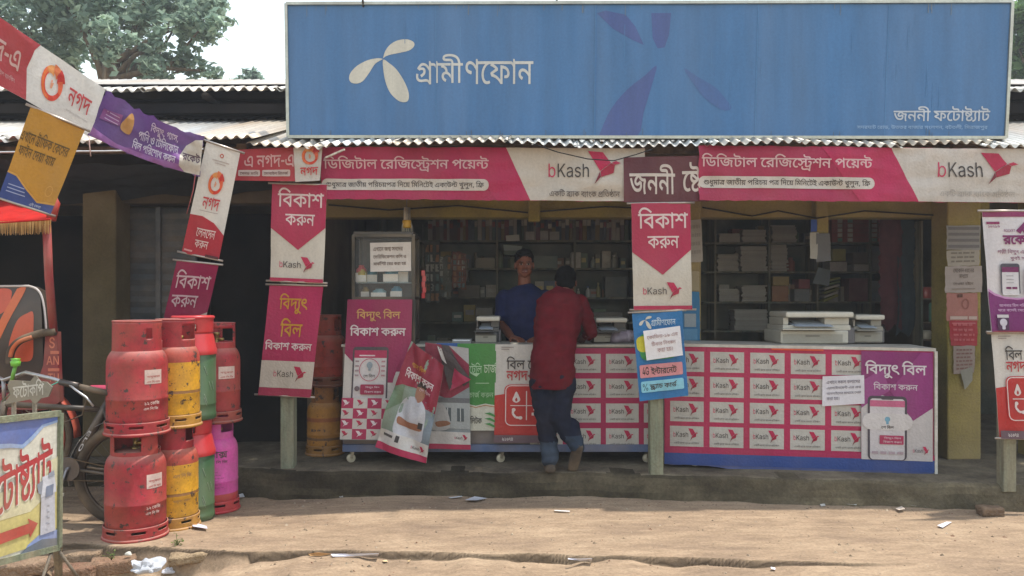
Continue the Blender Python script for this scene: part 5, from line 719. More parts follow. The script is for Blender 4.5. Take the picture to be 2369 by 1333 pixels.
def earth_mat(name, c1, c2, c3, sc=1.3, bump=.32, spec=.1, streak=(1, 2.6, 1)):
    m = bpy.data.materials.new(name); m.use_nodes = True
    n = m.node_tree; L = n.links.new; b = n.nodes['Principled BSDF']
    ge = n.nodes.new('ShaderNodeNewGeometry')
    mp = n.nodes.new('ShaderNodeMapping'); mp.inputs['Scale'].default_value = streak
    L(ge.outputs['Position'], mp.inputs['Vector'])
    def nse(scale, det, vec=None, ro=.6):
        t = n.nodes.new('ShaderNodeTexNoise'); t.inputs['Scale'].default_value = scale; t.inputs['Detail'].default_value = det; t.inputs['Roughness'].default_value = ro
        L(vec or mp.outputs[0], t.inputs['Vector']); return t
    a = nse(sc, 8, ro=.7); f = nse(55, 4, ge.outputs['Position']); s = nse(7, 5)
    r = n.nodes.new('ShaderNodeValToRGB')
    r.color_ramp.elements[0].position = .32; r.color_ramp.elements[0].color = C(c1) + (1,)
    r.color_ramp.elements[1].position = .68; r.color_ramp.elements[1].color = C(c3) + (1,)
    e = r.color_ramp.elements.new(.5); e.color = C(c2) + (1,)
    L(a.outputs['Fac'], r.inputs['Fac'])
    mr = n.nodes.new('ShaderNodeMapRange'); mr.inputs[1].default_value = .3; mr.inputs[2].default_value = .7; mr.inputs[3].default_value = .78; mr.inputs[4].default_value = 1.12
    L(f.outputs['Fac'], mr.inputs[0])
    mr2 = n.nodes.new('ShaderNodeMapRange'); mr2.inputs[1].default_value = .35; mr2.inputs[2].default_value = .65; mr2.inputs[3].default_value = .86; mr2.inputs[4].default_value = 1.08
    L(s.outputs['Fac'], mr2.inputs[0])
    mu = n.nodes.new('ShaderNodeMath'); mu.operation = 'MULTIPLY'; L(mr.outputs[0], mu.inputs[0]); L(mr2.outputs[0], mu.inputs[1])
    vm = n.nodes.new('ShaderNodeVectorMath'); vm.operation = 'SCALE'; L(r.outputs['Color'], vm.inputs[0]); L(mu.outputs[0], vm.inputs['Scale'])
    at = n.nodes.new('ShaderNodeAttribute'); at.attribute_name = 'Col'
    v2 = n.nodes.new('ShaderNodeVectorMath'); v2.operation = 'MULTIPLY'; L(vm.outputs[0], v2.inputs[0]); L(at.outputs['Color'], v2.inputs[1])
    L(v2.outputs[0], b.inputs['Base Color'])
    b.inputs['Roughness'].default_value = .95; b.inputs['Specular IOR Level'].default_value = spec
    bu = n.nodes.new('ShaderNodeBump'); bu.inputs['Strength'].default_value = bump; bu.inputs['Distance'].default_value = .012
    ad = n.nodes.new('ShaderNodeMath'); ad.operation = 'ADD'; L(f.outputs['Fac'], ad.inputs[0]); L(s.outputs['Fac'], ad.inputs[1])
    L(ad.outputs[0], bu.inputs['Height']); L(bu.outputs[0], b.inputs['Normal'])
    return m
earth = earth_mat('earth', '#7f6e5e', '#94816c', '#a6937c')
concrete = earth_mat('old_concrete', '#4c443a', '#6b6152', '#837865', 2.4, .7, streak=(1, 1, 1))
go = tag(gm.build('ground', earth), kind='structure')
vcol = [edge_shade(v[0], v[1]) for v in gv]
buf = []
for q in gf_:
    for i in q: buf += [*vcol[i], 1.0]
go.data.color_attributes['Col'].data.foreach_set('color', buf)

# ------------------------------------------------------------- dusty air
hz = MB(); hz.box(-170, -70, -1.4, 170, 320, 13, '#ffffff')
hm = bpy.data.materials.new('haze'); hm.use_nodes = True
hn = hm.node_tree; hn.nodes.remove(hn.nodes['Principled BSDF'])
pv = hn.nodes.new('ShaderNodeVolumePrincipled'); pv.inputs['Density'].default_value = HAZE; pv.inputs['Color'].default_value = (.93, .95, 1, 1); pv.inputs['Anisotropy'].default_value = .2
hn.links.new(pv.outputs[0], hn.nodes['Material Output'].inputs['Volume'])
tag(hz.build('haze', hm), kind='stuff')

# ------------------------------------------------------------- raised platform in front of the shops
pm = MB()
PF = [(-9, 6.42), (-2.6, 6.36), (-1.7, 6.10), (-.6, 6.06), (.4, 6.03), (1.1, 5.95), (2.4, 5.78), (3.3, 5.64), (9, 5.3)]
def plat_front(x): return lerp_tab(PF, x)
px_ = axis([(-9, -4, .5), (-4, 4.2, .035), (4.2, 9, .5)])
prof = []
for x in px_:
    yf = plat_front(x) + .035 * nz(x, 1, 2.2, 1) + .02 * nz(x, 1, 9, 2)
    zt = .17 + .006 * nz(x, 2, 3, 4)
    row = []
    for k, (dy, z) in enumerate([(-.055, -.16), (-.045, .0), (-.03, .05), (-.015, .10), (.0, .145), (.02, zt - .004), (.06, zt), (.2, zt + .002), (.6, zt + .004), (2.9, zt + .006), (8, zt + .006)]):
        ex = .03 * nz(x, z * 4, 6, 7) if 0 < k < 6 else 0
        ch = .05 * max(0, nz(x, 3, 3.5, 11) - .12) if 2 <= k <= 6 else 0      # crumbled stretches
        row.append((x, yf + dy + ex + ch, z - ch * .6 + (.005 * nz(x, dy * 3, 4, 9) if k > 5 else 0)))
    prof.append(row)
K = len(prof[0])
pm.add([v for r_ in prof for v in r_], [(i * K + k, (i + 1) * K + k, (i + 1) * K + k + 1, i * K + k + 1) for i in range(len(prof) - 1) for k in range(K - 1)], (1, 1, 1), True)
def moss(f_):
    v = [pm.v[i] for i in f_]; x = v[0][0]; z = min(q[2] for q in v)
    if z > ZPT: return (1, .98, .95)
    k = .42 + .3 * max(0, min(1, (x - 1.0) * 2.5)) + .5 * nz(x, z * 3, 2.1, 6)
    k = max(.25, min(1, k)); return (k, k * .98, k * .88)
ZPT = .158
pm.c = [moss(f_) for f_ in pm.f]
tag(pm.build('platform', concrete), kind='structure')

# ------------------------------------------------------------- the shop building
ZP = .17
B = thing('shop_building', 'single storey market shop row with corrugated iron awning, mustard beams and open dark rooms', 'building', (0, 6.7, ZP))
MUST, DARKW = '#857a35', '#4b5a58'
YW = 6.75
# rear and side walls, floor to roof
m = MB()
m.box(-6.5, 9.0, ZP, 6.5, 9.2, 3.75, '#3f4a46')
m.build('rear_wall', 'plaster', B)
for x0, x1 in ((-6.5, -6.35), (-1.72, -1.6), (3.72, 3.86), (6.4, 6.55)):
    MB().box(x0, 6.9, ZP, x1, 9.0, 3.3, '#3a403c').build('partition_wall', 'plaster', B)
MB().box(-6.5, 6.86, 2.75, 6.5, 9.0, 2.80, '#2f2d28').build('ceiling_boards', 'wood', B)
# mustard beam over the openings
m = MB()
m.box(PX(740, YW), YW, PZ(503, YW), PX(2290, YW), YW + .2, PZ(405, YW), MUST)
m.build('lintel', 'plaster', B, bev=.006)
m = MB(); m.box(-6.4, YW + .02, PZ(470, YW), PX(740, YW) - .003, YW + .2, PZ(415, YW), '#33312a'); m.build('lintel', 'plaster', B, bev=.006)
MB().box(-6.5, YW + .05, PZ(402, YW), 6.5, YW + .17, 2.72, '#3f3d38').build('upper_wall', 'plaster', B)
# pillars
def pillar(x0, x1, Y, z0, z1, d, col, nm='pillar'):
    m = MB(); m.box(PX(x0, Y), Y, z0, PX(x1, Y), Y + d, z1, col)
    return m.build(nm, 'plaster', B, bev=.012)
pillar(1562, 1622, 6.70, ZP, PZ(405, 6.7), .24, MUST)
pillar(2192, 2270, 6.50, ZP, PZ(430, 6.5), .26, MUST)
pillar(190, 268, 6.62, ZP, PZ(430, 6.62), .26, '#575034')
pillar(2400, 2480, 6.50, ZP, PZ(430, 6.5), .26, MUST)
pillar(1888, 1918, 6.66, PZ(540, 6.66), PZ(440, 6.66), .1, MUST, 'beam_bracket')
pillar(1222, 1250, 6.66, PZ(512, 6.66), PZ(440, 6.66), .1, MUST, 'beam_bracket')
# blue steel shutter of the closed neighbour, in ribs
m = MB()
x0, x1, y0, y1 = 285, 445, 482, 960
Xa, Xb = PX(x0, 6.9), PX(x1, 6.9)
n = 22
for i in range(n):
    za = ZP + (PZ(y0, 6.9) - ZP) * i / n; zb = ZP + (PZ(y0, 6.9) - ZP) * (i + 1) / n
    m.add([(Xa, 6.9, za), (Xb, 6.9, za), (Xb, 6.885, (za + zb) / 2), (Xa, 6.885, (za + zb) / 2), (Xb, 6.9, zb), (Xa, 6.9, zb)], [(0, 1, 2, 3), (3, 2, 4, 5)], '#3b4852')
m.build('rolling_shutter', 'paint', B)
m = MB()
for x in (283, 365, 447): m.box(PX(x, 6.86) - .02, 6.86, ZP, PX(x, 6.86) + .02, 6.9, PZ(480, 6.86), '#3d4b57')
m.build('shutter_rail', 'paint', B)
m = MB(); m.box(PX(450, 6.92), 7.3, ZP, PX(745, 6.92), 7.4, 2.2, '#0e1216'); m.build('plank_wall', 'matte_dark', B)
m = MB(); m.box(PX(-300, 6.95), 7.5, ZP, PX(185, 6.95), 7.6, 2.2, '#0d1013'); m.build('plank_wall', 'matte_dark', B)
# timber posts of the veranda, washed in pale green
def post(px, py, Y, wpx, col, zt=2.42):
    b = P(px, py, Y); wd = wpx / FPX * Y
    m = MB(); m.box(b.x - wd / 2, Y - wd / 2, b.z - .03, b.x + wd / 2, Y + wd / 2, zt, col)
    return m.build('veranda_post', 'wood', B, bev=.008)
post(668, 1078, 6.26, 31, '#71806e')
post(1517, 1092, 6.02, 31, '#717d6a')
post(2328, 1126, 5.66, 30, '#7d7f6c', PZ(505, 5.66))
post(-160, 1078, 6.26, 31, '#7a806c')
# roof timber and sheets
m = MB()
for px in range(-500, 2900, 210):
    x = PX(px, 6.0)
    m.beam((x, 6.08, 2.57), (x, 7.5, 3.02), .05, .07, '#5d4d3b')
m.build('rafters', 'wood', B)
m = MB()
for (yy, zz) in ((6.16, 2.58), (6.7, 2.75)): m.box(-6.4, yy - .03, zz - .05, 6.4, yy + .03, zz, '#5b4c3a')
m.build('purlins', 'wood', B)
def corrugated(x0, x1, ya, za, yb, zb, col, pitch=.076, amp=.0095, skew=0, droop=0, seed=0, ny=8):
    """a corrugated sheet from its lower edge (ya, za) up to (yb, zb)"""
    m = MB(); n = int((x1 - x0) / pitch * 10); vs = []
    for j in range(ny + 1):
        t = j / ny
        for i in range(n + 1):
            x = x0 + (x1 - x0) * i / n
            u = i / n
            z = za + (zb - za) * t + amp * math.sin(2 * math.pi * (x - x0) / pitch) + droop * (u - .5) * (1 - t)
            z += .006 * nz(x, t, 2.3, seed) * (1 - t)
            y = ya + (yb - ya) * t + .012 * nz(x, 0, 1.2, seed + 2) * (1 - t)
            vs.append((x + skew * t, y, z))
    k = n + 1
    m.add(vs, [(j * k + i, j * k + i + 1, (j + 1) * k + i + 1, (j + 1) * k + i) for j in range(ny) for i in range(n)], col, True)
    return m
edges = [(-380, 2, 330, '#c4c3bd'), (0, 190, 324, '#bdbcb6'), (186, 420, 327, '#b0b4b3'), (416, 575, 321, '#c2b8a8'), (570, 745, 338, '#bcbab0'), (735, 905, 334, '#c6cbca'), (900, 1170, 329, '#a9a396'),
         (1165, 1330, 333, '#c8cdca'), (1322, 1640, 337, '#c4c9c7'), (1632, 1850, 331, '#b8bcb6'), (1845, 2080, 334, '#bcbdb4'), (2070, 2290, 333, '#b3aa98'), (2280, 2700, 337, '#c3c3bc')]
for i, (a, b, py, col) in enumerate(edges):
    yf = 5.84 + .035 * ((i * 7) % 3 - 1)
    dz = .012 * (i % 2)
    corrugated(PX(a, yf), PX(b, yf) + .03, yf, PZ(py, yf) + dz * .4, 7.55, 3.08 + dz, col, skew=.25 if i in (5, 8) else .06, droop=(.02, -.03, .015)[i % 3], seed=i, amp=.0135).build('awning_sheet', 'zinc', B, solid=.0018)
# higher main roof behind with a dark gap under it
for i, (a, b) in enumerate(((-700, 60), (50, 330), (322, 640), (630, 1200), (1190, 1800), (1790, 2420), (2410, 3000))):
    corrugated(PX(a, 7.25), PX(b, 7.25) + .04, 7.25, PZ(207 + (i % 2) * 2, 7.25), 9.3, PZ(207, 7.25) + .62, ('#bdbab2', '#aeada6')[i % 2], pitch=.10, amp=.019, seed=20 + i).build('roof_sheet', 'zinc', B, solid=.0018)
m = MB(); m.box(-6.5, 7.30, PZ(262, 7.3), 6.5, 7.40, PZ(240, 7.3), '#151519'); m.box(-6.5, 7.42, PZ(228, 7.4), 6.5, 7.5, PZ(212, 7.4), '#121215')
m.build('roof_beam', 'matte_dark', B)
MB().box(-6.5, 7.56, 2.6, 6.5, 7.62, 3.42, '#121214').build('gable_boards', 'matte_dark', B)
m = MB()
for px in range(-300, 2700, 260):
    m = MB(); m.tube([(PX(px, 7.3), 7.24, PZ(226, 7.3)), (PX(px, 7.3), 7.6, PZ(222, 7.3))], .035, '#2c2825', 8); m.build('rafter_end', 'matte_dark', B)

# sagging dark tarpaulin under the neighbour's awning
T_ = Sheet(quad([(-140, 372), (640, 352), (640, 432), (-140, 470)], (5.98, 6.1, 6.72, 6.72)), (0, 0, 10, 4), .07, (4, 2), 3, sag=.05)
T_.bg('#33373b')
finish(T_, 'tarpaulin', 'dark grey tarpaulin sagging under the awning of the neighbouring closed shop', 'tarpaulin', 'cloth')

# ------------------------------------------------------------- trees behind
def tree(name, label, base, trunk_h, blobs, col, n, leaf, seed, group=None):
    rg = random.Random(seed)
    t = thing(name, label, 'tree', base, group=group)
    m = MB()
    bx, by, bz = base
    m.tube([(bx, by, bz - .2), (bx + .1, by, bz + trunk_h * .5), (bx, by + .1, bz + trunk_h)], [.28 * trunk_h / 5, .2 * trunk_h / 5, .13 * trunk_h / 5], '#4f4538', 9)
    for (cx, cy, cz, r) in blobs:
        a = Vector((bx, by, bz + trunk_h * rg.uniform(.6, .95)))
        b = Vector((cx, cy, cz))
        mid = (a + b) / 2 + Vector((0, 0, .15))
        m.tube([a, mid, b], [.07, .045, .015], '#544a3c', 6)
    m.build('trunk', 'wood', t)
    m = MB()
    cs = [C(c) for c in col]
    tot = sum(r ** 2 for *_, r in blobs)
    for (cx, cy, cz, r) in blobs:
        # each bough carries many leaf clumps, with gaps between them
        nc = int(10 + 20 * r)
        k = int(n * (r ** 2 / tot) / nc)
        for q in range(nc):
            d = Vector((rg.gauss(0, 1), rg.gauss(0, 1), rg.gauss(0, .85))).normalized() * r * rg.uniform(.15, 1.05) ** .6
            cc = Vector((cx, cy, cz)) + d
            rr = r * rg.uniform(.18, .36)
            shade = rg.uniform(.75, 1.25)
            for _ in range(k):
                p = cc + Vector((rg.gauss(0, .6), rg.gauss(0, .6), rg.gauss(0, .45))) * rr
                a = Vector((rg.gauss(0, 1), rg.gauss(0, 1), rg.gauss(0, .6))).normalized()
                b = a.cross(Vector((rg.gauss(0, 1), rg.gauss(0, 1), rg.gauss(0, 1)))).normalized()
                l = leaf * rg.uniform(.6, 1.3)
                c0 = cs[rg.randrange(len(cs))]
                c_ = tuple(min(1, x * shade) for x in c0)
                m.add([p - a * l * .5, p + b * l * .24, p + a * l * .5, p - b * l * .24], [(0, 1, 2, 3)], c_)
    m.build('crown', 'leaf', t)
    return t
GREEN = ['#869c8a', '#95aa95', '#788e7e', '#a3b69e']  # pale grey greens, distance haze mixed into the leaf colour
rg = random.Random(11)
def blobs_px(lst, Y):
    return [(PX(a, Y + dy), Y + dy, PZ(b, Y + dy), r / FPX * (Y + dy)) for (a, b, r, dy) in lst]
tree('broadleaf_tree', 'large hazy broadleaf tree filling the sky behind the left roof', (PX(250, 15), 15, 0), 6.0,
     blobs_px([(60, 60, 105, 0), (30, 150, 70, .8), (150, 120, 80, 1), (190, 20, 80, 0), (250, 90, 60, -.8), (310, 45, 70, .5), (300, 150, 55, .9), (375, 100, 62, 0), (420, 40, 62, .6), (470, 60, 60, 0), (505, 35, 40, .4), (440, 150, 45, .2), (120, -40, 110, 0), (350, -50, 100, .4), (470, -30, 60, 1), (-80, 80, 130, .4), (370, 170, 40, -.4), (490, 165, 26, 0)], 15), GREEN, 15500, .17, 3)
tree('young_tree', 'small distant tree top just above the roof line beside the blue signboard', (PX(580, 24), 24, 0), 6.2,
     blobs_px([(580, 182, 20, 0), (572, 192, 18, .3), (596, 194, 18, 0), (540, 196, 16, 1), (585, 172, 10, 0)], 24), GREEN, 1500, .26, 5)
tree('roadside_tree', 'green tree showing past the right end of the blue signboard', (PX(2420, 16), 16, 0), 5.4,
     blobs_px([(2390, 60, 70, 0), (2360, 130, 50, .4), (2420, 140, 80, 0), (2380, 170, 50, .5), (2440, 10, 90, .2), (2352, 90, 36, 0)], 16), ['#5f7f4c', '#6d8f55', '#4a6a40'], 8000, .18, 9)
PINK, PINKD, WHT, CREAM = '#c22058', '#9c1848', '#d9d2c8', '#e6dcd6'
INK = '#3c3838'
# ------------------------------------------------------------- big blue signboard on the awning
sc4 = quad([(662, 9), (2341, 4), (2326, 319), (667, 317)], (6.12, 6.02, 6.02, 6.12))
sg = thing('signboard', 'long blue signboard with a white three petal propeller mark standing on the awning', 'signboard', (sc4[2] + sc4[3]) / 2)
S = Sheet(sc4, (662, 6, 2341, 318), .005, (7, 2), 77, sub=.06)
S.EPS = .00025; S.LIFT = .0008
S.bg('#3d6b99', 110, 20)
DP = '#40538a'
f = smooth_closed
S.poly([(1388, 30), (1408, 24), (1455, 34), (1478, 62), (1498, 104), (1470, 92), (1425, 66)], DP)
S.poly([(1514, 30), (1560, 30), (1556, 80), (1546, 110), (1530, 112), (1518, 88)], DP)
S.poly(f([(1528, 152), (1500, 176), (1462, 206), (1425, 250), (1402, 300), (1404, 317), (1484, 317), (1500, 260), (1520, 190)], 3), DP)
S.poly(f([(1592, 158), (1628, 180), (1668, 204), (1698, 238), (1704, 252), (1682, 254), (1640, 226), (1612, 190)], 3), '#3f5f92')
S.rect(1384, 9, 1388, 316, '#34699f')
S.propeller(808, 90, 963, 237, '#c4bfb0')
S.text('গ্রামী', (966, 124, 1076, 195), '#bfbeb8', 1)
S.text('ণফোন', (1082, 136, 1241, 195), '#bfbeb8', 1)
S.text('জননী ফটোষ্ট্যাট', (2080, 246, 2302, 282), '#b6bcc4', 3)
S.text('সদরঘাট রোড, উত্তর বাজার সংলগ্ন, বটতলী, সিরাজপুর', (1996, 288, 2298, 301), '#86a6c9', 3)
# rain streaks below the mark
rg = random.Random(4)
for i in range(16):
    x = rg.uniform(690, 2300); y = rg.uniform(40, 230); S.layer = 9
    S.rect(x, y, x + 1.2, y + rg.uniform(25, 80), '#4676a4')
for x in (1012, 1384, 1760, 2060):
    S.layer = 10; S.rect(x, 10, x + 1.5, 315, '#4478a6')
for i in range(26):          # rust weeping from the top and bottom fixings
    x = rg.uniform(680, 2320); S.layer = 11
    S.rect(x, 11, x + rg.uniform(.8, 2.5), 11 + rg.uniform(6, 26), '#5f6f80'); S.layer = 11; S.rect(x + 7, 314 - rg.uniform(5, 18), x + 8.5, 315, '#4d6078')
S.build('panel', 'sign', parent=sg)
m = MB()
for a, b in ((0, 1), (1, 2), (2, 3), (3, 0)):
    m.beam(sc4[a] + Vector((0, .0, 0)), sc4[b] + Vector((0, .0, 0)), .022, .03, '#b5b6ac')
m.build('frame', 'metal', sg)
m = MB()
back = [c + Vector((0, .11, 0)) for c in sc4]
m.add([c + Vector((0, .02, 0)) for c in sc4] + back, [(0, 1, 5, 4), (1, 2, 6, 5), (2, 3, 7, 6), (3, 0, 4, 7), (4, 5, 6, 7)], '#9da3a2')
m.build('back_box', 'metal', sg)
m = MB()
for px in (760, 1180, 1640, 2080, 2270):
    m.beam((PX(px, 6.2), 6.22, 3.5), (PX(px, 6.2), 7.35, 3.02), .03, .03, '#7f7c74')
    m.beam((PX(px, 6.2), 6.2, 2.6), (PX(px, 6.2), 6.2, 3.5), .03, .03, '#7f7c74')
m.build('strut', 'metal', sg)
for px in (835, 1284):
    m = MB(); a = P(px + 4, 8, 6.08)
    m.tube([a + Vector((0, .04, -.02)), a + Vector((0, -.02, .05)), a + Vector((-.02, -.2, .16)), a + Vector((-.03, -.34, .17))], .009, '#6d6f6c', 6)
    m.build('lamp_bracket', 'metal', sg)

# ------------------------------------------------------------- wide banners under the eave
GB = 'payment banners hanging at the shop front'
YB = 5.93
def wide(label, q, Y, off, dy, seed, right=True):
    S = banner(label, q, Y, rect=(q[0][0], q[0][1], q[1][0], q[3][1]), ripple=.026, freq=(6, 2.2), seed=seed, jag=1.2)
    S.bg('#b02052')
    x0, x1, yt, yb = q[0][0], q[1][0], q[0][1], q[3][1]
    return S
S = wide('', [(742, 340), (1492, 343), (1492, 466), (742, 460)], (5.97, 5.93, 5.93, 5.97), 0, 0, 2)
S.poly([(1172, 340), (1492, 340), (1492, 460), (1228, 460)], '#cfc6b8')
S.poly([(1060, 340), (1172, 340), (1228, 460), (1150, 460)], '#b81f55')
S.text('ডিজিটাল রেজিস্ট্রেশন পয়েন্ট', (748, 360, 1132, 397), '#dcb6b8', 3)
S.rrect(744, 413, 1132, 439, 12, '#d2cbc0')
S.text('শুধুমাত্র জাতীয় পরিচয়পত্র দিয়ে মিনিটেই একাউন্ট খুলুন, ফ্রি', (754, 417, 1121, 436), '#454040', 3)
S.text('b', (1270, 376, 1286, 407), '#c8305e', 0)
S.text('Kash', (1291, 376, 1363, 407), INK, 0)
S.bird(1361, 347, 1436, 423)
S.text('একটি ব্র্যাক ব্যাংক প্রতিষ্ঠান', (1272, 434, 1434, 452), '#6b625c', 3)
finish(S, 'banner', 'wide pink and grey banner left of the maroon cloth, a black wire across it', 'banner', group=GB)
S = wide('', [(1616, 336), (2400, 346), (2400, 470), (1617, 463)], (5.885, 5.86, 5.86, 5.885), 0, 0, 3)
S.poly([(2064, 336), (2400, 336), (2400, 462), (2124, 462)], '#d5cdc2')
S.poly([(1900, 336), (2064, 336), (2124, 462), (1990, 462)], '#bf2058')
S.text('ডিজিটাল রেজিস্ট্রেশন পয়েন্ট', (1622, 355, 2018, 393), '#e3c0c2', 3)
S.rrect(1616, 407, 2024, 434, 13, '#d8d2c8')
S.text('শুধুমাত্র জাতীয় পরিচয় পত্র দিয়ে মিনিটেই একাউন্ট খুলুন, ফ্রি', (1628, 411, 2014, 431), '#3f3a3a', 3)
S.text('b', (2170, 369, 2188, 404), '#c8305e', 0)
S.text('Kash', (2194, 369, 2271, 404), INK, 0)
S.bird(2268, 346, 2350, 421)
S.text('একটি ব্র্যাক ব্যাংক প্রতিষ্ঠান', (2172, 433, 2346, 450), '#b3aca4', 1)
finish(S, 'banner', 'wide pink and white banner under the eave at the right end of the shop', 'banner', group=GB)
S = banner('', [(1443, 364), (1640, 360), (1640, 466), (1443, 468)], 5.905, ripple=.012, freq=(4, 2), seed=4)
S.bg('#5d2233')
S.text('জননী', (1456, 380, 1562, 450), '#dccfc4', 3, rise=-.02)
S.text('ষ্টে', (1578, 378, 1622, 446), '#dccfc4', 3)
finish(S, 'banner', 'dark maroon cloth banner with cream lettering between the two wide pink banners', 'banner', group=GB)
S = banner('', [(540, 347), (690, 340), (690, 420), (540, 418)], 5.90, ripple=.012, freq=(3, 2), seed=5)
S.bg('#b52a38')
S.text('এ নগদ-এ', (566, 360, 680, 388), '#d9a9a4', 3)
S.rrect(552, 394, 602, 408, 3, '#cdb8b0'); S.rrect(607, 394, 672, 408, 3, '#cdb8b0')
S.text('সেন্ড মানি', (556, 397, 598, 405), '#6b4444', 3); S.text('মোবাইল রিচার্জ', (611, 397, 668, 405), '#6b4444', 3)
finish(S, 'banner', 'short red banner with two small white strips, left of the pink banner', 'banner', group=GB)
S = banner('', [(679, 342), (746, 338), (740, 418), (683, 421)], 5.885, ripple=.015, freq=(3, 3), seed=6)
S.bg('#cdc6ba')
S.swirl(698, 343, 738, 383); S.text('নগদ', (694, 388, 740, 408), '#c8323a', 3)
finish(S, 'banner', 'small crumpled off white banner end with orange ring mark over the pink banner', 'banner', group=GB)

# ------------------------------------------------------------- vertical banners on the posts
def rod(parent_name, a, b, col='#a7a49a', r=.007):
    m = MB(); m.tube([a, b], r, col, 8); return m
def vertical(label, q, Y, rect, draw, seed, rods=(1, 1), ripple=.012, group=GB, name='banner', sub=.02):
    Ys = Y if isinstance(Y, tuple) else (Y,) * 4
    S = Sheet(quad(q, Ys), rect, ripple, (1.8, 2.6), seed, sub=sub)
    draw(S)
    t = thing(name, label, 'banner', (S.c[0] + S.c[1]) / 2, group=group)
    S.build('printed_sheet', 'vinyl', parent=t)
    for k, on in enumerate(rods):
        if not on: continue
        a, b = (S.c[0], S.c[1]) if k == 0 else (S.c[3], S.c[2])
        d = (b - a).normalized() * .03
        m = MB(); m.tube([a - d, b + d], .008, '#b3aaa2', 8); m.build('rod', 'metal', t)
    return t
def pay_draw(S):           # rect 0..130 x 0..245
    S.bg('#d3cabb')
    S.poly([(0, 0), (130, 0), (130, 108), (66, 165), (0, 112)], '#b3204e')
    S.text('বিকাশ', (14, 10, 124, 58), '#e6d4d0', 2)
    S.text('করুন', (34, 76, 104, 104), '#e6d4d0', 2)
    S.wordmark(22, 182, 108, 222)
    S.rect(0, 236, 130, 245, '#b3204e')
vertical('pink and cream pennant banner on the left veranda post, upper of the two there', [(630, 424), (757, 428), (748, 655), (625, 650)], 5.98, (0, 0, 130, 245), pay_draw, 11)
vertical('clean pink and cream pennant banner on the middle post, above the blue banner', [(1460, 471), (1597, 469), (1601, 716), (1466, 717)], 5.9, (0, 0, 130, 245), pay_draw, 12)
def bill_draw(S):          # rect 0..120 x 0..265
    S.bg('#b3205a')
    S.text('বিদ্যুৎ', (26, 20, 90, 68), '#c9962e', 3)
    S.text('বিল', (34, 78, 84, 122), '#c9962e', 3)
    S.text('বিকাশ করুন', (4, 130, 110, 154), '#e4d6d4', 4)
    S.rect(0, 180, 120, 246, '#cfc9bd')
    S.wordmark(30, 192, 104, 230)
    S.rect(0, 246, 120, 265, '#a62250')
vertical('magenta banner with gold lettering on the left veranda post, below the pennant', [(624, 658), (748, 661), (719, 919), (598, 913)], (6.0, 6.0, 6.14, 6.14), (0, 0, 120, 265), bill_draw, 13)
def gp_draw(S):            # rect 0..115 x 0..205
    S.bg('#1f79b8')
    S.propeller(14, 10, 44, 40, '#d8d4c6')
    S.text('গ্রামীণফোন', (42, 14, 98, 34), '#cfe0ea', 2)
    S.poly(rrect_pts(10, 50, 96, 112, 16), '#3c9a55'); S.poly(rrect_pts(4, 56, 40, 92, 12), '#d9cf3a')
    S.rrect(6, 122, 106, 152, 3, '#e2969a')
    S.text('4G', (12, 127, 27, 146), '#2f2a30', 4); S.text('ইন্টারনেট', (32, 127, 92, 147), INK, 4)
    S.rrect(6, 160, 106, 186, 4, '#8fd0e0')
    S.text('%', (10, 166, 22, 182), '#33606e', 2); S.text('স্ক্র্যাচ কার্ড', (26, 164, 90, 182), INK, 4)
vertical('blue banner with pink and aqua strips on the middle veranda post', [(1462, 723), (1578, 718), (1592, 915), (1480, 929)], (5.9, 5.9, 5.93, 5.93), (0, 0, 115, 205), gp_draw, 14, rods=(1, 0), ripple=.016)
def note(label, q, Y, lines, col='#ddd6d0', ink='#8a5a5a', seed=1, name='notice', bold=2, ripple=.004):
    W, H = q[1][0] - q[0][0], q[3][1] - q[0][1]
    S = Sheet(quad(q, Y), (0, 0, 100, 100), ripple, (2, 2), seed, sub=.05)
    S.bg(col)
    n = len(lines); 
    for i, (tx, a, b) in enumerate(lines):
        h = 74 / n
        S.text(tx, (a, 15 + i * h, b, 15 + i * h + h * .62), ink, bold)
    return finish(S, name, label, 'notice', 'paper')
note('white paper notice with faint lettering pinned on the blue banner', [(1488, 766), (1573, 754), (1580, 822), (1496, 834)], 5.872, [('কোভিড-১৯ এর', 8, 92), ('টিকার নিবন্ধন', 18, 84), ('করা হয়।', 32, 74)], '#e3dfe0', '#a88a8a', 3)

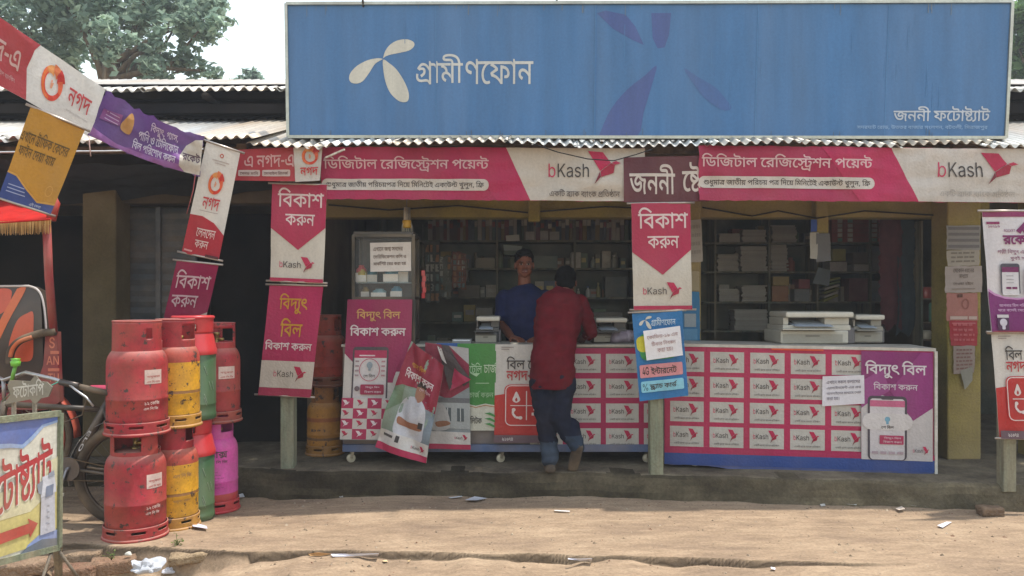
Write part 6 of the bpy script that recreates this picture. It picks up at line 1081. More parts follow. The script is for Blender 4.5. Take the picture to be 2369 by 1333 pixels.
# right hand pair at the picture edge
def rocket_draw(S):        # rect 0..130 x 0..280
    S.bg('#d9d4d6')
    S.rect(0, 0, 130, 14, '#8d2c60')
    S.rrect(8, 25, 38, 31, 1, '#8d2c60'); S.text('১৬২১৬', (12, 33, 38, 39), '#8d2c60', 2)
    S.poly([(74, 46), (98, 22), (94, 54), (88, 46), (84, 54)], '#7a2260')
    S.text('ROCKET', (46, 43, 72, 49), '#7a2260', 3)
    S.text('রকেট', (42, 48, 112, 78), '#7a2260', 9)
    S.text('পল্লী বিদ্যুৎ এর বিল', (28, 88, 122, 102), '#7a3358', 2); S.text('খুবই সহজ', (58, 104, 112, 116), '#7a3358', 2)
    S.poly(f([(0, 196), (20, 206), (60, 210), (100, 204), (130, 196), (130, 280), (0, 280)], 4)[0:36] if False else [(0, 186), (16, 196), (40, 203), (70, 206), (100, 203), (130, 194), (130, 280), (0, 280)], '#7d2370')
    S.poly([(0, 180), (16, 191), (40, 199), (70, 202), (100, 199), (130, 190), (130, 194), (100, 203), (70, 206), (40, 203), (16, 196), (0, 186)], '#c98fc0')
    S.rrect(32, 122, 78, 194, 6, '#4a4a58'); S.rrect(35, 130, 75, 195, 3, '#e3dfe2'); S.rect(35, 130, 75, 142, '#7a2260')
    S.rrect(44, 176, 56, 181, 1, '#7a2260'); S.rrect(58, 176, 70, 181, 1, '#7a2260')
    for y in (150, 158, 166): S.rect(44, y, 62, y + 1, '#7a7078')
    S.rrect(88, 132, 128, 196, 6, '#3f4a58')
    S.text('আপনার বিল পরিশোধ করুন', (22, 214, 124, 222), '#d9b6d6', 2); S.text('ঘরে বসেই যেকোন সময়', (18, 225, 124, 233), '#d9b6d6', 2)
    S.rrect(14, 240, 42, 276, 1, '#4a2450'); S.rect(14, 240, 42, 247, '#d9d4d6'); S.disc(28, 258, 9, '#d9d4e0'); S.rrect(24, 264, 32, 274, 2, '#d9d4e0')
    S.rect(0, 277, 130, 280, '#8a2a48')
vertical('white and purple banner with a printed phone on the far right post', [(2272, 488), (2402, 488), (2412, 768), (2292, 768)], 5.55, (0, 0, 130, 280), rocket_draw, 15)
def icons(S, x0, y0, x1, y1, col='#e8dcd8'):
    xm, ym = (x0 + x1) / 2, (y0 + y1) / 2; w, h = x1 - x0, y1 - y0
    S.rrect(x0, y0, x1, y1, w * .14, col, hole=w * .022)
    S.rect(xm - w * .012, y0 + h * .14, xm + w * .012, y1 - h * .14, col); S.rect(x0 + w * .12, ym - h * .01, x1 - w * .12, ym + h * .01, col)
    cx, cy = x0 + w * .26, y0 + h * .30      # flame
    S.poly(f([(cx, cy - h * .15), (cx + w * .07, cy - h * .02), (cx + w * .09, cy + h * .07), (cx, cy + h * .13), (cx - w * .09, cy + h * .07), (cx - w * .06, cy - h * .03)], 3), col)
    S.poly(f([(cx, cy), (cx + w * .03, cy + h * .06), (cx, cy + h * .1), (cx - w * .03, cy + h * .06)], 3), '#b5302c')
    cx, cy = x0 + w * .72, y0 + h * .28      # lightning
    S.poly([(cx + w * .04, cy - h * .12), (cx - w * .09, cy + h * .03), (cx, cy + h * .03), (cx - w * .04, cy + h * .13), (cx + w * .09, cy - h * .03), (cx, cy - h * .03)], col)
    cx, cy = x0 + w * .27, y0 + h * .70      # handset
    S.line([(cx - w * .08, cy - h * .10), (cx - w * .09, cy), (cx - w * .02, cy + h * .09), (cx + w * .09, cy + h * .10)], w * .055, col)
    S.disc(cx - w * .07, cy - h * .1, w * .045, col); S.disc(cx + w * .09, cy + h * .1, w * .045, col)
    cx, cy = x0 + w * .74, y0 + h * .70      # tap
    S.rect(cx - w * .12, cy - h * .03, cx + w * .10, cy + h * .04, col); S.rect(cx - w * .02, cy - h * .1, cx + w * .03, cy - h * .03, col); S.rect(cx - w * .08, cy - h * .12, cx + w * .09, cy - h * .085, col); S.rect(cx + w * .04, cy + h * .04, cx + w * .10, cy + h * .12, col)
def nagad_bill(S):         # rect 0..115 x 0..245
    S.bg('#d6d0c8')
    S.rect(0, 134, 115, 245, '#c2302f'); S.poly([(0, 134), (0, 128), (115, 108), (115, 134)], '#c2302f')
    S.rect(14, 6, 42, 8, '#9a8f8c'); S.rect(14, 11, 32, 13, '#9a8f8c')
    S.text('বিল', (26, 30, 68, 62), INK, 2); S.text('পে', (74, 38, 100, 62), INK, 2)
    S.text('নগদ-এ', (26, 64, 100, 90), '#b8343c', 4)
    S.rrect(22, 100, 122, 205, 14, '#c2302f')
    icons(S, 24, 102, 120, 203)
    S.rect(0, 226, 115, 245, '#6a5560'); S.text('৯১৬৭৪', (18, 232, 42, 240), '#d9d2d0', 3)
vertical('white and red banner with utility icons at the far right, below the purple one', [(2294, 771), (2408, 770), (2420, 1016), (2312, 1014)], 5.57, (0, 0, 115, 245), nagad_bill, 16, rods=(1, 1))

# ------------------------------------------------------------- banners strung at the left
GL = 'banners strung up at the left'
q = [(-62, 2), (245, 206), (206, 316), (-75, 155)]
S = Sheet(quad(q, (4.75, 5.3, 5.3, 4.75)), (0, 0, 360, 125), .022, (3, 2), 21)
S.bg('#d5d2cb')
S.poly([(0, 0), (172, 0), (160, 18), (150, 62), (162, 125), (0, 125)], '#b23a44')
S.text('দ-এ', (62, 38, 130, 78), '#d9b8b2', 3)
S.text('মোবাইল ব্যাংকিং', (64, 92, 126, 104), '#c99a98', 3)
S.swirl(190, 22, 250, 100); S.text('নগদ', (268, 42, 336, 84), '#bf3a40', 3)
S.text('ডাক বিভাগের ডিজিটাল লেনদেন', (272, 94, 340, 100), '#a89f9a', 1)
finish(S, 'banner', 'sunlit red and white banner hanging aslant at the top left corner of the picture', 'banner', group=GL)
q = [(244, 207), (470, 318), (462, 406), (207, 312)]
S = Sheet(quad(q, (5.32, 5.6, 5.6, 5.32)), (0, 0, 260, 105), .05, (4.5, 2.2), 22, jag=4.5, sag=.03)
S.bg('#5b3a7a')
S.poly([(60, 105), (190, 40), (218, 60), (222, 105)], '#7a4490'); S.poly([(0, 105), (0, 86), (60, 96), (222, 88), (222, 105)], '#9a62a4')
S.poly([(260, 8), (260, 105), (222, 105), (206, 92), (205, 66), (218, 36), (240, 14)], '#cfc6b8')
S.text('রকেট', (212, 48, 258, 74), '#5a4658', 7)
S.text('বিদ্যুৎ, গ্যাস,', (124, 12, 196, 40), '#ddd2e0', 3); S.text('পানি ও টেলিফোন', (100, 37, 200, 64), '#ddd2e0', 3); S.text('বিল পরিশোধ করুন', (92, 65, 196, 90), '#ddd2e0', 3)
S.poly(f([(62, 36), (72, 16), (80, 22), (84, 40), (80, 64), (60, 62), (56, 50)], 3), '#c08a48')
S.poly([(10, 38), (55, 30), (54, 56), (8, 62)], '#8a4a86')
for k in range(3): S.rect(18, 38 + k * 8, 50, 40 + k * 8, '#c9a8c8')
finish(S, 'banner', 'crumpled purple banner strung between the red white one and the leaning white one', 'banner', group=GL)
def trap_draw(S):          # rect 0..118 x 0..190
    S.bg('#b88424')
    S.text('এখানে ট্রাফিক কেসের', (0, 40, 104, 70), '#5f4a1c', 3, rise=0); S.text('ফাইন দেয়া যায়', (6, 70, 84, 98), '#5f4a1c', 3)
    S.poly([(0, 136), (20, 138), (50, 158), (80, 176), (118, 170), (118, 190), (0, 190)], '#2b4a92')
    S.poly([(0, 132), (20, 134), (50, 154), (80, 172), (118, 166), (118, 170), (80, 176), (50, 158), (20, 138), (0, 136)], '#d3a24c')
    for k in range(3): S.rect(10, 156 + k * 7, 46 + k * 3, 158 + k * 7, '#a9b4d6')
    S.text('এই সেবা', (66, 178, 92, 186), '#c9cfe0', 2)
    S.disc(96, 146, 8, '#cb9a44', 12, hole=.8)
t = vertical('mustard yellow banner with a blue foot hanging under the sunlit red and white one', [(72, 246), (197, 299), (117, 497), (-4, 458)], (4.98, 5.1, 5.1, 4.98), (0, 0, 118, 190), trap_draw, 23, group=GL, ripple=.02)
def nagad_draw(S):         # rect 0..90 x 0..260
    S.bg('#d6d2ca')
    S.poly([(0, 168), (30, 166), (60, 176), (90, 200), (90, 260), (0, 260)], '#b52c3c')
    S.disc(46, 22, 5, '#c8503a', hole=.6); S.rect(24, 34, 68, 36, '#b8a8a0'); S.rect(32, 40, 60, 42, '#b8a8a0')
    S.swirl(27, 60, 63, 112); S.text('নগদ', (23, 118, 65, 148), '#bf3a40', 3); S.rect(20, 152, 66, 153.5, '#a89a94')
    S.text('লেনদেন', (24, 194, 70, 214), '#e2cdc8', 2); S.text('করুন', (26, 222, 58, 240), '#e2cdc8', 2)
    S.rect(4, 248, 24, 252, '#d49a9a'); S.rect(56, 252, 88, 258, '#5a2a30')
vertical('white over red banner leaning at an angle, upper one behind the gas cylinders', [(478, 326), (556, 352), (506, 602), (420, 584)], (5.62, 5.7, 5.78, 5.78), (0, 0, 90, 260), nagad_draw, 24, group=GL, ripple=.02)
def bk_draw(S):            # rect 0..95 x 0..220
    S.bg('#9a1f52')
    S.poly([(95, 126), (40, 160), (60, 220), (95, 220)], '#cfc6bc')
    S.text('বিকাশ', (8, 20, 86, 68), '#dcc4cc', 2); S.text('করুন', (8, 86, 66, 118), '#dcc4cc', 2)
vertical('dark magenta banner slanting down behind the gas cylinders', [(410, 602), (506, 612), (462, 800), (366, 796)], (5.78, 5.78, 6.02, 6.02), (0, 0, 95, 220), bk_draw, 25, group=GL, rods=(1, 0))
# cords and wires
def cord(name, label, pts, r, col, kind='cloth'):
    m = MB(); m.tube(pts, r, col, 6)
    return tag(m.build(name, kind, origin=pts[0]), label, 'cord')
cord('rope', 'thin white rope stretched level across the dark neighbour shop', [P(-60, 353, 5.6), P(100, 351, 5.65), P(240, 350, 5.7), P(470, 345, 5.75)], .006, '#cfd0d0')
cord('black_wire', 'black wire looping in front of the grey half of the pink banner', [P(1225, 330, 5.80), P(1290, 352, 5.81), P(1360, 368, 5.82), P(1420, 372, 5.83), P(1470, 358, 5.84), P(1510, 345, 5.84)], .004, '#2a2a2c')
cord('torn_string', 'frayed pink string dangling from the corner of the red and white banner', [P(206, 316, 5.28), P(207, 335, 5.28), P(210, 362, 5.28)], .004, '#c9a8a0')
cord('torn_string', 'red string trailing down left of the leaning white banner', [P(452, 404, 5.6), P(447, 440, 5.62), P(432, 495, 5.64)], .003, '#a85a5a')
m = MB(); m.beam(P(754, 365, 5.86), P(797, 346, 5.83), .012, .02, '#cfc6bc')
tag(m.build('white_stick', 'wood', origin=P(754, 365, 5.86)), 'short white stick poking out above the pink banner lettering', 'stick')
# ------------------------------------------------------------- counters
def caster(t, p, r=.034):
    ft = tag(bpy.data.objects.new('caster', None)); COL.objects.link(ft); ft.parent = t
    ft.location = Vector(p) - WL(t); ft.rotation_euler = (0, 0, .4)
    m = MB()
    m.lathe((0, 0, 0), [(r * .78, -.013), (r, -.009), (r, .009), (r * .78, .013), (r * .2, .013), (r * .2, .016)], '#b9b29c', 20, Matrix.Rotation(R(90), 3, 'X'))
    m.build('wheel', 'plastic', ft, local=True)
    m = MB()
    for s in (-1, 1): m.beam((0, s * .019, 0), (.012, s * .019, .062), .022, .004, '#9b978a')
    m.box(-.025, -.03, .058, .04, .03, .068, '#8c887c')
    m.build('fork', 'metal', ft, local=True)
def tile(S, x, y, w, h):
    L0 = S.layer
    S.rect(x, y, x + w, y + h, '#c6c3ba')
    S.wordmark(x + w * .10, y + h * .10, x + w * .84, y + h * .72, True)
    S.text('একটি ব্র্যাক ব্যাংক প্রতিষ্ঠান', (x + w * .12, y + h * .76, x + w * .86, y + h * .87), '#77716c', 2)
    top = S.layer; S.layer = L0
    return top

# left counter: flat steel case on casters
YL = 6.34
ct = thing('shop_counter', 'long left shop counter on casters with a blue base strip, fronted by posters', 'counter', (-.1, YL + .25, ZP))
x0, x1 = PX(792, YL), PX(1508, YL)
zt, zb = PZ(797, YL), PZ(1046, YL)
m = MB(); m.box(x0, YL + .012, zb + .06, x1, YL + .52, zt - .02, '#4b4a52'); m.build('body', 'paint', ct, bev=.004)
m = MB(); m.box(x0 - .01, YL - .0, zt - .02, x1 + .01, YL + .54, zt, '#a9a79c'); m.build('worktop', 'paint', ct, bev=.004)
m = MB(); m.box(x0, YL, zb, x1, YL + .52, zb + .058, '#35527c'); m.build('base_strip', 'paint', ct, bev=.004)
S = Sheet([Vector((PX(1236, YL), YL + .009, PZ(806, YL))), Vector((x1, YL + .009, PZ(806, YL))), Vector((x1, YL + .009, PZ(1032, YL))), Vector((PX(1236, YL), YL + .009, PZ(1032, YL)))], (1236, 806, 1508, 1032))
S.bg('#b02456')
for r_ in range(4):
    for c_ in range(4): tile(S, 1228 + c_ * 87 - r_ * 1.2 if False else 1226 + c_ * 88, 819 + r_ * 57.5, 76, 44)
S.build('front_panel', 'vinyl', parent=ct)
for px in (812, 1158, 1496): caster(ct, (PX(px, YL + .06), YL + .06, ZP + .035))
for px in (840, 1170, 1480): caster(ct, (PX(px, YL + .5), YL + .48, ZP + .035))

# right counter: bigger board, white edging, swung a little towards the street
ya, yb = 6.22, 5.98
rc = thing('shop_counter', 'right shop counter with repeated bird logo tiles and a broken blue skirting', 'counter', (PX(1850, 6.1), 6.3, ZP))
TL, TR = P(1537, 801, ya), P(2161, 813, yb)
BL, BR = P(1537, 1072, ya), P(2161, 1092, yb)
d = (TR - TL); d.z = 0; d.normalize(); nrm = Vector((d.y, -d.x, 0))
if nrm.y > 0: nrm = -nrm
dep = -nrm
S = Sheet([TL, TR, BR, BL], (1537, 801, 2161, 1072))
S.bg('#bb2858')
for r_ in range(4):
    for c_ in range(6): tile(S, 1552 + c_ * 94.5 - r_ * .5, 812 + r_ * 57.5, 80, 47)
S.layer = 14
S.rect(1537, 1046, 2161, 1072, '#2f4f95'); S.rect(1537, 1034, 2161, 1046, '#b3265a')
S.rect(1790, 801, 1910, 805, '#d8502e')
S.build('front_panel', 'vinyl', parent=rc)
m = MB()
e = nrm * .006
m.prism([TL - e, TR - e, BR - e, BL - e], dep * .5, '#3e4048'); m.build('body', 'paint', rc)
m = MB(); m.prism([TL + e + Vector((-.01, 0, .0)), TR + e + Vector((.012, 0, 0)), TR + e + Vector((.012, 0, .022)), TL + e + Vector((-.01, 0, .022))], dep * .53, '#bdb9b0'); m.build('worktop', 'paint', rc)
# skirting, chewed along its lower edge
low = []
rg = random.Random(8)
for i in range(25):
    t = i / 24; p = BL + (BR - BL) * t
    drop = lerp_tab([(0, .004), (.14, .004), (.3, .03), (.45, .034), (.6, .048), (.86, .036), (1, .012)], t) + rg.uniform(0, .006)
    low.append(p - Vector((0, 0, drop)) + nrm * .004)
m = MB(); m.prism([BL + nrm * .004 + Vector((0, 0, .02)), BR + nrm * .004 + Vector((0, 0, .02))] + low[::-1], -nrm * .008, '#2f4f95'); m.build('skirting', 'paint', rc)
for k, (q, nm) in enumerate(((TR, 'edge_strip'), (TL, 'edge_strip'))):
    b_ = (BR if k == 0 else BL)
    m = MB(); m.beam(q + nrm * .008 + d * (.008 if k == 0 else -.02), b_ + nrm * .008 + d * (.008 if k == 0 else -.02) - Vector((0, 0, .03)), .02, .02, '#c9c6bd'); m.build(nm, 'paint', rc)
for t, dd in ((.12, .06), (.9, .06), (.1, .42), (.9, .42)):
    p = BL + (BR - BL) * t + dep * dd; caster(rc, (p.x, p.y, ZP + .035))
# purple bill poster and the white notice on the right counter
def on_rc(px, py, lift): 
    u = (px - 1537) / 624; v = (py - (801 + 12 * u)) / 271
    return (TL * (1 - u) + TR * u) * (1 - v) + (BL * (1 - u) + BR * u) * v + nrm * lift
S = Sheet([on_rc(1996, 812, .014), on_rc(2156, 816, .014), on_rc(2156, 1060, .014), on_rc(1996, 1056, .014)], (1996, 812, 2156, 1056), .003, (2, 2), 31)
S.bg('#8c2a72')
S.poly([(1996, 930), (2030, 905), (2096, 930), (2120, 960), (2156, 936), (2156, 1056), (1996, 1056)], '#d2ccca')
S.poly([(2060, 900), (2130, 812), (2156, 812), (2156, 936), (2112, 966)], '#9a3a80'); S.poly([(1996, 880), (2044, 850), (2060, 900), (2010, 930), (1996, 940)], '#a04a8c')
S.text('বিদ্যুৎ বিল', (2004, 832, 2142, 872), '#e3dade', 4); S.text('বিকাশ করুন', (2023, 880, 2122, 898), '#dccfd6', 3)
S.rrect(2010, 912, 2098, 1056, 10, '#4a4450'); S.poly(rrect_pts(2015, 918, 2093, 1055, 7), '#ddd6d8'); S.rect(2015, 922, 2093, 936, '#d06a90'); S.rrect(2040, 913, 2068, 920, 3, '#4a4450')
S.rrect(1998, 951, 2110, 988, 18, '#e0dad8'); S.disc(2054, 964, 6, '#7ab0c8'); S.rrect(2051, 969, 2057, 975, 1, '#7ab0c8'); S.text('পে বিল', (2040, 977, 2068, 985), INK, 3)
S.rrect(2036, 1000, 2090, 1020, 2, '#b83060'); S.text('বিদ্যুৎ বিল', (2046, 1003, 2084, 1009), '#e3c8d0', 2); S.text('বিকাশ করুন', (2044, 1011, 2086, 1017), '#e3c8d0', 2)
for k in range(4): S.rect(2018 + k * 19, 1036, 2032 + k * 19, 1042, '#b5a0a8')
S.wordmark(2110, 1022, 2146, 1042, True)
finish(S, 'poster', 'purple and white electricity bill poster stuck on the right end of the right counter', 'poster')
note('white paper notice taped over the logo tiles of the right counter', [(0, 0)] * 4 if False else [(1903, 871), (1999, 868), (2000, 934), (1902, 940)], tuple(on_rc(x_, 900, .02).y for x_ in (1903, 1999, 2000, 1902)),
     [('এখানে সকল ক্লাসের', 10, 90), ('এ্যাসাইনমেন্ট এর প্রশ্ন', 10, 92), ('অনলাইনের মাধ্যমে দেয়া', 10, 92), ('করা হয়।', 10, 40)], '#d9d6dc', '#6a6470', 32, 'notice', 1)

# posters leaning against the left counter
def poster(label, q, Y, rect, draw, seed, ripple=.006, jag=0, **kw):
    S = Sheet(quad(q, Y), rect, ripple, (2, 2.4), seed, jag=jag, **kw)
    draw(S)
    return finish(S, 'poster', label, 'poster')
def phone_poster(S):       # rect 0..160 x 0..330
    S.bg('#9c1f58')
    S.poly([(0, 128), (22, 150), (24, 170), (138, 170), (160, 128), (160, 330), (0, 330)], '#d0cbc4')
    S.poly([(24, 140), (136, 140), (120, 186), (118, 196), (24, 196)], '#9c1f58')
    S.text('বিদ্যুৎ বিল', (24, 22, 132, 52), '#d3a468', 4)
    S.text('বিকাশ করুন', (10, 60, 146, 86), '#e3d8d8', 5)
    S.rrect(20, 112, 106, 244, 8, '#4e4850'); S.rect(24, 120, 102, 242, '#d8d2d0'); S.rect(24, 120, 102, 138, '#b52c5a'); S.rect(36, 131, 74, 134, '#dccfd2'); S.rrect(48, 112, 78, 119, 3, '#4e4850')
    for k in range(4):
        S.rect(27, 144 + k * 11, 36, 148 + k * 11, '#a08c90'); S.rect(90, 144 + k * 11, 99, 148 + k * 11, '#b88a90')
    S.disc(62, 166, 25, '#b5405e', 27, hole=.94); S.disc(62, 155, 7, '#8a98a0', 8); S.rect(59, 162, 65, 168, '#8a98a0'); S.text('পে বিল', (48, 175, 76, 184), INK, 3)
    S.disc(34, 210, 6, '#6a5a60'); S.rrect(42, 200, 98, 224, 3, '#98244a'); S.text('বিদ্যুৎ বিল', (54, 204, 88, 210), '#dcc0c8', 3); S.text('বিকাশ করুন', (52, 214, 92, 220), '#dcc0c8', 3)
    for k in range(4): S.rect(27 + k * 19, 232, 40 + k * 19, 236, '#a09498')
    L0 = S.layer
    for r_ in range(4):
        for c_ in range(5):
            S.layer = L0
            w_, h_ = 33.5, 24.2; X, Yy = c_ * w_ - 6, 232 + r_ * h_
            X0, X1 = max(0, X), min(160, X + w_); pk = (r_ + c_) % 2 == 0
            S.rect(X0, Yy, X1, Yy + h_, '#b22858' if pk else '#cfc9c2')
            if X1 - X0 > 25: S.bird(X + 8, Yy + 4, X + w_ - 8, Yy + h_ - 5, white=pk)
    S.layer = L0 + 5
    S.rect(0, 328.5, 160, 330, '#8a8a88')
poster('tall magenta phone payment poster in front of the glass case, with chequered foot', [(804, 693), (954, 693), (946, 1018), (788, 1016)], (6.32, 6.32, 6.3, 6.3), (0, 0, 160, 330), phone_poster, 41)
def tele_poster(S):        # rect 0..85 x 0..200
    S.bg('#3b8a3f')
    S.poly([(0, 142), (20, 138), (40, 143), (62, 138), (85, 142), (85, 200), (0, 200)], '#cfcdbd')
    S.line([(0, 146), (20, 142), (40, 147), (62, 142), (85, 146)], 1.6, '#b0703a')
    S.text('টেলি', (26, 44, 54, 68), '#b5d6ae', 1); S.text('চার্জ', (58, 40, 88, 68), '#c9dcbc', 1); S.poly([(28, 68), (50, 68), (42, 76)], '#b5d6ae')
    S.rect(40, 90, 70, 92, '#a4c89e'); S.text('চার্জ করুন', (26, 108, 80, 124), '#a4c89e', 1)
    S.text('লিটক', (28, 166, 54, 184), '#4a4a48', 3)
    for k in range(3): S.poly([(60, 160 + k * 12), (72, 158 + k * 12), (84, 164 + k * 12), (84, 169 + k * 12), (72, 164 + k * 12)], '#3f8a48')
poster('green recharge poster with a pale foot between the crumpled poster and the white bill poster', [(1058, 795), (1148, 795), (1146, 996), (1060, 996)], 6.325, (0, 0, 85, 200), tele_poster, 42)
poster('plain blue sheet behind the crumpled poster on the left counter', [(1010, 794), (1064, 794), (1064, 870), (1016, 870)], 6.331, (0, 0, 10, 10), lambda S: S.bg('#2c62a8'), 47)
poster('white and red bill poster with utility icons partly behind the standing customer', [(1146, 797), (1262, 797), (1262, 1024), (1143, 1023)], 6.322, (0, 0, 115, 245), nagad_bill, 43)
def folk(S, dx=0):
    """a printed man in a white shirt reading his phone"""
    S.poly(f([(30, 140), (44, 120), (70, 112), (92, 118), (104, 136), (108, 180), (104, 215), (36, 215), (28, 170)], 4), '#c9c8cc')
    S.poly(f([(62, 84), (78, 80), (90, 92), (88, 112), (76, 122), (64, 112)], 4), '#a06c50')
    S.poly(f([(60, 86), (68, 72), (84, 72), (92, 88), (84, 84), (70, 86)], 4), '#2a2322')
    S.poly([(66, 112), (78, 124), (86, 114), (84, 130), (74, 132)], '#b9b8be')
    S.poly(f([(34, 172), (60, 176), (92, 172), (104, 178), (98, 188), (60, 190), (36, 188)], 3), '#9a6448')
    S.rect(92, 166, 104, 182, '#2e2e34')
def crumpled(S):           # rect 0..130 x 0..260
    S.bg('#8a9a8c')
    S.poly([(0, 90), (26, 60), (30, 140), (0, 170)], '#6d8468')
    S.poly([(92, 100), (130, 90), (130, 230), (100, 220)], '#7f8a92')
    S.poly([(8, 0), (130, 0), (130, 130), (100, 128), (64, 92), (20, 98), (0, 110), (0, 30)], '#93183a')
    folk(S)
    S.text('গ্যাস বিল', (28, 36, 76, 50), '#c9962e', 3); S.text('বিকাশ করুন', (18, 54, 112, 78), '#e0d2d0', 4); S.text('পে বিল', (70, 84, 108, 94), '#d0b0b0', 3)
    S.rect(0, 212, 130, 244, '#d3cdc6'); S.rect(0, 244, 130, 260, '#b3204e')
    S.rect(10, 220, 36, 226, '#55504e'); S.rect(44, 216, 54, 232, '#3a3838'); S.wordmark(86, 222, 122, 240, True)
poster('crumpled red and white poster sagging off the left counter down to the platform', [(952, 789), (1030, 846), (988, 1071), (868, 1034)], (6.24, 6.20, 6.13, 6.2), (0, 0, 130, 260), crumpled, 44, ripple=.055, bend=lambda u, v: .035 * abs(math.sin(5 * u + 3.2 * v)) + .03 * abs(math.sin(7 * v - 4 * u)))
def house(S):              # rect 0..110 x 0..250
    S.bg('#8f979a')
    S.rect(0, 0, 110, 60, '#b3b0ae'); S.poly([(0, 0), (60, 0), (110, 40), (110, 96), (60, 130), (0, 110)], '#8e1c40'); S.poly([(40, 0), (60, 0), (110, 84), (96, 96), (70, 60)], '#4a4448')
    S.rect(20, 130, 110, 200, '#a9adac'); S.poly([(14, 128), (110, 124), (110, 136), (14, 140)], '#6a6c70')
    for x_ in (50, 80): S.rect(x_, 150, x_ + 16, 182, '#4e5a60'); S.rect(x_ + 7, 150, x_ + 9, 182, '#c3c6c4')
    S.poly(f([(20, 160), (40, 140), (58, 160), (62, 200), (20, 204)], 3), '#b9b6b4'); S.poly(f([(30, 186), (56, 182), (64, 190), (36, 198)], 3), '#9a6a50')
    S.rect(0, 208, 110, 238, '#cfc8c2'); S.rect(0, 238, 110, 250, '#b3204e'); S.wordmark(74, 214, 104, 230, True)
poster('poster with a printed house hanging behind the crumpled red and white poster', [(984, 792), (1084, 806), (1089, 1040), (976, 1037)], (6.31, 6.31, 6.29, 6.29), (0, 0, 110, 250), house, 45, ripple=.012)
S = Sheet(quad([(1012, 800), (1046, 822), (1090, 878), (1040, 905)], (6.27, 6.26, 6.25, 6.26)), (0, 0, 10, 10), .02, (2, 2), 46)
S.bg('#3a3338'); S.poly([(6, 5), (10, 10), (0, 10)], '#ab2350'); S.poly([(0, 0), (3, 0), (2.4, 4), (0.4, 3)], '#cfc8c2')
finish(S, 'poster', 'dark folded poster corner sticking out over the crumpled poster', 'poster')

# ------------------------------------------------------------- glass display case on the left counter
dc = thing('display_case', 'glass display case with a dark frame at the left end of the left counter', 'display case', (PX(888, 6.4), 6.45, PZ(797, 6.34)))
Yd = 6.36
a, b_, z0, z1 = PX(818, Yd), PX(957, Yd), PZ(797, 6.34), PZ(545, Yd)
m = MB()
for x in (a, b_):
    for y in (Yd, Yd + .3): m.box(x - .012, y - .012, z0, x + .012, y + .012, z1, '#2f3335')
for z in (z0 + .012, PZ(690, Yd), z1):
    for y in (Yd, Yd + .3): m.box(a + .012, y - .011, z - .012, b_ - .012, y + .011, z + .012, '#33373a')
    for x in (a, b_): m.box(x - .011, Yd + .012, z - .011, x + .011, Yd + .288, z + .011, '#54585a')
m.build('frame', 'metal', dc)
MB().box(a, Yd, z1 + .013, b_, Yd + .3, z1 + .03, '#3c4041').build('top_board', 'paint', dc)
MB().box(a + .014, Yd + .005, z0 + .03, b_ - .014, Yd + .009, z1 - .014, '#ffffff').build('pane', glass_mat('pane_glass', .05, (.5, .55, .57)), dc)
MB().box(a + .014, Yd + .014, PZ(655, Yd), b_ - .014, Yd + .29, PZ(655, Yd) + .006, '#7d8a88').build('shelf', 'plastic', dc)
MB().box(a + .014, Yd + .291, z0 + .03, b_ - .014, Yd + .296, z1 - .014, '#3a4442').build('back_panel', 'paint', dc)
items = [(838, 640, 24, 30, '#a9963a'), (836, 606, 26, 40, '#b84a48'), (862, 648, 26, 32, '#3f7a86'), (906, 650, 36, 34, '#5a93a8'), (934, 648, 24, 44, '#8aa6a8'), (846, 682, 20, 24, '#8c7a4a'), (878, 684, 36, 20, '#6f9296'), (918, 686, 28, 26, '#4b7f94')]
for i, (px, py, wd, hh, col) in enumerate(items):
    Y_ = Yd + .1 + .02 * (i % 3); s_ = Y_ / FPX
    zb_ = PZ(655, Yd) + .007 if py < 670 else PZ(692, Yd) + .013
    c = Vector((PX(px, Y_), Y_, zb_))
    m = MB(); m.lathe(c, [(wd * s_ * .42, 0), (wd * s_ * .45, .01), (wd * s_ * .45, hh * s_ * .75), (wd * s_ * .25, hh * s_ * .9), (wd * s_ * .25, hh * s_)], col, 14)
    m.box(c.x - wd * s_ * .47, c.y - wd * s_ * .47, c.z + .004, c.x + wd * s_ * .47, c.y - wd * s_ * .40, c.z + hh * s_ * .55, '#c9c4b8')
    tag(m.build('packet', 'plastic', origin=c), ['mustard jar', 'red jar', 'teal jar', 'blue jar', 'pale grey jar', 'brown jar', 'flat aqua jar', 'steel blue jar'][i] + ' inside the glass display case', 'jar', 'jars in the display case')
note('square white paper notice taped on the glass display case', [(856, 562), (951, 560), (951, 627), (857, 629)], 6.352, [('এখানে জন্ম সনদের', 8, 80), ('ভেরিফিকেশন কপি ও', 8, 88), ('মার্কশিট বের করা হয়', 8, 88)], '#d9d3cc', '#6f5f58', 51, 'notice', 2, .002)
# hanging pieces in the opening
m = MB(); c = P(941, 515, 6.55)
rg = random.Random(2)
for k in range(26):
    x = rg.uniform(-.045, .045); y = rg.uniform(-.03, .03)
    m.tube([c + Vector((x * .5, y, .12)), c + Vector((x * .6, y, .02)), c + Vector((x, y, -.03)), c + Vector((x * 1.1, y, -.10))], .0035, rg.choice(['#c8c4b8', '#9fa6a6', '#d8d2c0', '#8a8f90']), 4)
hb = thing('hanging_bundle', 'pale plastic bundle with a shiny gold band hanging above the glass case', 'bundle', c)
m.build('strands', 'plastic', hb)
MB().lathe(c, [(.033, -.045), (.036, -.03), (.033, -.012), (.036, .004), (.033, .018)], '#d8ac1c', 18).build('gold_band', 'plastic', hb)
m = MB(); m.tube([c + Vector((0, 0, .1)), c + Vector((0, 0, .28))], .003, '#777', 5) if False else m.tube([c + Vector((0, 0, .1)), c + Vector((0, 0, .28))], .003, '#777777', 5)
m.build('string', 'cloth', hb)
m = MB()
for k in range(5): m.obox(P(979 + (k % 2) * 2, 632 + k * 13, 6.5), (.028, .012, .042), .2 * k, '#b8323a')
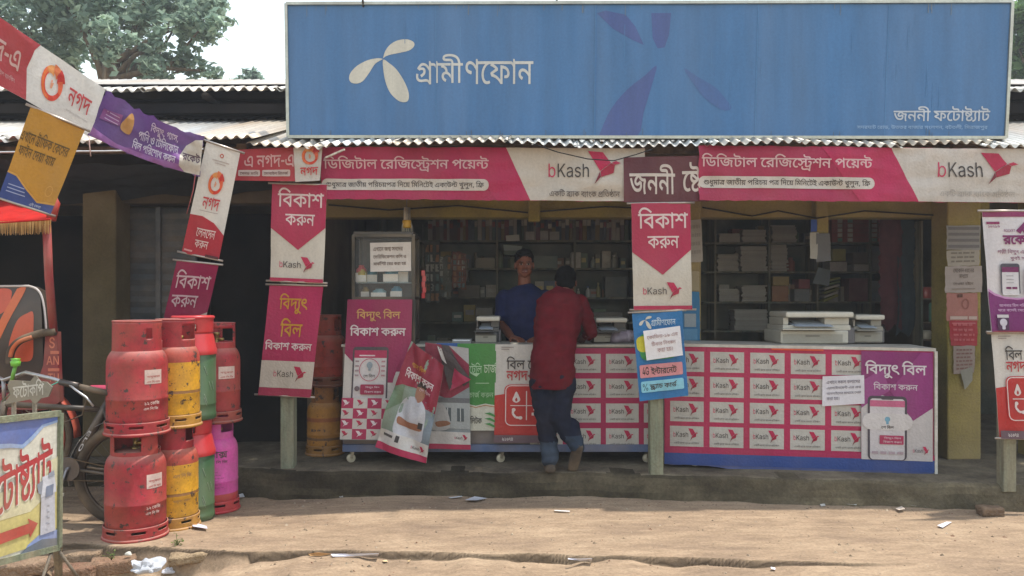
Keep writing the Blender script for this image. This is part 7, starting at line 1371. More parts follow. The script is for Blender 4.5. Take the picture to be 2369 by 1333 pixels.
m.tube([P(979, 630, 6.5), P(978, 520, 6.6)], .002, '#55504c', 4)
tag(m.build('sachet_strip', 'plastic', origin=P(979, 660, 6.5)), 'strip of red sachets hanging to the right of the display case', 'sachet strip')

# ------------------------------------------------------------- posters on the pillars
def pil(label, q, Y, bgc, draw, seed):
    S = Sheet(quad(q, Y), (0, 0, 100, 100), .006, (1.5, 2), seed, sub=.08, jag=1.5)
    S.bg(bgc); draw(S)
    return finish(S, 'notice', label, 'notice', 'paper')
def rows(S, n=3, col='#6a6460', x0=12, x1=88):
    L0 = S.layer
    rg = random.Random(S.seed)
    for i in range(n):
        S.layer = L0
        y = 12 + i * 80 / n
        x = x0
        while x < x1 - 6:
            w_ = rg.uniform(8, 20); S.layer = L0; S.rect(x, y, min(x1, x + w_), y + 34 / n, col); x += w_ + 4
def blank(S): pass
pil('grey gridded sheet at the top of the right pillar', [(2190, 522), (2268, 522), (2268, 578), (2190, 578)], 6.485, '#8f8e8e', lambda S: [S.rect(4, y, 96, y + 12, '#6f6f74') for y in (6, 30, 55, 80)], 61)
pil('pale lined sheet second from the top on the right pillar', [(2191, 580), (2266, 578), (2266, 614), (2191, 616)], 6.487, '#a29c92', lambda S: rows(S, 3, '#7f7870'), 62)
def sold(S):
    S.text('যেকোন ধরনের', (22, 8, 78, 24), '#6a5f5a', 2); S.text('মাধ্যমে', (38, 30, 62, 46), '#6a5f5a', 2); S.text('দেওয়া হইবে', (22, 58, 76, 72), '#6a5f5a', 2); S.rect(18, 84, 80, 88, '#8a7f7a')
pil('large grey lettered sheet in the middle of the right pillar', [(2186, 616), (2272, 616), (2272, 676), (2186, 678)], 6.482, '#a39a96', sold, 63)
pil('faded pink poster below the grey sheet on the right pillar', [(2190, 678), (2262, 678), (2262, 742), (2190, 742)], 6.487, '#a5706a', lambda S: (S.disc(60, 40, 12, '#8a5450', 20, hole=.7), S.rect(10, 84, 66, 96, '#b8a49c'), S.rect(70, 84, 96, 96, '#b8a49c'), S.rect(34, 4, 50, 16, '#5a3a38')), 64)
pil('torn red poster low on the right pillar', [(2196, 742), (2262, 742), (2260, 800), (2200, 800)], 6.486, '#9c3440', lambda S: (S.rect(8, 8, 92, 12, '#b86a70'), S.disc(56, 38, 5, '#b87a78'), rows(S, 4, '#b05a60')), 65)
pil('peeling pale sheet with small print low on the right pillar', [(2206, 800), (2256, 800), (2254, 862), (2206, 866)], 6.485, '#8f827c', lambda S: rows(S, 6, '#7a5a58'), 66)
pil('thin torn scrap hanging at the lower right of the right pillar', [(2222, 858), (2250, 848), (2250, 880), (2232, 902)], 6.478, '#8a8a80', blank, 67)
pil('pale printed sheet at the top of the middle pillar behind the pennant', [(1592, 510), (1622, 508), (1627, 605), (1594, 608)], 6.685, '#a09c96', lambda S: rows(S, 4, '#8f8a86'), 68)
pil('pale cream sheet on the middle pillar below the printed one', [(1596, 628), (1618, 628), (1618, 672), (1596, 672)], 6.687, '#9d9276', blank, 69)
pil('blue and grey poster low on the middle pillar', [(1574, 674), (1618, 674), (1620, 792), (1574, 792)], 6.684, '#2f7aa8', lambda S: (S.rect(20, 44, 80, 70, '#9aa5ac'), S.rect(12, 74, 86, 96, '#5a93b8')), 70)

# ------------------------------------------------------------- shelves and stock inside
YS = 8.1
def shelf_unit(label, px0, px1, lines, divs, col='#41544f'):
    t = thing('shelf_unit', label, 'shelves', (PX((px0 + px1) / 2, YS), YS + .15, ZP))
    m = MB()
    for py in lines: m.box(PX(px0, YS), YS, PZ(py, YS) - .018, PX(px1, YS), YS + .32, PZ(py, YS), '#4c5c57')
    m.build('boards', 'wood', t)
    for px in divs:
        m = MB(); m.box(PX(px, YS) - .01, YS - .004, ZP, PX(px, YS) + .01, YS + .316, 2.35, '#4a5953'); m.build('upright', 'wood', t)
    MB().box(PX(px0, YS), YS + .325, ZP, PX(px1, YS), YS + .34, 2.4, '#203f36').build('back_panel', 'paint', t)
    return t
shelf_unit('wide dark green shelves behind the shopkeeper with a top row of books', 880, 1470, (556, 620, 688, 745, 820), (880, 1150, 1330, 1468))
shelf_unit('green shelves in the right hand room stacked with paper and boxes', 1628, 2100, (561, 628, 698, 765, 830), (1655, 1780, 1892, 2014, 2098))
rg = random.Random(21)
BK = ['#5a4a4c', '#6b6058', '#3d4a58', '#77706a', '#4a5a50', '#84807a', '#6a3a3c', '#9a958c', '#50565e', '#7a6a48']
bookproto = {}
def stock(name, label, cat, px0, px1, py0, py1, col, kind='paper', dep=.2, group=None, y=0, draw=None, bev=0):
    Y = YS + .02 + y
    m = MB(); o = Vector((PX((px0 + px1) / 2, Y), Y, PZ(py1, Y)))
    m.box(PX(px0, Y), Y, PZ(py1, Y), PX(px1, Y), Y + dep, PZ(py0, Y), col)
    if draw: draw(m, PX(px0, Y), PX(px1, Y), PZ(py1, Y), PZ(py0, Y), Y)
    return tag(m.build(name, kind, origin=o, bev=bev), label, cat, group)
def spine(m, x0, x1, z0, z1, Y):
    h = z1 - z0
    m.box(x0 + .001, Y - .002, z0 + h * .6, x1 - .001, Y, z0 + h * .85, rg.choice(['#a39c90', '#8a4a44', '#c0b8a8', '#39424c']))
x = 984
while x < 1446:
    wd = rg.uniform(5.5, 11)
    if not (1196 < x < 1206):
        stock('book', 'upright book in the long top row of the shelves behind the shopkeeper', 'book', x, x + wd - .6, rg.uniform(497, 512), 555.5, rg.choice(BK), group='books on the top shelf', dep=.16, draw=spine)
    x += wd
def sheets(m, x0, x1, z0, z1, Y):
    """ragged sheet edges of a paper stack"""
    n = max(3, int((z1 - z0) / .016)); h = (z1 - z0) / n
    m.v, m.f, m.c, m.sm = [], [], [], []
    g = random.Random(int(x0 * 1000))
    for i in range(n):
        a = g.uniform(-.012, .012); s_ = g.uniform(.86, 1.08)
        c = C('#a7a49e'); c = tuple(k * s_ for k in c)
        m.box(x0 + a, Y + g.uniform(-.008, .008), z0 + i * h, x1 + a, Y + .2 + g.uniform(0, .01), z0 + (i + 1) * h - .0015, c)
PAP = 'paper stacks on the right hand shelves'
for (a, b_, c, d_, lb) in [(1718, 1772, 531, 560.5, 'paper stack at the top left cell of the right shelves'), (1786, 1842, 521, 560.5, 'tall paper stack on the top right shelf, right of its first divider'),
                       (1664, 1712, 540, 560.5, 'low paper stack at the far left of the top board in the right room'), (1660, 1708, 588, 627.5, 'bluish paper stack at the far left of the second board in the right room'),
                       (1714, 1774, 570, 627.5, 'broad paper stack on the second board left of the first divider'), (1784, 1822, 566, 627.5, 'narrow tall paper stack on the second board right of the first divider'),
                       (1716, 1772, 660, 697.5, 'paper stack on the third board left of the first divider'), (1664, 1710, 668, 697.5, 'paper stack at the far left of the third board in the right room'),
                       (1700, 1776, 716, 764.5, 'grey paper stack on the fourth board of the right shelves'), (1786, 1820, 726, 764.5, 'paper stack on the fourth board behind the photocopier')]:
    stock('paper_stack', lb, 'paper stack', a, b_, c, d_, '#a7a49e', draw=sheets, group=PAP)
def redbox(m, x0, x1, z0, z1, Y):
    n = 5; h = (z1 - z0) / n
    for i in range(n):
        m.box(x0 - .0005, Y - .003, z0 + i * h + h * .12, x1 + .0005, Y, z0 + (i + 1) * h - h * .12, rg.choice(['#b8b6ae', '#d0cec6', '#5a8a78']) if redbox.w else '#8a2a30')
for k, (a, b_, wh) in enumerate([(1924, 1938, 0), (1938, 1949, 1), (1949, 1961, 0), (1961, 1973, 1), (1973, 1992, 0), (1992, 2011, 0), (2017, 2029, 1), (2030, 2060, 0)]):
    redbox.w = wh
    stock('carton', ['far left red', 'left white fronted', 'middle red', 'right white fronted', 'broad red', 'last red', 'white fronted, beyond the divider,', 'dark red end'][k] + ' carton column in the block on the top right shelf', 'carton', a, b_ - .6, 506, 560.5, '#7a2a2c' if k != 7 else '#4a2a2c', 'paint', draw=redbox, group='red cartons on the top right shelf')
misc = [('box', 'yellow green box on the second right shelf', 'box', 1926, 1957, 576, 604, '#8f8f46'), ('box', 'white box under the yellow green box', 'box', 1920, 1960, 606, 627.5, '#a8a4a4'), ('box', 'small white pack right of the white box on the second right shelf', 'box', 1976, 2010, 612, 627.5, '#9c9a98'),
        ('box', 'ochre box on top of the orange box on the third right shelf', 'box', 1788, 1826, 640, 661, '#8f7a34'), ('box', 'orange brown box on the third right shelf', 'box', 1786, 1824, 662, 697.5, '#8f5a34'), ('box', 'pink carton on the third right shelf', 'box', 1848, 1874, 646, 668, '#8a3c4e'),
        ('box', 'grey carton under the pink carton', 'box', 1838, 1872, 669, 697.5, '#6d7276'), ('box', 'maroon carton at the right of the third right shelf', 'box', 1964, 2008, 644, 697.5, '#5a2a34'), ('box', 'blue grey folder block beyond the last divider', 'box', 2018, 2050, 570, 627.5, '#4e5f6a'),
        ('box', 'blue grey folder block on the third shelf beyond the last divider', 'box', 2018, 2046, 650, 697.5, '#56646e'), ('box', 'dark box at the right of the second right shelf', 'box', 1974, 2008, 584, 611, '#3f3a34')]
for nm, lb, ct_, a, b_, c, d_, col in misc: stock(nm, lb, ct_, a, b_, c, d_, col, 'paint', bev=.003)
# leaning thin books
m = MB()
o = P(1920, 697, YS)
for k in range(6):
    m.obox(P(1916 + k * .8, 690 - k * 8.5, YS + .02), (.15, .15, .018), Matrix.Rotation(R(-22 + k * 2), 3, 'Y'), ['#8a8a42', '#a8a49a', '#77763a', '#b5b2a8', '#6c7a4a', '#8c8c50'][k])
tag(m.build('book_pile', 'paper', origin=o), 'slanting pile of thin yellow green books on the third right shelf', 'book pile')
# left shelf oddments
odd = [(1216, 1236, 536, 555, '#a09c98', 'box'), (1250, 1268, 534, 555, '#8f8e8c', 'box'), (1272, 1294, 536, 555, '#8a8c88', 'box')]
for k, (a, b_, c, d_, col, nm) in enumerate(odd):
    stock('box', ['first', 'second', 'third'][k] + ' of three small pale boxes standing before the top row of books', 'box', a, b_, c, d_, col, 'paint', y=-.015, dep=.01, group='pale boxes on the top shelf')
def bottle(px, py, hpx, wpx, col, cap, lb):
    Y = YS + .1; s_ = Y / FPX; c = P(px, py, Y); h = hpx * s_; r = wpx * s_ / 2
    t = thing('bottle', lb, 'bottle', c, group='bottles on the shelves')
    MB().lathe(c, [(r * .9, 0), (r, h * .03), (r, h * .6), (r * .45, h * .78), (r * .4, h * .86)], col, 16).build('body', 'plastic', t)
    MB().lathe(c, [(r * .5, h * .86), (r * .5, h)], cap, 14).build('cap', 'plastic', t)
for a in [(1338, 688, 20, 7, '#b0aea4', '#c9c6be', 'short pale bottle on the third shelf behind the customer'), (1360, 688, 26, 10, '#a8a8a4', '#3f5a8a', 'pale bottle with a blue cap on the third shelf behind the customer'), (1384, 688, 34, 9, '#8f8a62', '#9a9270', 'tall olive bottle on the third shelf behind the customer'),
          (1402, 688, 14, 9, '#c0bdb4', '#b0aca4', 'squat white bottle at the right of the third shelf'), (1420, 620, 30, 12, '#7d8078', '#a8a49a', 'grey bottle on the second shelf at the right'), (1372, 620, 26, 11, '#6f7a74', '#8a8a80', 'greenish bottle on the second shelf'), (1010, 620, 34, 12, '#6a6258', '#8a3a34', 'brown bottle on the second shelf at the left'), (1040, 620, 28, 14, '#8a8478', '#77706a', 'cream bottle on the second shelf at the left')]: bottle(*a)
for k, (a, b_, c, d_, col, lb) in enumerate([(1322, 1344, 584, 620, '#a09c94', 'pale paper pack behind the customer on the second shelf'), (1170, 1200, 545, 556, '#b5b4ae', 'small white card on the top board above the shopkeeper'), (1166, 1196, 568, 590, '#4e6a66', 'teal box beside the head of the shopkeeper'), (1062, 1082, 600, 650, '#6f6a62', 'brown grey folder at the left of the left shelves'), (980, 1020, 650, 688, '#3f4a4e', 'dark carton on the third left shelf'), (1060, 1110, 660, 688, '#4a4a44', 'low dark carton on the third left shelf'), (1100, 1146, 596, 620, '#565a50', 'olive carton on the second left shelf'), (1230, 1290, 592, 620, '#465a56', 'teal grey carton on the second shelf right of the shopkeeper'), (1100, 1140, 712, 745, '#6a6c6a', 'grey carton on the fourth left shelf'), (1350, 1440, 722, 745, '#54585a', 'flat grey carton on the fourth shelf at the right'), (1400, 1450, 640, 688, '#3a4648', 'dark box at the right end of the third left shelf')]):
    stock('box', lb, 'box', a, b_, c, d_, col, 'paint', bev=.003)
# hanging strips at the left of the room
for k, (px, py0, py1, wpx, col, lb) in enumerate([(1030, 590, 690, 14, '#5a5c54', 'dark hanging strip of packets left in the room'), (1062, 585, 668, 16, '#6a4a40', 'brown hanging strip of packets left in the room'), (1000, 560, 700, 18, '#474a48', 'grey hanging strip of packets nearest the red sachets'), (2060, 480, 760, 26, '#4a2a30', 'dark red cloth hanging at the right of the right room'), (2095, 500, 770, 20, '#2f3a40', 'dark grey cloth hanging at the right of the right room')]):
    S = Sheet(quad([(px - wpx, py0), (px + wpx, py0), (px + wpx, py1), (px - wpx, py1)], 7.4 if k < 3 else 7.0), (0, 0, 10, 10), .05, (3, 3), 80 + k, jag=.5); S.bg(col)
    L0 = S.layer
    if k < 3:
        for r_ in range(6):
            for c_ in range(3): S.layer = L0; S.rect(.8 + c_ * 3.1, .5 + r_ * 1.6, 3.2 + c_ * 3.1, 1.7 + r_ * 1.6, rg.choice(['#77726a', '#8a6a50', '#5a6a68', '#8f8f88']))
    finish(S, 'hanging_strip', lb, 'hanging cloth' if k > 2 else 'packet strip', 'cloth')
# narrow wall rack at the right of the right room
wr = thing('wall_rack', 'narrow wall rack with bottles beside the right pillar', 'rack', P(2160, 795, 6.9))
m = MB()
for py in (690, 745, 785): m.box(PX(2136, 6.9), 6.9, PZ(py, 6.9) - .012, PX(2184, 6.9), 7.05, PZ(py, 6.9), '#6a6258')
m.box(PX(2134, 6.9) - .01, 6.9, ZP, PX(2134, 6.9) + .005, 7.05, 2.1, '#45524a')
m.build('boards', 'wood', wr)
for k, (px, py, hh, wd, col, lb) in enumerate([(2150, 690, 26, 30, '#8a3a38', 'red tin on the narrow wall rack'), (2165, 745, 44, 18, '#5f8a78', 'green jar on the narrow wall rack'), (2148, 785, 20, 26, '#a09a88', 'pale tin low on the narrow wall rack'), (2166, 640, 10, 10, '#557a5a', 'x')]):
    if lb == 'x': continue
    Y_ = 6.95; s_ = Y_ / FPX; c = P(px, py, 6.9); c.y = Y_
    m = MB(); m.lathe(c, [(wd * s_ * .45, 0), (wd * s_ * .47, .004), (wd * s_ * .47, hh * s_ * .9), (wd * s_ * .35, hh * s_)], col, 18)
    tag(m.build('tin', 'plastic', origin=c), lb, 'tin')

# ------------------------------------------------------------- photocopiers
def copier(label, px0, px1, pyb, Y, h, s=1.0, col='#b9b5a8'):
    x0, x1 = PX(px0, Y), PX(px1, Y); z = pyb; W = x1 - x0
    t = thing('photocopier', label, 'photocopier', ((x0 + x1) / 2, Y + .2, z))
    m = MB()
    m.box(x0, Y, z, x1 - W * .12, Y + .42, z + h * .42, col); m.build('paper_drawer', 'plastic', t, bev=.012)
    m = MB(); m.box(x0 + W * .03, Y - .004, z + h * .06, x0 + W * .80, Y, z + h * .3, '#98958a'); m.box(x0 + W * .32, Y - .008, z + h * .22, x0 + W * .5, Y - .004, z + h * .27, '#6d6b64'); m.build('drawer_front', 'plastic', t)
    m = MB(); m.box(x0 + W * .04, Y + .02, z + h * .42, x1 - W * .08, Y + .42, z + h * .58, col); m.box(x0 - W * .02, Y - .08, z + h * .44, x0 + W * .72, Y + .02, z + h * .48, col); m.build('output_tray', 'plastic', t, bev=.008)
    m = MB()
    for a, b_ in ((.06, .13), (.60, .92)): m.box(x0 + W * a, Y + .05, z + h * .58, x0 + W * b_, Y + .4, z + h * .82, col)
    m.box(x0 + W * .17, Y + .22, z + h * .58, x0 + W * .60, Y + .4, z + h * .86, '#3c3c3c'); m.build('throat', 'plastic', t, bev=.006)
    m = MB(); m.box(x0 + W * .07, Y + .0, z + h * .82, x1 - W * .05, Y + .42, z + h, '#c3bfb2'); m.build('scanner_lid', 'plastic', t, bev=.012)
    m = MB(); m.obox((x0 + W * .45, Y + .08, z + h * .62), (W * .45, .2, .004), Matrix.Rotation(R(12), 3, 'X'), '#b9c2cc'); m.obox((x0 + W * .4, Y + .07, z + h * .6), (W * .45, .2, .004), Matrix.Rotation(R(6), 3, 'X'), '#a8b4c4'); m.build('printed_sheets', 'paper', t)
    m = MB(); m.box(x1 - W * .12, Y + .03, z, x1 - W * .02, Y + .3, z + h * .5, '#55555a'); m.build('side_cover', 'plastic', t, bev=.006)
    return t
copier('cream photocopier with paper in its tray on the right counter', 1806, 1985, PZ(806, 6.1) + .022, 6.32, .245)
copier('smaller grey photocopier partly behind the cream one on the right counter', 1975, 2052, PZ(806, 6.1) + .022, 6.44, .22, col='#8f8c82')
copier('dim grey printer behind the customer on the left counter', 1372, 1456, PZ(797, YL), 6.5, .2, col='#4a4c4c')
copier('dim grey printer behind the left counter beside the shopkeeper', 1098, 1160, PZ(797, YL) - .01, 6.62, .22, col='#3a3e41')
# small things on the left counter
m = MB(); m.box(PX(1046, 6.45), 6.45, PZ(797, YL), PX(1090, 6.45), 6.58, PZ(797, YL) + .035, '#6d7478'); m.box(PX(1049, 6.45), 6.447, PZ(797, YL) + .02, PX(1087, 6.45), 6.45, PZ(797, YL) + .03, '#c4ccd2')
tag(m.build('tray', 'plastic', origin=P(1068, 797, 6.45), bev=.004), 'small silver tray on the left counter above the green poster', 'tray')
m = MB()
rg2 = random.Random(5)
for k in range(4):
    m.ball((PX(1432 + k * 10, 6.5), 6.5 + .02 * k, PZ(797, YL) + .045), (.07, .06, .05), ['#7f7584', '#8d8290', '#756c7a', '#8a8090'][k], 12, 8)
for i, v in enumerate(m.v):
    q = Vector(v) * 14; m.v[i] = (v[0] + .025 * noise.noise(q), v[1] + .025 * noise.noise(q + Vector((5, 5, 5))), max(PZ(797, YL), v[2] + .03 * noise.noise(q + Vector((9, 1, 3)))))
tag(m.build('plastic_bag', 'plastic', origin=P(1440, 790, 6.5)), 'crumpled mauve plastic bag on the left counter beside the middle post', 'bag')
# ------------------------------------------------------------- gas cylinders
class Wrap(Sheet):
    """lettering wrapped round an upright cylinder: x is metres of arc from the side facing the camera, y metres down from the top"""
    def __init__(s, r, top): s.rr = r; s.top = top; s.mb = MB(); s.layer = 0; s.sub = .03; s.sx = s.sy = 1; s.seed = 1
    def pos(s, x, y, lay=0):
        a = x / s.rr; r = s.rr + .0008 + lay * .0003
        return Vector((math.sin(a) * r, -math.cos(a) * r, s.top - y))
def wall_ring(r, z0, z1, holes, col, n=72, nz_=10, r1=None, thick=.004):
    """a thin round wall with cut openings: holes = (angle0, angle1, za, zb) in degrees, 0 facing the camera, positive to the right"""
    m = MB(); r1 = r1 or r
    zc = sorted(set([z0, z1] + [h for q in holes for h in q[2:]] + [z0 + (z1 - z0) * i / nz_ for i in range(nz_ + 1)]))
    rad = lambda z: r + (r1 - r) * (z - z0) / (z1 - z0)
    for k in range(n):
        a0, a1 = 360 * k / n - 180, 360 * (k + 1) / n - 180; am = (a0 + a1) / 2
        for za, zb in zip(zc, zc[1:]):
            zm = (za + zb) / 2
            if any((h[0] <= am <= h[1]) and h[2] < zm < h[3] for h in holes): continue
            q = []
            for a, z in ((a0, za), (a1, za), (a1, zb), (a0, zb)):
                q.append((math.sin(R(a)) * rad(z), -math.cos(R(a)) * rad(z), z))
            m.add(q, [(0, 1, 2, 3)], col, True)
    # weld the wall so that the thickness is even
    key = {}; nv = []; mp = []
    for v in m.v:
        kk = tuple(round(c, 5) for c in v)
        if kk not in key: key[kk] = len(nv); nv.append(v)
        mp.append(key[kk])
    m.v = nv; m.f = [[mp[i] for i in f_] for f_ in m.f]
    return m
def dome(r, z, h, rt=.05, n=9):
    return [(rt + (r - rt) * math.cos(math.pi / 2 * i / n) ** .72 if i < n else rt, z + h * math.sin(math.pi / 2 * i / n)) for i in range(n + 1)]
GC = 'gas cylinders stacked in front of the shop'
def cylinder(label, loc, r, H, rot, body, collar, foot, bands=None, prints=(), collar_h=.19, kind='rusty', shoulder=None, weld=None, collar_r=None, ch=None):
    t = thing('gas_cylinder', label, 'gas cylinder', loc, rot, GC)
    hb = H - .265                              # end of the straight wall
    b = bands or [(0, body)]
    prof = [(r * .80, .052), (r * .93, .06), (r * .985, .085), (r, .11)]
    zs_ = [.11, hb * .62, hb * .635, hb * .65, hb]
    pr = prof[:]
    for z, rr in ((hb * .5, r), (hb * .508, r * 1.012), (hb * .53, r * 1.012), (hb * .538, r), (hb, r)): pr.append((rr, z))
    pr += dome(r, hb, .115)[1:]
    colr = [(0, body)] if not bands else bands
    out = []
    for rr, z in pr:
        cc = [c for zz, c in colr if z >= zz - 1e-4][-1]
        out.append((rr, z, cc))
    # split at the colour steps so that paint changes on a line
    fin = []
    for p, q in zip(out, out[1:]):
        fin.append(p)
        for zz, c in colr:
            if p[1] < zz < q[1]:
                u = (zz - p[1]) / (q[1] - p[1]); fin.append((p[0] + (q[0] - p[0]) * u, zz, c))
    fin.append(out[-1])
    m = MB(); m.lathe((0, 0, 0), fin, body, 48); m.build('body', kind, t, local=True)
    wall_ring(r * 1.04, .012, .085, [(a, a + 26, .05, .066) for a in (-150, -100, -45, 10, 62, 125)], foot).build('foot_ring', kind, t, local=True, solid=.006)
    m = MB(); m.ring((0, 0, .012), r * 1.045, .011, foot, 'z', 48, 8); m.build('foot_rim', kind, t, local=True)
    cr = collar_r or r * .80
    hs_ = ch if ch is not None else [(-118, -58, H - .105, H - .04), (28, 96, H - .125, H - .035)]
    wall_ring(cr, hb + .07, H, hs_, collar, r1=cr * .985).build('collar', kind, t, local=True, solid=.005)
    m = MB(); m.ring((0, 0, H), cr * .985, .006, collar, 'z', 40, 6); m.build('collar_rim', kind, t, local=True)
    m = MB(); m.lathe((0, 0, hb + .1), [(.03, 0), (.03, .025), (.016, .03), (.016, .075), (.022, .08), (.022, .1)], '#a58a4a', 14); m.tube([(0, 0, hb + .15), (.05, -.02, hb + .15)], .012, '#a58a4a', 8); m.build('valve', 'metal', t, local=True)
    for fn in prints:
        S = Wrap(r, 0); fn(S); S.mb.build('marking', 'paint', t, local=True)
    return t
def lab(z, x0, x1, hgt, lines, colr='#d3b8b0', ink='#a8343c'):
    def fn(S):
        S.top = z
        S.rect(x0, 0, x1, hgt, colr)
        for i, tx in enumerate(lines):
            h = hgt / len(lines); S.text(tx, (x0 + .012, i * h + h * .22, x1 - .012, i * h + h * .82), ink, 4)
    return fn
def wr_(z, items):
    def one(it):
        def fn(S):
            S.top = z; S.text(it[0], it[1:5], it[5], 4)
        return fn
    return tuple(one(it) for it in items)
RED, YEL, GRN, MAG = '#9c1428', '#d99f14', '#2a5836', '#cf3a9c'
def gz(x, y): return ground_z(x, y)
def stack(px, Y, lo, up, step):
    x = PX(px, Y); z = gz(x, Y)
    lo((x, Y, z)); up((x + .012, Y - .005, z + step))
redlab = lab(.40, .115, .225, .085, ['', 'বসুন্ধরা', 'এল পি গ্যাস'])
redwt = wr_(.215, [('১২ কেজি', .115, 0, .21, .026, '#d8b4ae'), ('এল পি জি', .11, .036, .2, .056, '#d8b4ae')])
front = lambda lb, rot, ch, ex=(): (lambda loc: cylinder(lb, loc, .175, .69, rot, RED, RED, RED, prints=(redlab,) + redwt + ex, ch=ch))
wt = []
stack(314, 5.06, front('red gas cylinder on the ground nearest the camera, lower one of the front stack', .12, [(-38, 30, .535, .625), (80, 140, .54, .63)]),
      front('red gas cylinder on top of the front stack with a dusty shoulder and stencilled collar', .0, [(44, 60, .585, .65), (100, 160, .57, .66)]), .632)
def yel(lb, rot, ex): return lambda loc: cylinder(lb, loc, .15, .69, rot, YEL, RED, '#b5822a', bands=[(0, '#b5822a'), (.09, YEL), (.222, '#7a5220'), (.24, YEL), (.42, '#a8382e')], prints=ex, collar_r=.118)
stack(402, 5.33, yel('yellow gas cylinder with a red shoulder, lower one behind the front red stack', .5, wr_(.37, [('এল পি জি', -.02, 0, .10, .03, '#8a5a1c'), ('যমুনা গ্যাস', -.02, .17, .09, .19, '#8a5a1c')])),
      yel('yellow gas cylinder with an open red collar, upper one behind the front red stack', .2, ()), .652)
def comp(lb, loc, top=True):
    """composite cylinder: green barrel in a red plastic cap"""
    t = thing('gas_cylinder', lb, 'gas cylinder', loc, 0, GC)
    r = .15
    MB().lathe((0, 0, 0), [(r * .92, 0), (r, .012), (r, .045), (r * .985, .05), (r * .985, .1), (r * 1.0, .105), (r * 1.0, .112), (r * .985, .118), (r * .985, .44), (r * .95, .46)], GRN, 40).build('barrel', 'plastic', t, local=True)
    MB().lathe((0, 0, 0), [(r * 1.03, .44), (r * 1.04, .445), (r * 1.04, .47), (r * 1.0, .485), (r * .9, .56), (r * .84, .585)], '#b81f2a', 40, cap=False).build('cap_skirt', 'plastic', t, local=True)
    g = wall_ring(r * .84, .585, .69, [(-40, 28, .60, .645), (140, 175, .6, .65), (-175, -140, .6, .65)], '#b81f2a', r1=r * .86)
    g.build('cap_grip', 'plastic', t, local=True, solid=.008)
    MB().ring((0, 0, .69), r * .86, .012, '#c02630', 'z', 40, 8).build('cap_rim', 'plastic', t, local=True)
    MB().lathe((0, 0, .46), [(.1, 0), (.1, .05), (.03, .08), (.025, .14), (.03, .145), (.03, .16)], '#8f8674', 16).build('valve', 'metal', t, local=True)
    m = MB(); g_ = random.Random(3)
    for k in range(9):
        a = g_.uniform(.1, 1.3); z = g_.uniform(.14, .40)
        m.tube([(math.sin(a + i * .03) * (r * .985 + .0015), -math.cos(a + i * .03) * (r * .985 + .0015), z - i * .012) for i in range(6)], .0012, '#9aa89a', 4)
    m.build('scuffs', 'plastic', t, local=True)
    return t
stack(443, 5.58, lambda l: comp('green composite gas cylinder with a red cap, lower one between the yellow and pink cylinders', l), lambda l: comp('green composite gas cylinder with a red carrying cap, topmost and tallest of the stacks', l), .68)
pinkp = wr_(.44, [('ম্যাক্স', -.03, 0, .115, .05, '#3a1a34'), ('এল পি জি', -.02, .062, .115, .085, '#3a1a34')] + [('সতর্কতা নির্দেশ মেনে চলুন', -.03, .14 + k * .022, .05 + (k % 3) * .02, .151 + k * .022, '#7a2464') for k in range(6)])
stack(498, 5.86, lambda l: cylinder('bright pink gas cylinder with black lettering and a red foot', l, .155, .69, .15, MAG, MAG, '#b81e30', bands=[(0, '#b81e30'), (.135, MAG)], prints=pinkp, kind='paint', collar_r=.12),
      lambda l: cylinder('red gas cylinder standing on the bright pink one', l, .160, .70, .2, '#9c1f30', '#a82234', '#8f3a34', prints=(lab(.40, .035, .155, .085, ['', 'বসুন্ধরা', 'এল পি জি']),), collar_r=.125, ch=[(-20, 70, .57, .665), (110, 170, .57, .66)]), .63)
# older cylinders in the shade behind the left post
x, Y = PX(752, 6.75), 6.75
cylinder('faded yellow gas cylinder standing in the shade beside the left counter', (x, Y, ZP), .145, .60, .4, '#a8741a', '#8a5a20', '#8f6420', bands=[(0, '#a8741a'), (.13, '#4f3a20'), (.15, '#a8741a'), (.28, '#8a4a20'), (.31, '#a8741a')], collar_r=.11)
cylinder('dull red gas cylinder on top of the faded yellow one in the shade', (x + .03, Y, ZP + .56), .145, .58, .2, '#9a2a22', '#8a2420', '#5a2a20', collar_r=.1)

# ------------------------------------------------------------- bicycle
bi = thing('bicycle', 'black bicycle with a pink saddle parked behind the red gas cylinders', 'bicycle', GP(250, 1222))
Yb = 5.32
def bp(px, py, dy=0): return P(px, py, Yb + dy)
rw = .335
def wheel(c, nm='wheel'):
    c = Vector(c)
    e = bpy.data.objects.new(nm, None); COL.objects.link(e); e.parent = bi; e.location = c - WL(bi)
    MB().ring((0, 0, 0), rw - .032, .034, '#1c1b1b', 'y', 56, 12).build('tyre', 'rubber', e, local=True)
    MB().ring((0, 0, 0), rw - .062, .012, '#2f2f32', 'y', 56, 8).build('rim', 'metal', e, local=True)
    m = MB()
    for k in range(28):
        a = 2 * math.pi * k / 28; b = a + (.35 if k % 2 else -.35)
        m.tube([(.02 * math.cos(b), .02 * (1 if k % 4 < 2 else -1), .02 * math.sin(b)), ((rw - .07) * math.cos(a), 0, (rw - .07) * math.sin(a))], .0014, '#5e5e62', 4, False)
    m.build('spokes', 'metal', e, local=True)
    MB().lathe((0, 0, 0), [(.022, -.035), (.014, -.03), (.014, .03), (.022, .035)], '#6a6a6c', 14, Matrix.Rotation(R(90), 3, 'X')).build('hub', 'metal', e, local=True)
    return e
hubz = GP(285, 1218).z + rw
rear = Vector((PX(292, Yb), Yb, gz(PX(292, Yb), Yb) + rw)); frontc = Vector((PX(292, Yb) - 1.08, Yb - .06, rear.z + .0))
wheel(rear); wheel(frontc)
bb = bp(166, 1082); seat = bp(252, 930); head = bp(10, 935, -.03); head2 = bp(2, 985, -.035)
FR = '#151517'
m = MB()
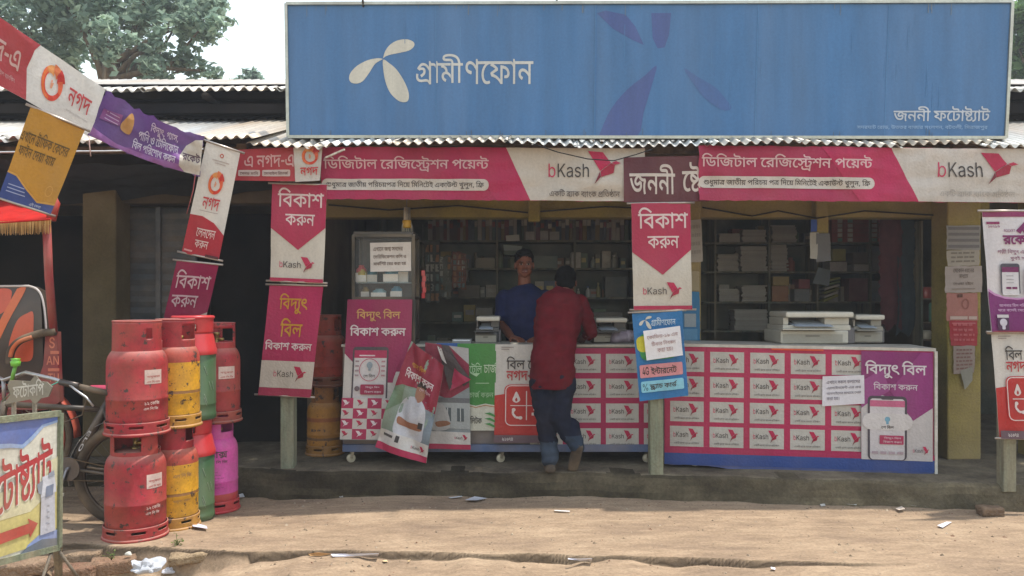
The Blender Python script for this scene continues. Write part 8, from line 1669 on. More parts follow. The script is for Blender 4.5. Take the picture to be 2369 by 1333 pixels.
m.tube([bb, seat], .03, FR, 10); m.tube([seat + (bb - seat) * .12, head], .019, FR, 10); m.tube([bb, head2], .021, FR, 10); m.tube([head + (head - head2) * .15, head2 - (head - head2) * .2], .023, FR, 10)
for s in (-1, 1):
    m.tube([bb + Vector((0, s * .03, 0)), rear + Vector((0, s * .055, 0))], .010, FR, 8); m.tube([seat + (bb - seat) * .1 + Vector((0, s * .02, 0)), rear + Vector((0, s * .055, 0))], .009, FR, 8)
m.build('frame', 'paint', bi)
m = MB()
for s in (-1, 1): m.tube([head2 + Vector((0, s * .045, -.02)), head2 + Vector((0, s * .05, -.1)), frontc + Vector((0, s * .05, 0))], .013, '#2e2e32', 8)
m.build('fork', 'paint', bi)
# frame lettering on the seat tube
dd = (bb - seat).normalized(); pr_ = Vector((dd.z, 0, -dd.x)); 
if pr_.x < 0: pr_ = -pr_
o_ = seat + (bb - seat) * .42 + Vector((0, -.0315, 0))
S = Sheet([o_ + pr_ * .013, o_ + pr_ * .013 + dd * .16, o_ - pr_ * .013 + dd * .16, o_ - pr_ * .013][0:4], (0, 0, 100, 20))
S.text('VELO', (4, 3, 96, 17), '#cfcfd2', 3); S.build('decal', 'paint', parent=bi)
st = seat + (seat - bb).normalized() * .07
m = MB(); m.tube([seat, st], .013, '#8a8a8c', 8); m.build('seat_post', 'metal', bi)
m = MB()
pts = [(-.15, .02), (-.10, .028), (-.02, .045), (.05, .075), (.10, .085), (.125, .06)]
vs = []
for (dx, hw) in pts:
    for a in range(9):
        t = math.pi * a / 8
        vs.append((st.x + dx, st.y + hw * math.cos(t), st.z + .018 + .03 * math.sin(t) + (.012 if dx > .08 else 0)))
fs = [(i * 9 + a, i * 9 + a + 1, (i + 1) * 9 + a + 1, (i + 1) * 9 + a) for i in range(len(pts) - 1) for a in range(8)]
fs += [list(range(9)), [(len(pts) - 1) * 9 + a for a in range(9)][::-1]] + [(i * 9, (i + 1) * 9, (i + 1) * 9 + 8, i * 9 + 8) for i in range(len(pts) - 1)]
m.add(vs, fs, '#b5485f', True); m.build('saddle', 'cloth', bi)
m = MB()
hb0, hb1 = bp(8, 880, -.05), bp(62, 858, -.32)
m.tube([head, hb0], .012, '#9c9ca0', 8)
m.tube([bp(-70, 862, .25), bp(-30, 858, .12), hb0, bp(60, 862, -.2), bp(120, 876, -.3), bp(176, 893, -.34), bp(216, 903, -.36)], .012, '#b3b5ba', 8); m.build('handlebar', 'metal', bi)
m = MB(); m.tube([bp(172, 892, -.34), bp(262, 912, -.38)], .018, '#232326', 10); m.build('grip', 'rubber', bi)
m = MB(); m.tube([bp(158, 888, -.35), bp(176, 903, -.40), bp(200, 920, -.42), bp(216, 940, -.42)], .007, '#b9bbbe', 6); m.tube([bp(140, 884, -.33), bp(182, 893, -.36)], .02, '#3a3a3e', 8); m.build('brake_lever', 'metal', bi)
m = MB(); m.tube([bp(140, 882, -.34), bp(90, 905, -.36), bp(40, 892, -.3), bp(5, 930, -.2)], .004, '#2a8a78', 5); m.tube([bp(200, 925, -.42), bp(190, 960, -.3), bp(120, 990, -.2), bp(60, 950, -.1)], .004, '#202024', 5); m.build('cable', 'rubber', bi)
m = MB()
vs = []
for i in range(15):
    a = R(100 + i * 6.5)
    for s in (-1, 1): vs.append(rear + Vector((math.cos(a) * (rw + .03), s * .028, math.sin(a) * (rw + .03))))
m.add(vs, [(i * 2, i * 2 + 1, i * 2 + 3, i * 2 + 2) for i in range(14)], '#a9adb0', True); m.build('mudguard', 'metal', bi, solid=.002)
m = MB(); m.lathe(bb + Vector((0, -.045, 0)), [(.075, -.003), (.078, 0), (.075, .003)], '#55555a', 28, Matrix.Rotation(R(90), 3, 'X')); m.tube([bb + Vector((0, -.062, 0)), bb + Vector((0, .062, 0))], .014, '#77777c', 8); m.tube([bb + Vector((0, -.06, 0)), bb + Vector((-.05, -.065, -.155))], .010, '#77777c', 6); m.tube([bb + Vector((0, .06, 0)), bb + Vector((.05, .065, .155))], .010, '#77777c', 6); m.build('crank', 'metal', bi)
m = MB(); m.obox(bb + Vector((-.05, -.11, -.155)), (.09, .07, .022), 0, '#c9c4b4'); m.obox(bb + Vector((.05, .11, .155)), (.09, .07, .022), 0, '#c9c4b4'); m.build('pedal', 'plastic', bi, bev=.004)
m = MB(); m.beam(bb + Vector((0, -.045, .072)), rear + Vector((0, -.045, .035)), .006, .01, '#4a443c'); m.beam(bb + Vector((0, -.045, -.072)), rear + Vector((0, -.045, -.035)), .006, .01, '#4a443c'); m.build('chain', 'metal', bi)

# ------------------------------------------------------------- cycle rickshaw at the left edge
rk = thing('cycle_rickshaw', 'red cycle rickshaw with a fringed canopy and an orange and black seat back', 'rickshaw', (PX(20, 5.75), 5.75, 0))
Yr = 5.75
def rp(px, py, dy=0): return P(px, py, Yr + dy)
# canopy: ribbed hood, front edge with a frill
vs = []; nU, nV = 16, 6
for j in range(nV + 1):
    for i in range(nU + 1):
        u = i / nU; v = j / nV
        px = -260 + 378 * u; top = 478 - 22 * math.sin(math.pi * u) - (10 if i % 4 == 0 else 0) - 28 * max(0, u - .8) * 5
        py = top + v * (524 - 14 * u - top) - 16 * (1 - v) * 0
        vs.append(rp(px, py, -.35 * math.sin(v * 1.4) - .1 + .9 * (1 - v) * .6))
m = MB(); m.add(vs, [(j * (nU + 1) + i, j * (nU + 1) + i + 1, (j + 1) * (nU + 1) + i + 1, (j + 1) * (nU + 1) + i) for j in range(nV) for i in range(nU)], '#b32420', True)
m.build('canopy', 'cloth', rk, solid=.006)
m = MB()
for q in range(300):
    u = q / 299; a = rp(-260 + 378 * u, 522 - 14 * u, -.46)
    m.tube([a, a + Vector((random.uniform(-.004, .004), random.uniform(-.006, .006), -.085 + random.uniform(-.01, .008)))], [.0022, .0012], random.choice(['#c99a62', '#d8b078', '#b3844e']), 3, False)
m.build('fringe', 'cloth', rk)
m = MB(); m.tube([rp(-262, 524, -.455), rp(-80, 521, -.455), rp(118, 508, -.455)], .009, '#a31e1e', 6); m.build('canopy_hem', 'cloth', rk)
m = MB(); m.tube([rp(108, 520, -.4), rp(113, 640, -.3), rp(124, 768, -.2)], .026, '#9a1f30', 12); m.tube([rp(118, 510, -.42), rp(126, 470, -.4), rp(118, 445, -.38)], [.03, .035, .02], '#b5241f', 10); m.build('canopy_post', 'paint', rk)
# seat back with swooping orange panels and white piping
def curve_pts(l, k=6): 
    o = []
    for i in range(len(l) - 1):
        p0, p1, p2, p3 = [Vector(l[max(0, min(len(l) - 1, i + j - 1))]) for j in range(4)]
        for j in range(k):
            t = j / k; o.append(.5 * ((2 * p1) + (p2 - p0) * t + (2 * p0 - 5 * p1 + 4 * p2 - p3) * t * t + (3 * p1 - p0 - 3 * p2 + p3) * t ** 3))
    return [tuple(v) for v in o] + [l[-1]]
outl = [(-160, 664), (40, 662), (70, 663), (88, 672), (98, 692), (104, 730), (107, 780), (106, 850), (96, 880), (-160, 880)]
S = Sheet(quad([(-160, 660), (110, 660), (110, 882), (-160, 882)], Yr - .1), (-160, 660, 110, 882), 0, bend=lambda u, v: .04 * math.sin(math.pi * v))
S.poly(outl, '#2a2224')
S.sub = .06
S.poly(curve_pts([(-60, 672), (20, 668), (30, 690), (22, 716), (-10, 735), (-60, 745)]), '#c8482a'); S.poly(curve_pts([(30, 792), (48, 742), (70, 725), (84, 724), (86, 770), (82, 826), (60, 836), (24, 830)]), '#c44c2e')
S.poly(curve_pts([(42, 668), (62, 668), (30, 740), (0, 800), (-40, 850), (-40, 815), (0, 760)]), '#d0602e')
m = S.mb
m.prism([rp(a, b, -.097) for a, b in outl], (0, .09, 0), '#241e20')
m.build('seat_back', 'plastic', rk)
m = MB(); m.tube([rp(a, b, -.11) for a, b in curve_pts(outl[:8])], .008, '#c9c2c0', 6); m.build('piping', 'plastic', rk)
m = MB(); m.tube([rp(a, b, -.22) for a, b in curve_pts([(22, 842), (26, 812), (44, 790), (72, 778), (104, 770), (128, 768)])], .026, '#26211f', 10); m.tube([rp(a, b, -.245) for a, b in curve_pts([(24, 826), (30, 806), (46, 790), (74, 780)])], .014, '#c2582a', 8); m.build('arm_rest', 'rubber', rk)
# lettered side panel
S = Sheet(quad([(-60, 768), (135, 768), (135, 960), (-60, 960)], Yr - .16), (-60, 768, 135, 960))
S.poly([(106, 768), (132, 768), (134, 850), (138, 930), (110, 948), (-60, 948), (-60, 930), (60, 905), (88, 880), (100, 845)], '#8a1c28')
S.text('S', (114, 780, 127, 806), '#d8765a', 4); S.rect(117, 812, 137, 819, '#cf6a50'); S.text('AN', (108, 824, 137, 844), '#d8765a', 4); S.rect(112, 852, 138, 859, '#cf6a50'); S.text('TU', (112, 864, 137, 884), '#d8765a', 4)
m = S.mb; m.prism([rp(a, b, -.156) for a, b in [(106, 768), (132, 768), (134, 850), (138, 930), (110, 948), (-60, 948), (-60, 930), (60, 905), (88, 880), (100, 845)]], (0, .05, 0), '#7a1a26')
m.build('side_panel', 'paint', rk)
m = MB(); m.box(PX(-160, Yr), Yr - .14, PZ(960, Yr), PX(60, Yr), Yr + .5, PZ(905, Yr), '#8a1c28'); m.build('seat_box', 'paint', rk, bev=.01)
wc = rp(52, 1012, -.05); rr_ = .345
e = bpy.data.objects.new('wheel', None); COL.objects.link(e); e.parent = rk; e.location = wc - WL(rk)
MB().ring((0, 0, 0), rr_ - .02, .022, '#2c2826', 'y', 48, 10).build('tyre', 'rubber', e, local=True)
MB().ring((0, 0, 0), rr_ - .055, .013, '#b8483a', 'y', 48, 8).build('rim', 'metal', e, local=True)
m = MB()
for k in range(24):
    a = 2 * math.pi * k / 24; m.tube([(.02 * math.cos(a), 0, .02 * math.sin(a)), ((rr_ - .06) * math.cos(a), 0, (rr_ - .06) * math.sin(a))], .0018, '#9a8a80', 4, False)
m.build('spokes', 'metal', e, local=True)
m = MB()
vs = []
for i in range(17):
    a = R(0 + i * 10)
    for y in (-.04, .05): vs.append(wc + Vector((math.cos(a) * (rr_ + .035), y, math.sin(a) * (rr_ + .035))))
m.add(vs, [(i * 2, i * 2 + 1, i * 2 + 3, i * 2 + 2) for i in range(16)], '#c2452c', True); m.build('mudguard', 'paint', rk, solid=.003)
m = MB(); m.tube([rp(60, 960, .1), rp(60, 1080, .1)], .02, '#5a2a26', 8); m.tube([rp(-160, 1050, .1), rp(110, 1010, .1)], .018, '#4a2422', 8); m.build('chassis', 'paint', rk)
m = MB(); m.lathe(rp(36, 836, -.62), [(.0, -.035), (.026, -.03), (.03, 0), (.02, .006), (.03, .016), (.0, .02)], '#5fae2a', 14, cap=False); m.tube([rp(36, 846, -.62), rp(30, 868, -.62), rp(24, 900, -.55)], .012, '#55a02a', 8)
tag(m.build('bicycle_bell', 'plastic', origin=rp(36, 846, -.62)), 'small lime green bell on the handlebar above the grey arrow plate', 'bell')

# ------------------------------------------------------------- painted boards by the lane
# grey arrow-shaped plate on two sticks
Yp = 4.62
S = Sheet(quad([(0, 870), (120, 870), (120, 945), (0, 945)], Yp), (0, 870, 120, 945))
pl = [(22, 880), (70, 882), (82, 868), (92, 882), (108, 884), (121, 896), (112, 918), (94, 922), (82, 936), (70, 924), (30, 932), (8, 936), (24, 912), (17, 892)]
ap = thing('arrow_plate', 'small weathered grey plate with white lettering behind the painted board', 'sign', P(60, 960, Yp))
S.poly(pl, '#7d7a6c')
S.text('ফটোকপি', (30, 884, 102, 922), '#cfccc0', 3, rise=.12)
S.mb.prism([P(a, b, Yp + .002) for a, b in pl], (0, .01, 0), '#6f6c60')
S.build('plate', 'paint', parent=ap)
m = MB()
for px in (32, 80): m.beam(P(px, 915, Yp + .03), P(px + 1, 1110, Yp + .03), .018, .018, '#8a887e')
m.build('stick', 'wood', ap)
for (a, b, c) in ():
    pass
# big photocopy board on thin legs
Ya_, Yb_ = 3.80, 4.2
cq = [P(-180, 992, Ya_ - .25), P(134, 957, Yb_), P(131, 1268, Yb_), P(-180, 1346, Ya_ - .25)]
bd = thing('painted_board', 'hand painted photocopy board with red slanting letters in a green grey frame, bottom left', 'sign', (cq[2] + cq[3]) / 2)
S = Sheet(cq, (-180, 960, 132, 1280))
S.bg('#d3d0c2')
S.poly([(-180, 960), (132, 960), (132, 975), (90, 982), (62, 1006), (40, 1022), (10, 1016), (-60, 1010), (-180, 1040)], '#4668b0')
S.poly([(-180, 1040), (-60, 1010), (10, 1016), (40, 1022), (62, 1006), (90, 982), (132, 975), (132, 980), (94, 988), (66, 1014), (42, 1031), (10, 1026), (-60, 1022), (-180, 1054)], '#8fa8cf')
S.poly([(-180, 1130), (-60, 1150), (20, 1120), (100, 1090), (132, 1060), (132, 1230), (100, 1260), (-180, 1280)], '#c9bd74')
S.poly([(-180, 1140), (-30, 1130), (40, 1105), (92, 1074), (132, 1062), (132, 1130), (60, 1180), (-180, 1200)], '#d0caa6')
S.poly([(36, 1280), (54, 1256), (84, 1238), (132, 1236), (132, 1280)], '#7f94c4'); S.poly([(20, 1280), (50, 1262), (90, 1250), (132, 1256), (132, 1280)], '#5d6a78')
for dx, col_ in ((2.2, '#e0dad0'), (0, '#a82a34')):
    S.text('ফটোষ্ট্যাট', (-72 + dx, 1070 + dx, 116 + dx, 1200 + dx), col_, 6 if dx else 4, rise=.36)
S.poly([(-120, 1226), (56, 1206), (52, 1194), (78, 1210), (58, 1240), (57, 1229), (-120, 1254)], '#b2302c')
# printed copier
S.poly([(86, 1150), (122, 1144), (124, 1236), (84, 1240)], '#b9bcc8'); S.poly([(88, 1104), (120, 1098), (126, 1144), (84, 1152)], '#c9ccd6'); S.poly([(74, 1120), (90, 1110), (86, 1146), (78, 1140)], '#7f8896'); S.poly([(98, 1128), (118, 1124), (116, 1150), (96, 1154)], '#6a7c98')
S.poly([(104, 1098), (118, 1092), (120, 1104), (104, 1108)], '#8a94a4')
for k in range(4): S.rect(100, 1172 + k * 14, 106, 1176 + k * 14, '#8f94a0')
S.build('painted_face', 'paint', parent=bd)
m = MB()
o = Vector((0, .012, 0))
for a, b in ((cq[0], cq[1]), (cq[1], cq[2]), (cq[2], cq[3])): m.beam(a + o, b + o, .03, .03, '#74806a')
m.build('frame', 'wood', bd)
m = MB(); m.add([c + Vector((0, .006, 0)) for c in cq] + [c + Vector((0, .012, 0)) for c in cq], [(0, 1, 2, 3), (7, 6, 5, 4)], '#8a8478'); m.build('back', 'wood', bd)
m = MB()
for a, b in ((cq[2] + o, GP(140, 1352, -.13)), (cq[2] + Vector((-.02, 0, 0)), P(78, 1400, 3.9)), (cq[2] + Vector((0, .02, -.02)), P(190, 1350, 4.3))):
    m.tube([a, b], .008, '#5d5850', 6)
m.beam(cq[2] + o, GP(136, 1352, -.13), .028, .028, '#6d6858')
m.build('leg', 'wood', bd)

# ------------------------------------------------------------- bricks, litter
def brick(label, px, py, z, size, rot, col, tilt=(0, 0)):
    p = GP(px, py, z)
    m = MB()
    M = Matrix.Rotation(rot, 3, 'Z') @ Matrix.Rotation(tilt[0], 3, 'X') @ Matrix.Rotation(tilt[1], 3, 'Y')
    n = 7; sx_, sy_, sz_ = size
    bmx = bmesh.new(); bmesh.ops.create_cube(bmx, size=1); bmesh.ops.subdivide_edges(bmx, edges=bmx.edges[:], cuts=5, use_grid_fill=True)
    for v in bmx.verts:
        c = v.co.copy(); q = Vector((c.x * sx_, c.y * sy_, c.z * sz_))
        k = max(abs(c.x), abs(c.y)) ; e = (abs(c.x) > .49) + (abs(c.y) > .49) + (abs(c.z) > .49)
        if e >= 2: q *= .955
        q += Vector((noise.noise(q * 22 + p * 9), noise.noise(q * 22 + p * 5 + Vector((4, 0, 0))), noise.noise(q * 22 + p * 3 + Vector((0, 7, 0))))) * .009
        v.co = q
    vs = [p + Vector((0, 0, sz_ * .45)) + M @ v.co for v in bmx.verts]; fs = [[v.index for v in f_.verts] for f_ in bmx.faces]; bmx.free()
    m.add(vs, fs, col, True)
    return tag(m.build('brick', 'brick', origin=p), label, 'brick')
def gg(px, py, z=0):
    p = GP(px, py, z)
    for _ in range(6): p = GP(px, py, ground_z(p.x, p.y))
    return p
BR_ = [(262, 1322, -.11, (.24, .12, .075), .25, '#8a6a55', 'dusty brick lying flat in the hollow in front of the red cylinders'), (190, 1300, -.10, (.24, .13, .07), -.1, '#9a8068', 'pale brick just right of the painted board leg'), (176, 1336, -.12, (.22, .12, .07), .12, '#84604e', 'brick at the bottom edge below the pale one'),
       (60, 1324, -.11, (.26, .14, .07), .05, '#8f7460', 'brick below the lower corner of the painted board'), (330, 1298, -.12, (.12, .1, .05), .7, '#8a7560', 'small broken brick piece by the concrete edge'), (440, 1294, -.07, (.22, .16, .05), .3, '#a08a6c', 'flat slab of old concrete at the end of the broken edge')]
for px, py, z, sz, rt, col, lb in BR_: brick(lb, px, py, z, sz, rt, col, (.05, -.06))
brick('lone brick lying against the platform at the far right', 2290, 1192, 0, (.15, .09, .062), .1, '#6d5646')
def scrap(label, pts, col='#d8d6d4', lift=.006, name='paper_scrap', curl=.01):
    ps = [gg(a, b) for a, b in pts]; c = sum(ps, Vector()) / len(ps)
    m = MB(); n = len(ps)
    up = [p + Vector((0, 0, lift + curl * random.random())) for p in ps]
    m.add(up + [c + Vector((0, 0, lift))], [(i, (i + 1) % n, n) for i in range(n)], col)
    return tag(m.build(name, 'litter', origin=c, solid=.0012), label, 'paper scrap', 'litter on the ground')
scrap('grey folded sheet of paper lying just in front of the platform, largest in the middle', [(1076, 1162), (1098, 1153), (1127, 1157), (1102, 1164)], '#b5b5bb', .012)
scrap('thin white strip left of the grey folded sheet', [(1038, 1153), (1068, 1151), (1070, 1154), (1042, 1155)], '#b9b9bb')
scrap('white paper strip in the middle of the sunlit lane', [(1282, 1183), (1318, 1186), (1318, 1188), (1283, 1186)])
scrap('short white paper slip at the right, slanting', [(2168, 1221), (2190, 1210), (2202, 1211), (2181, 1224)], '#ddd8de')
scrap('crumpled cream scrap left of the slanting slip', [(2072, 1182), (2086, 1179), (2094, 1185), (2080, 1188)], '#c9b8a8', .015)
scrap('long thin white stick of paper at the foot of the platform on the right', [(1944, 1166), (1982, 1171), (1981, 1173), (1944, 1168)], '#c9c9c4')
scrap('tiny white scrap left of the long thin one', [(1897, 1171), (1908, 1169), (1910, 1173), (1900, 1174)], '#bdb8b0')
scrap('tiny scrap right of the long thin one', [(2106, 1172), (2118, 1171), (2120, 1174), (2108, 1174)], '#b5aca0')
scrap('long white strip just below the broken edge', [(764, 1287), (876, 1287), (874, 1292), (770, 1291)], '#e0dde4')
scrap('tan leaf at the left end of the long white strip', [(713, 1288), (735, 1284), (768, 1289), (740, 1293), (718, 1291)], '#b58a5a', .01)
scrap('white strip below the broken edge, right of the middle', [(1314, 1297), (1370, 1299), (1369, 1302), (1314, 1300)], '#e0dde4')
scrap('yellowish crumb of paper below the long strip', [(884, 1300), (894, 1299), (898, 1303), (888, 1305)], '#cdb58a')
scrap('tiny yellowish crumb right of the other crumb', [(942, 1304), (950, 1300), (946, 1304)], '#cdb58a')
scrap('white crumb low on the lane at the right', [(1783, 1318), (1794, 1318), (1793, 1322), (1784, 1322)], '#e0dde4')
scrap('pale lilac paper beside the yellow cylinder foot', [(444, 1214), (478, 1224), (480, 1230), (446, 1226)], '#c9c6d8', .012)
scrap('small white scrap beyond the pink cylinder', [(552, 1152), (562, 1150), (566, 1158), (554, 1160)], '#c9c9cc', .02)
scrap('tiny scrap on the platform near the left post', [(784, 1151), (792, 1150), (794, 1154), (786, 1154)], '#a9a49c')
def bagm(label, px, py, col, s_, name='plastic_bag'):
    c = gg(px, py); m = MB(); m.ball(c + Vector((0, 0, s_ * .3)), (s_, s_ * .7, s_ * .45), col, 22, 14)
    for i, v in enumerate(m.v):
        q = Vector(v) * 20; k = noise.noise(q) * s_ * .55; d_ = Vector(v) - c
        v2 = Vector(v) + d_ * (.6 * noise.noise(q * 1.7) + .4 * noise.noise(q * .6)); m.v[i] = (v2.x, v2.y, max(c.z + .002, v2.z))
    m.sm = [False] * len(m.f)
    return tag(m.build(name, 'litter', origin=c), label, 'bag')
bagm('crumpled whitish plastic bag at the bottom edge in front of the cylinders', 338, 1322, '#b5b9c0', .075)
bagm('crumpled white bag scrap right of the larger plastic bag', 392, 1326, '#cfcfd6', .04)
bagm('tiny crumpled white bag on the concrete edge in front of the cylinders', 297, 1285, '#c2beb2', .022)
# weed by the broken edge
def weed(label, px, py, n, s_):
    b_ = gg(px, py); t = thing('weed', label, 'plant', b_)
    g = random.Random(px); m = MB(); lf = MB()
    for k in range(n):
        d_ = Vector((g.uniform(-1, 1), g.uniform(-1, 1), g.uniform(.5, 1.6))).normalized(); e_ = b_ + d_ * s_ * g.uniform(.6, 1.2)
        m.tube([b_, (b_ + e_) / 2 + Vector((0, 0, .01)), e_], .0016, '#5c7038', 4)
        for q in range(3):
            p = b_ + (e_ - b_) * (.5 + q * .25); a = Vector((g.uniform(-1, 1), g.uniform(-1, 1), g.uniform(-.2, .5))).normalized() * s_ * .32; b2 = a.cross(Vector((0, 0, 1))).normalized() * s_ * .11
            lf.add([p, p + a * .5 + b2, p + a, p + a * .5 - b2], [(0, 1, 2, 3)], g.choice(['#6a8040', '#55703a', '#7d8f4c']))
    m.build('stems', 'leaf', t); lf.build('leaves', 'leaf', t)
weed('small green weed at the foot of the front red cylinder', 410, 1262, 7, .06)
weed('low weed in the hollow under the concrete edge', 258, 1296, 6, .05)
# ------------------------------------------------------------- people: each body one remeshed surface, hair and clothes on top
def loft(m, rings, col, n=22):
    """rings: (centre, half width, half depth, sideways axis)"""
    vs = []
    for i, (c, rx, ry, ax) in enumerate(rings):
        c = Vector(c)
        t = (Vector(rings[min(i + 1, len(rings) - 1)][0]) - Vector(rings[max(i - 1, 0)][0])).normalized()
        a = Vector(ax); a = (a - t * a.dot(t)).normalized(); b = t.cross(a)
        for k in range(n):
            an = 2 * math.pi * k / n
            ca, sa = math.cos(an), math.sin(an)
            ca = math.copysign(abs(ca) ** .85, ca); sa = math.copysign(abs(sa) ** .85, sa)
            vs.append(c + a * rx * ca + b * ry * sa)
    fs = [(i * n + k, i * n + (k + 1) % n, (i + 1) * n + (k + 1) % n, (i + 1) * n + k) for i in range(len(rings) - 1) for k in range(n)]
    fs += [list(range(n))[::-1], [(len(rings) - 1) * n + k for k in range(n)]]
    m.add(vs, fs, col, True)
def limb(m, pts, rs, col, n=12):
    pts = [Vector(p) for p in pts]
    m.tube(pts, rs, col, n)
    for p, r in zip(pts, rs): m.ball(p, r, col, 12, 8)
def hand(m, wrist, fwd, nrm_, side, col, curl=.5, L_=.175):
    """palm and five fingers; nrm_ points out of the back of the hand, side = +1 when the thumb lies along +lat"""
    fwd = Vector(fwd).normalized(); nn = Vector(nrm_); nn = (nn - fwd * nn.dot(fwd)).normalized(); lat = fwd.cross(nn) * side
    w_ = Vector(wrist)
    M = Matrix((lat, fwd, nn)).transposed()
    m.ball(w_ + fwd * L_ * .28, (.040, L_ * .30, .016), col, 14, 9, M)
    m.ball(w_ + fwd * L_ * .05, (.027, .04, .02), col, 12, 8, M)
    for k, (o, l) in enumerate(((.030, .40), (.010, .45), (-.011, .42), (-.030, .32))):
        a = w_ + fwd * L_ * .50 + lat * o
        c1 = curl * (1 + .1 * k); d1 = (fwd * math.cos(c1 * .6) - nn * math.sin(c1 * .6) + lat * o * 3).normalized(); d2 = (fwd * math.cos(c1 * 1.5) - nn * math.sin(c1 * 1.5)).normalized()
        b = a + d1 * L_ * l * .52; c = b + d2 * L_ * l * .55
        limb(m, [a, b, c], [.0098, .0088, .0076], col, 8)
    a = w_ + fwd * L_ * .12 + lat * .026; b = a + (fwd * .5 + lat * .75 - nn * .25).normalized() * .04; c = b + (fwd * .9 + lat * .25 - nn * .3).normalized() * .036
    limb(m, [a, b, c], [.013, .0105, .009], col, 8)
def head(m, c, f_, u_, col, s=1.0):
    """skull, jaw, brow, nose, lips and ears about centre c looking along f_"""
    f_ = Vector(f_).normalized(); u_ = Vector(u_); u_ = (u_ - f_ * u_.dot(f_)).normalized(); r_ = f_.cross(u_)
    M = Matrix((r_, f_, u_)).transposed()
    q = lambda x, y, z: Vector(c) + M @ Vector((x * s, y * s, z * s))
    e = lambda x, y, z, r: m.ball(q(x, y, z), tuple(k * s for k in r), col, 16, 12, M)
    e(0, -.012, .03, (.074, .094, .086)); e(0, .02, -.03, (.062, .07, .075)); e(0, .048, -.078, (.036, .034, .03))
    e(-.034, .034, -.055, (.028, .042, .034)); e(.034, .034, -.055, (.028, .042, .034))
    e(0, .076, .022, (.05, .016, .012)); e(-.036, .066, -.018, (.022, .02, .016)); e(.036, .066, -.018, (.022, .02, .016))
    for k in range(5): e(0, .083 + .006 * k, .008 - .008 * k, (.0085 + .0012 * k,) * 3)
    e(-.012, .096, -.03, (.010, .010, .008)); e(.012, .096, -.03, (.010, .010, .008))
    e(0, .083, -.052, (.024, .012, .006)); e(0, .081, -.062, (.021, .012, .007))
    for sx_ in (-1, 1):
        e(sx_ * .077, -.008, -.012, (.010, .02, .031))
    return q, M
def remesh(m, name, kind, parent, vox, colour=None, smooth=2, fold=0, fs_=9):
    o = m.build('tmp_' + name, kind, origin=(0, 0, 0))
    md = o.modifiers.new('r', 'REMESH'); md.mode = 'VOXEL'; md.voxel_size = vox
    sm = o.modifiers.new('s', 'SMOOTH'); sm.iterations = smooth; sm.factor = .5
    dg = bpy.context.evaluated_depsgraph_get(); ev = o.evaluated_get(dg); me = ev.to_mesh()
    vs = [v.co.copy() for v in me.vertices]; no = [v.normal.copy() for v in me.vertices]; fs = [list(p.vertices) for p in me.polygons]
    ev.to_mesh_clear()
    old = o.data; bpy.data.objects.remove(o); bpy.data.meshes.remove(old)
    if fold:
        for i, v in enumerate(vs):
            k = noise.noise(Vector((v.x * fs_, v.y * fs_, v.z * fs_ * 1.6))) + .5 * noise.noise(Vector((v.x * fs_ * 2.3 + 3, v.y * fs_ * 2.3, v.z * fs_ * 3)))
            vs[i] = v + no[i] * fold * k
    r = MB(); r.v = [tuple(v) for v in vs]; r.f = fs; r.sm = [True] * len(fs)
    base = m.c[0]
    r.c = [C(colour(sum((vs[i] for i in f_), Vector()) / len(f_))) if colour else base for f_ in fs]
    return r.build(name, kind, parent)
SKIN = '#6e4130'
X = Vector((1, 0, 0))
# ---- the customer, seen from behind, leaning on the counter with one ankle crossed
Yc = 6.07
pc = thing('person', 'person in a red shirt and rolled blue jeans leaning on the counter, seen from behind', 'person', P(1290, 1080, Yc))
c_ = lambda px, py, y=0: P(px, py, Yc + y)
hipL, hipR = c_(1253, 866, .02), c_(1300, 866, .02)
kneeL, kneeR = c_(1262, 968, .02), c_(1294, 964, -.03)
ankL, ankR = c_(1272, 1064, -.0), c_(1334, 1040, -.04)
chest = c_(1296, 740, .14); neck = c_(1306, 682, .24); hd = c_(1309, 654, .33)
shL, shR = c_(1260, 703, .17), c_(1343, 699, .19)
elL, wrL = c_(1252, 772, .36), c_(1268, 788, .48)
elR, wrR = c_(1367, 770, .22), c_(1342, 786, .44)
def torso_rings(k=0, bot=0):
    return [(c_(1278, 884 + bot, .03), .142 + k, .112 + k, X), (c_(1278, 850, .03), .146 + k, .115 + k, X), (c_(1282, 805, .06), .136 + k, .103 + k, X), (c_(1289, 755, .12), .148 + k, .110 + k, X), (c_(1296, 715, .16), .158 + k, .108 + k, X), (c_(1300, 690, .19), .135 + k, .085 + k, X), (c_(1304, 676, .22), .062 + k * .6, .058 + k * .6, X)]
m = MB()
loft(m, torso_rings(), SKIN)
limb(m, [neck, hd - Vector((0, 0, .04))], [.058, .055], SKIN)
q_, M_ = head(m, hd, (0.05, .86, -.45), (0, .45, .86), SKIN)
limb(m, [shL, elL, wrL], [.052, .040, .028], SKIN); limb(m, [shR, elR, wrR], [.052, .040, .028], SKIN)
hand(m, wrL, (.3, 1, -.05), (0, 0, 1), -1, SKIN); hand(m, wrR, (-.4, 1, -.05), (0, 0, 1), 1, SKIN)
limb(m, [hipL, kneeL, ankL], [.078, .054, .036], SKIN); limb(m, [hipR, kneeR, ankR], [.078, .054, .036], SKIN)
limb(m, [ankL, ankL + Vector((-.01, .05, -.045)), ankL + Vector((-.02, .17, -.05))], [.036, .03, .022], SKIN)
limb(m, [ankR, ankR + Vector((-.01, .02, -.07)), ankR + Vector((-.03, .05, -.13))], [.036, .03, .024], SKIN)
remesh(m, 'body', 'skin', pc, .0065)
m = MB()
loft(m, torso_rings(.022, 14), '#560c19')
limb(m, [shL, (shL + elL) / 2, elL, elL + (wrL - elL) * .35], [.066, .060, .054, .048], '#560c19'); limb(m, [shR, (shR + elR) / 2, elR, elR + (wrR - elR) * .35], [.066, .058, .052, .047], '#560c19')
remesh(m, 'shirt', 'cloth', pc, .008, fold=.015, fs_=9)
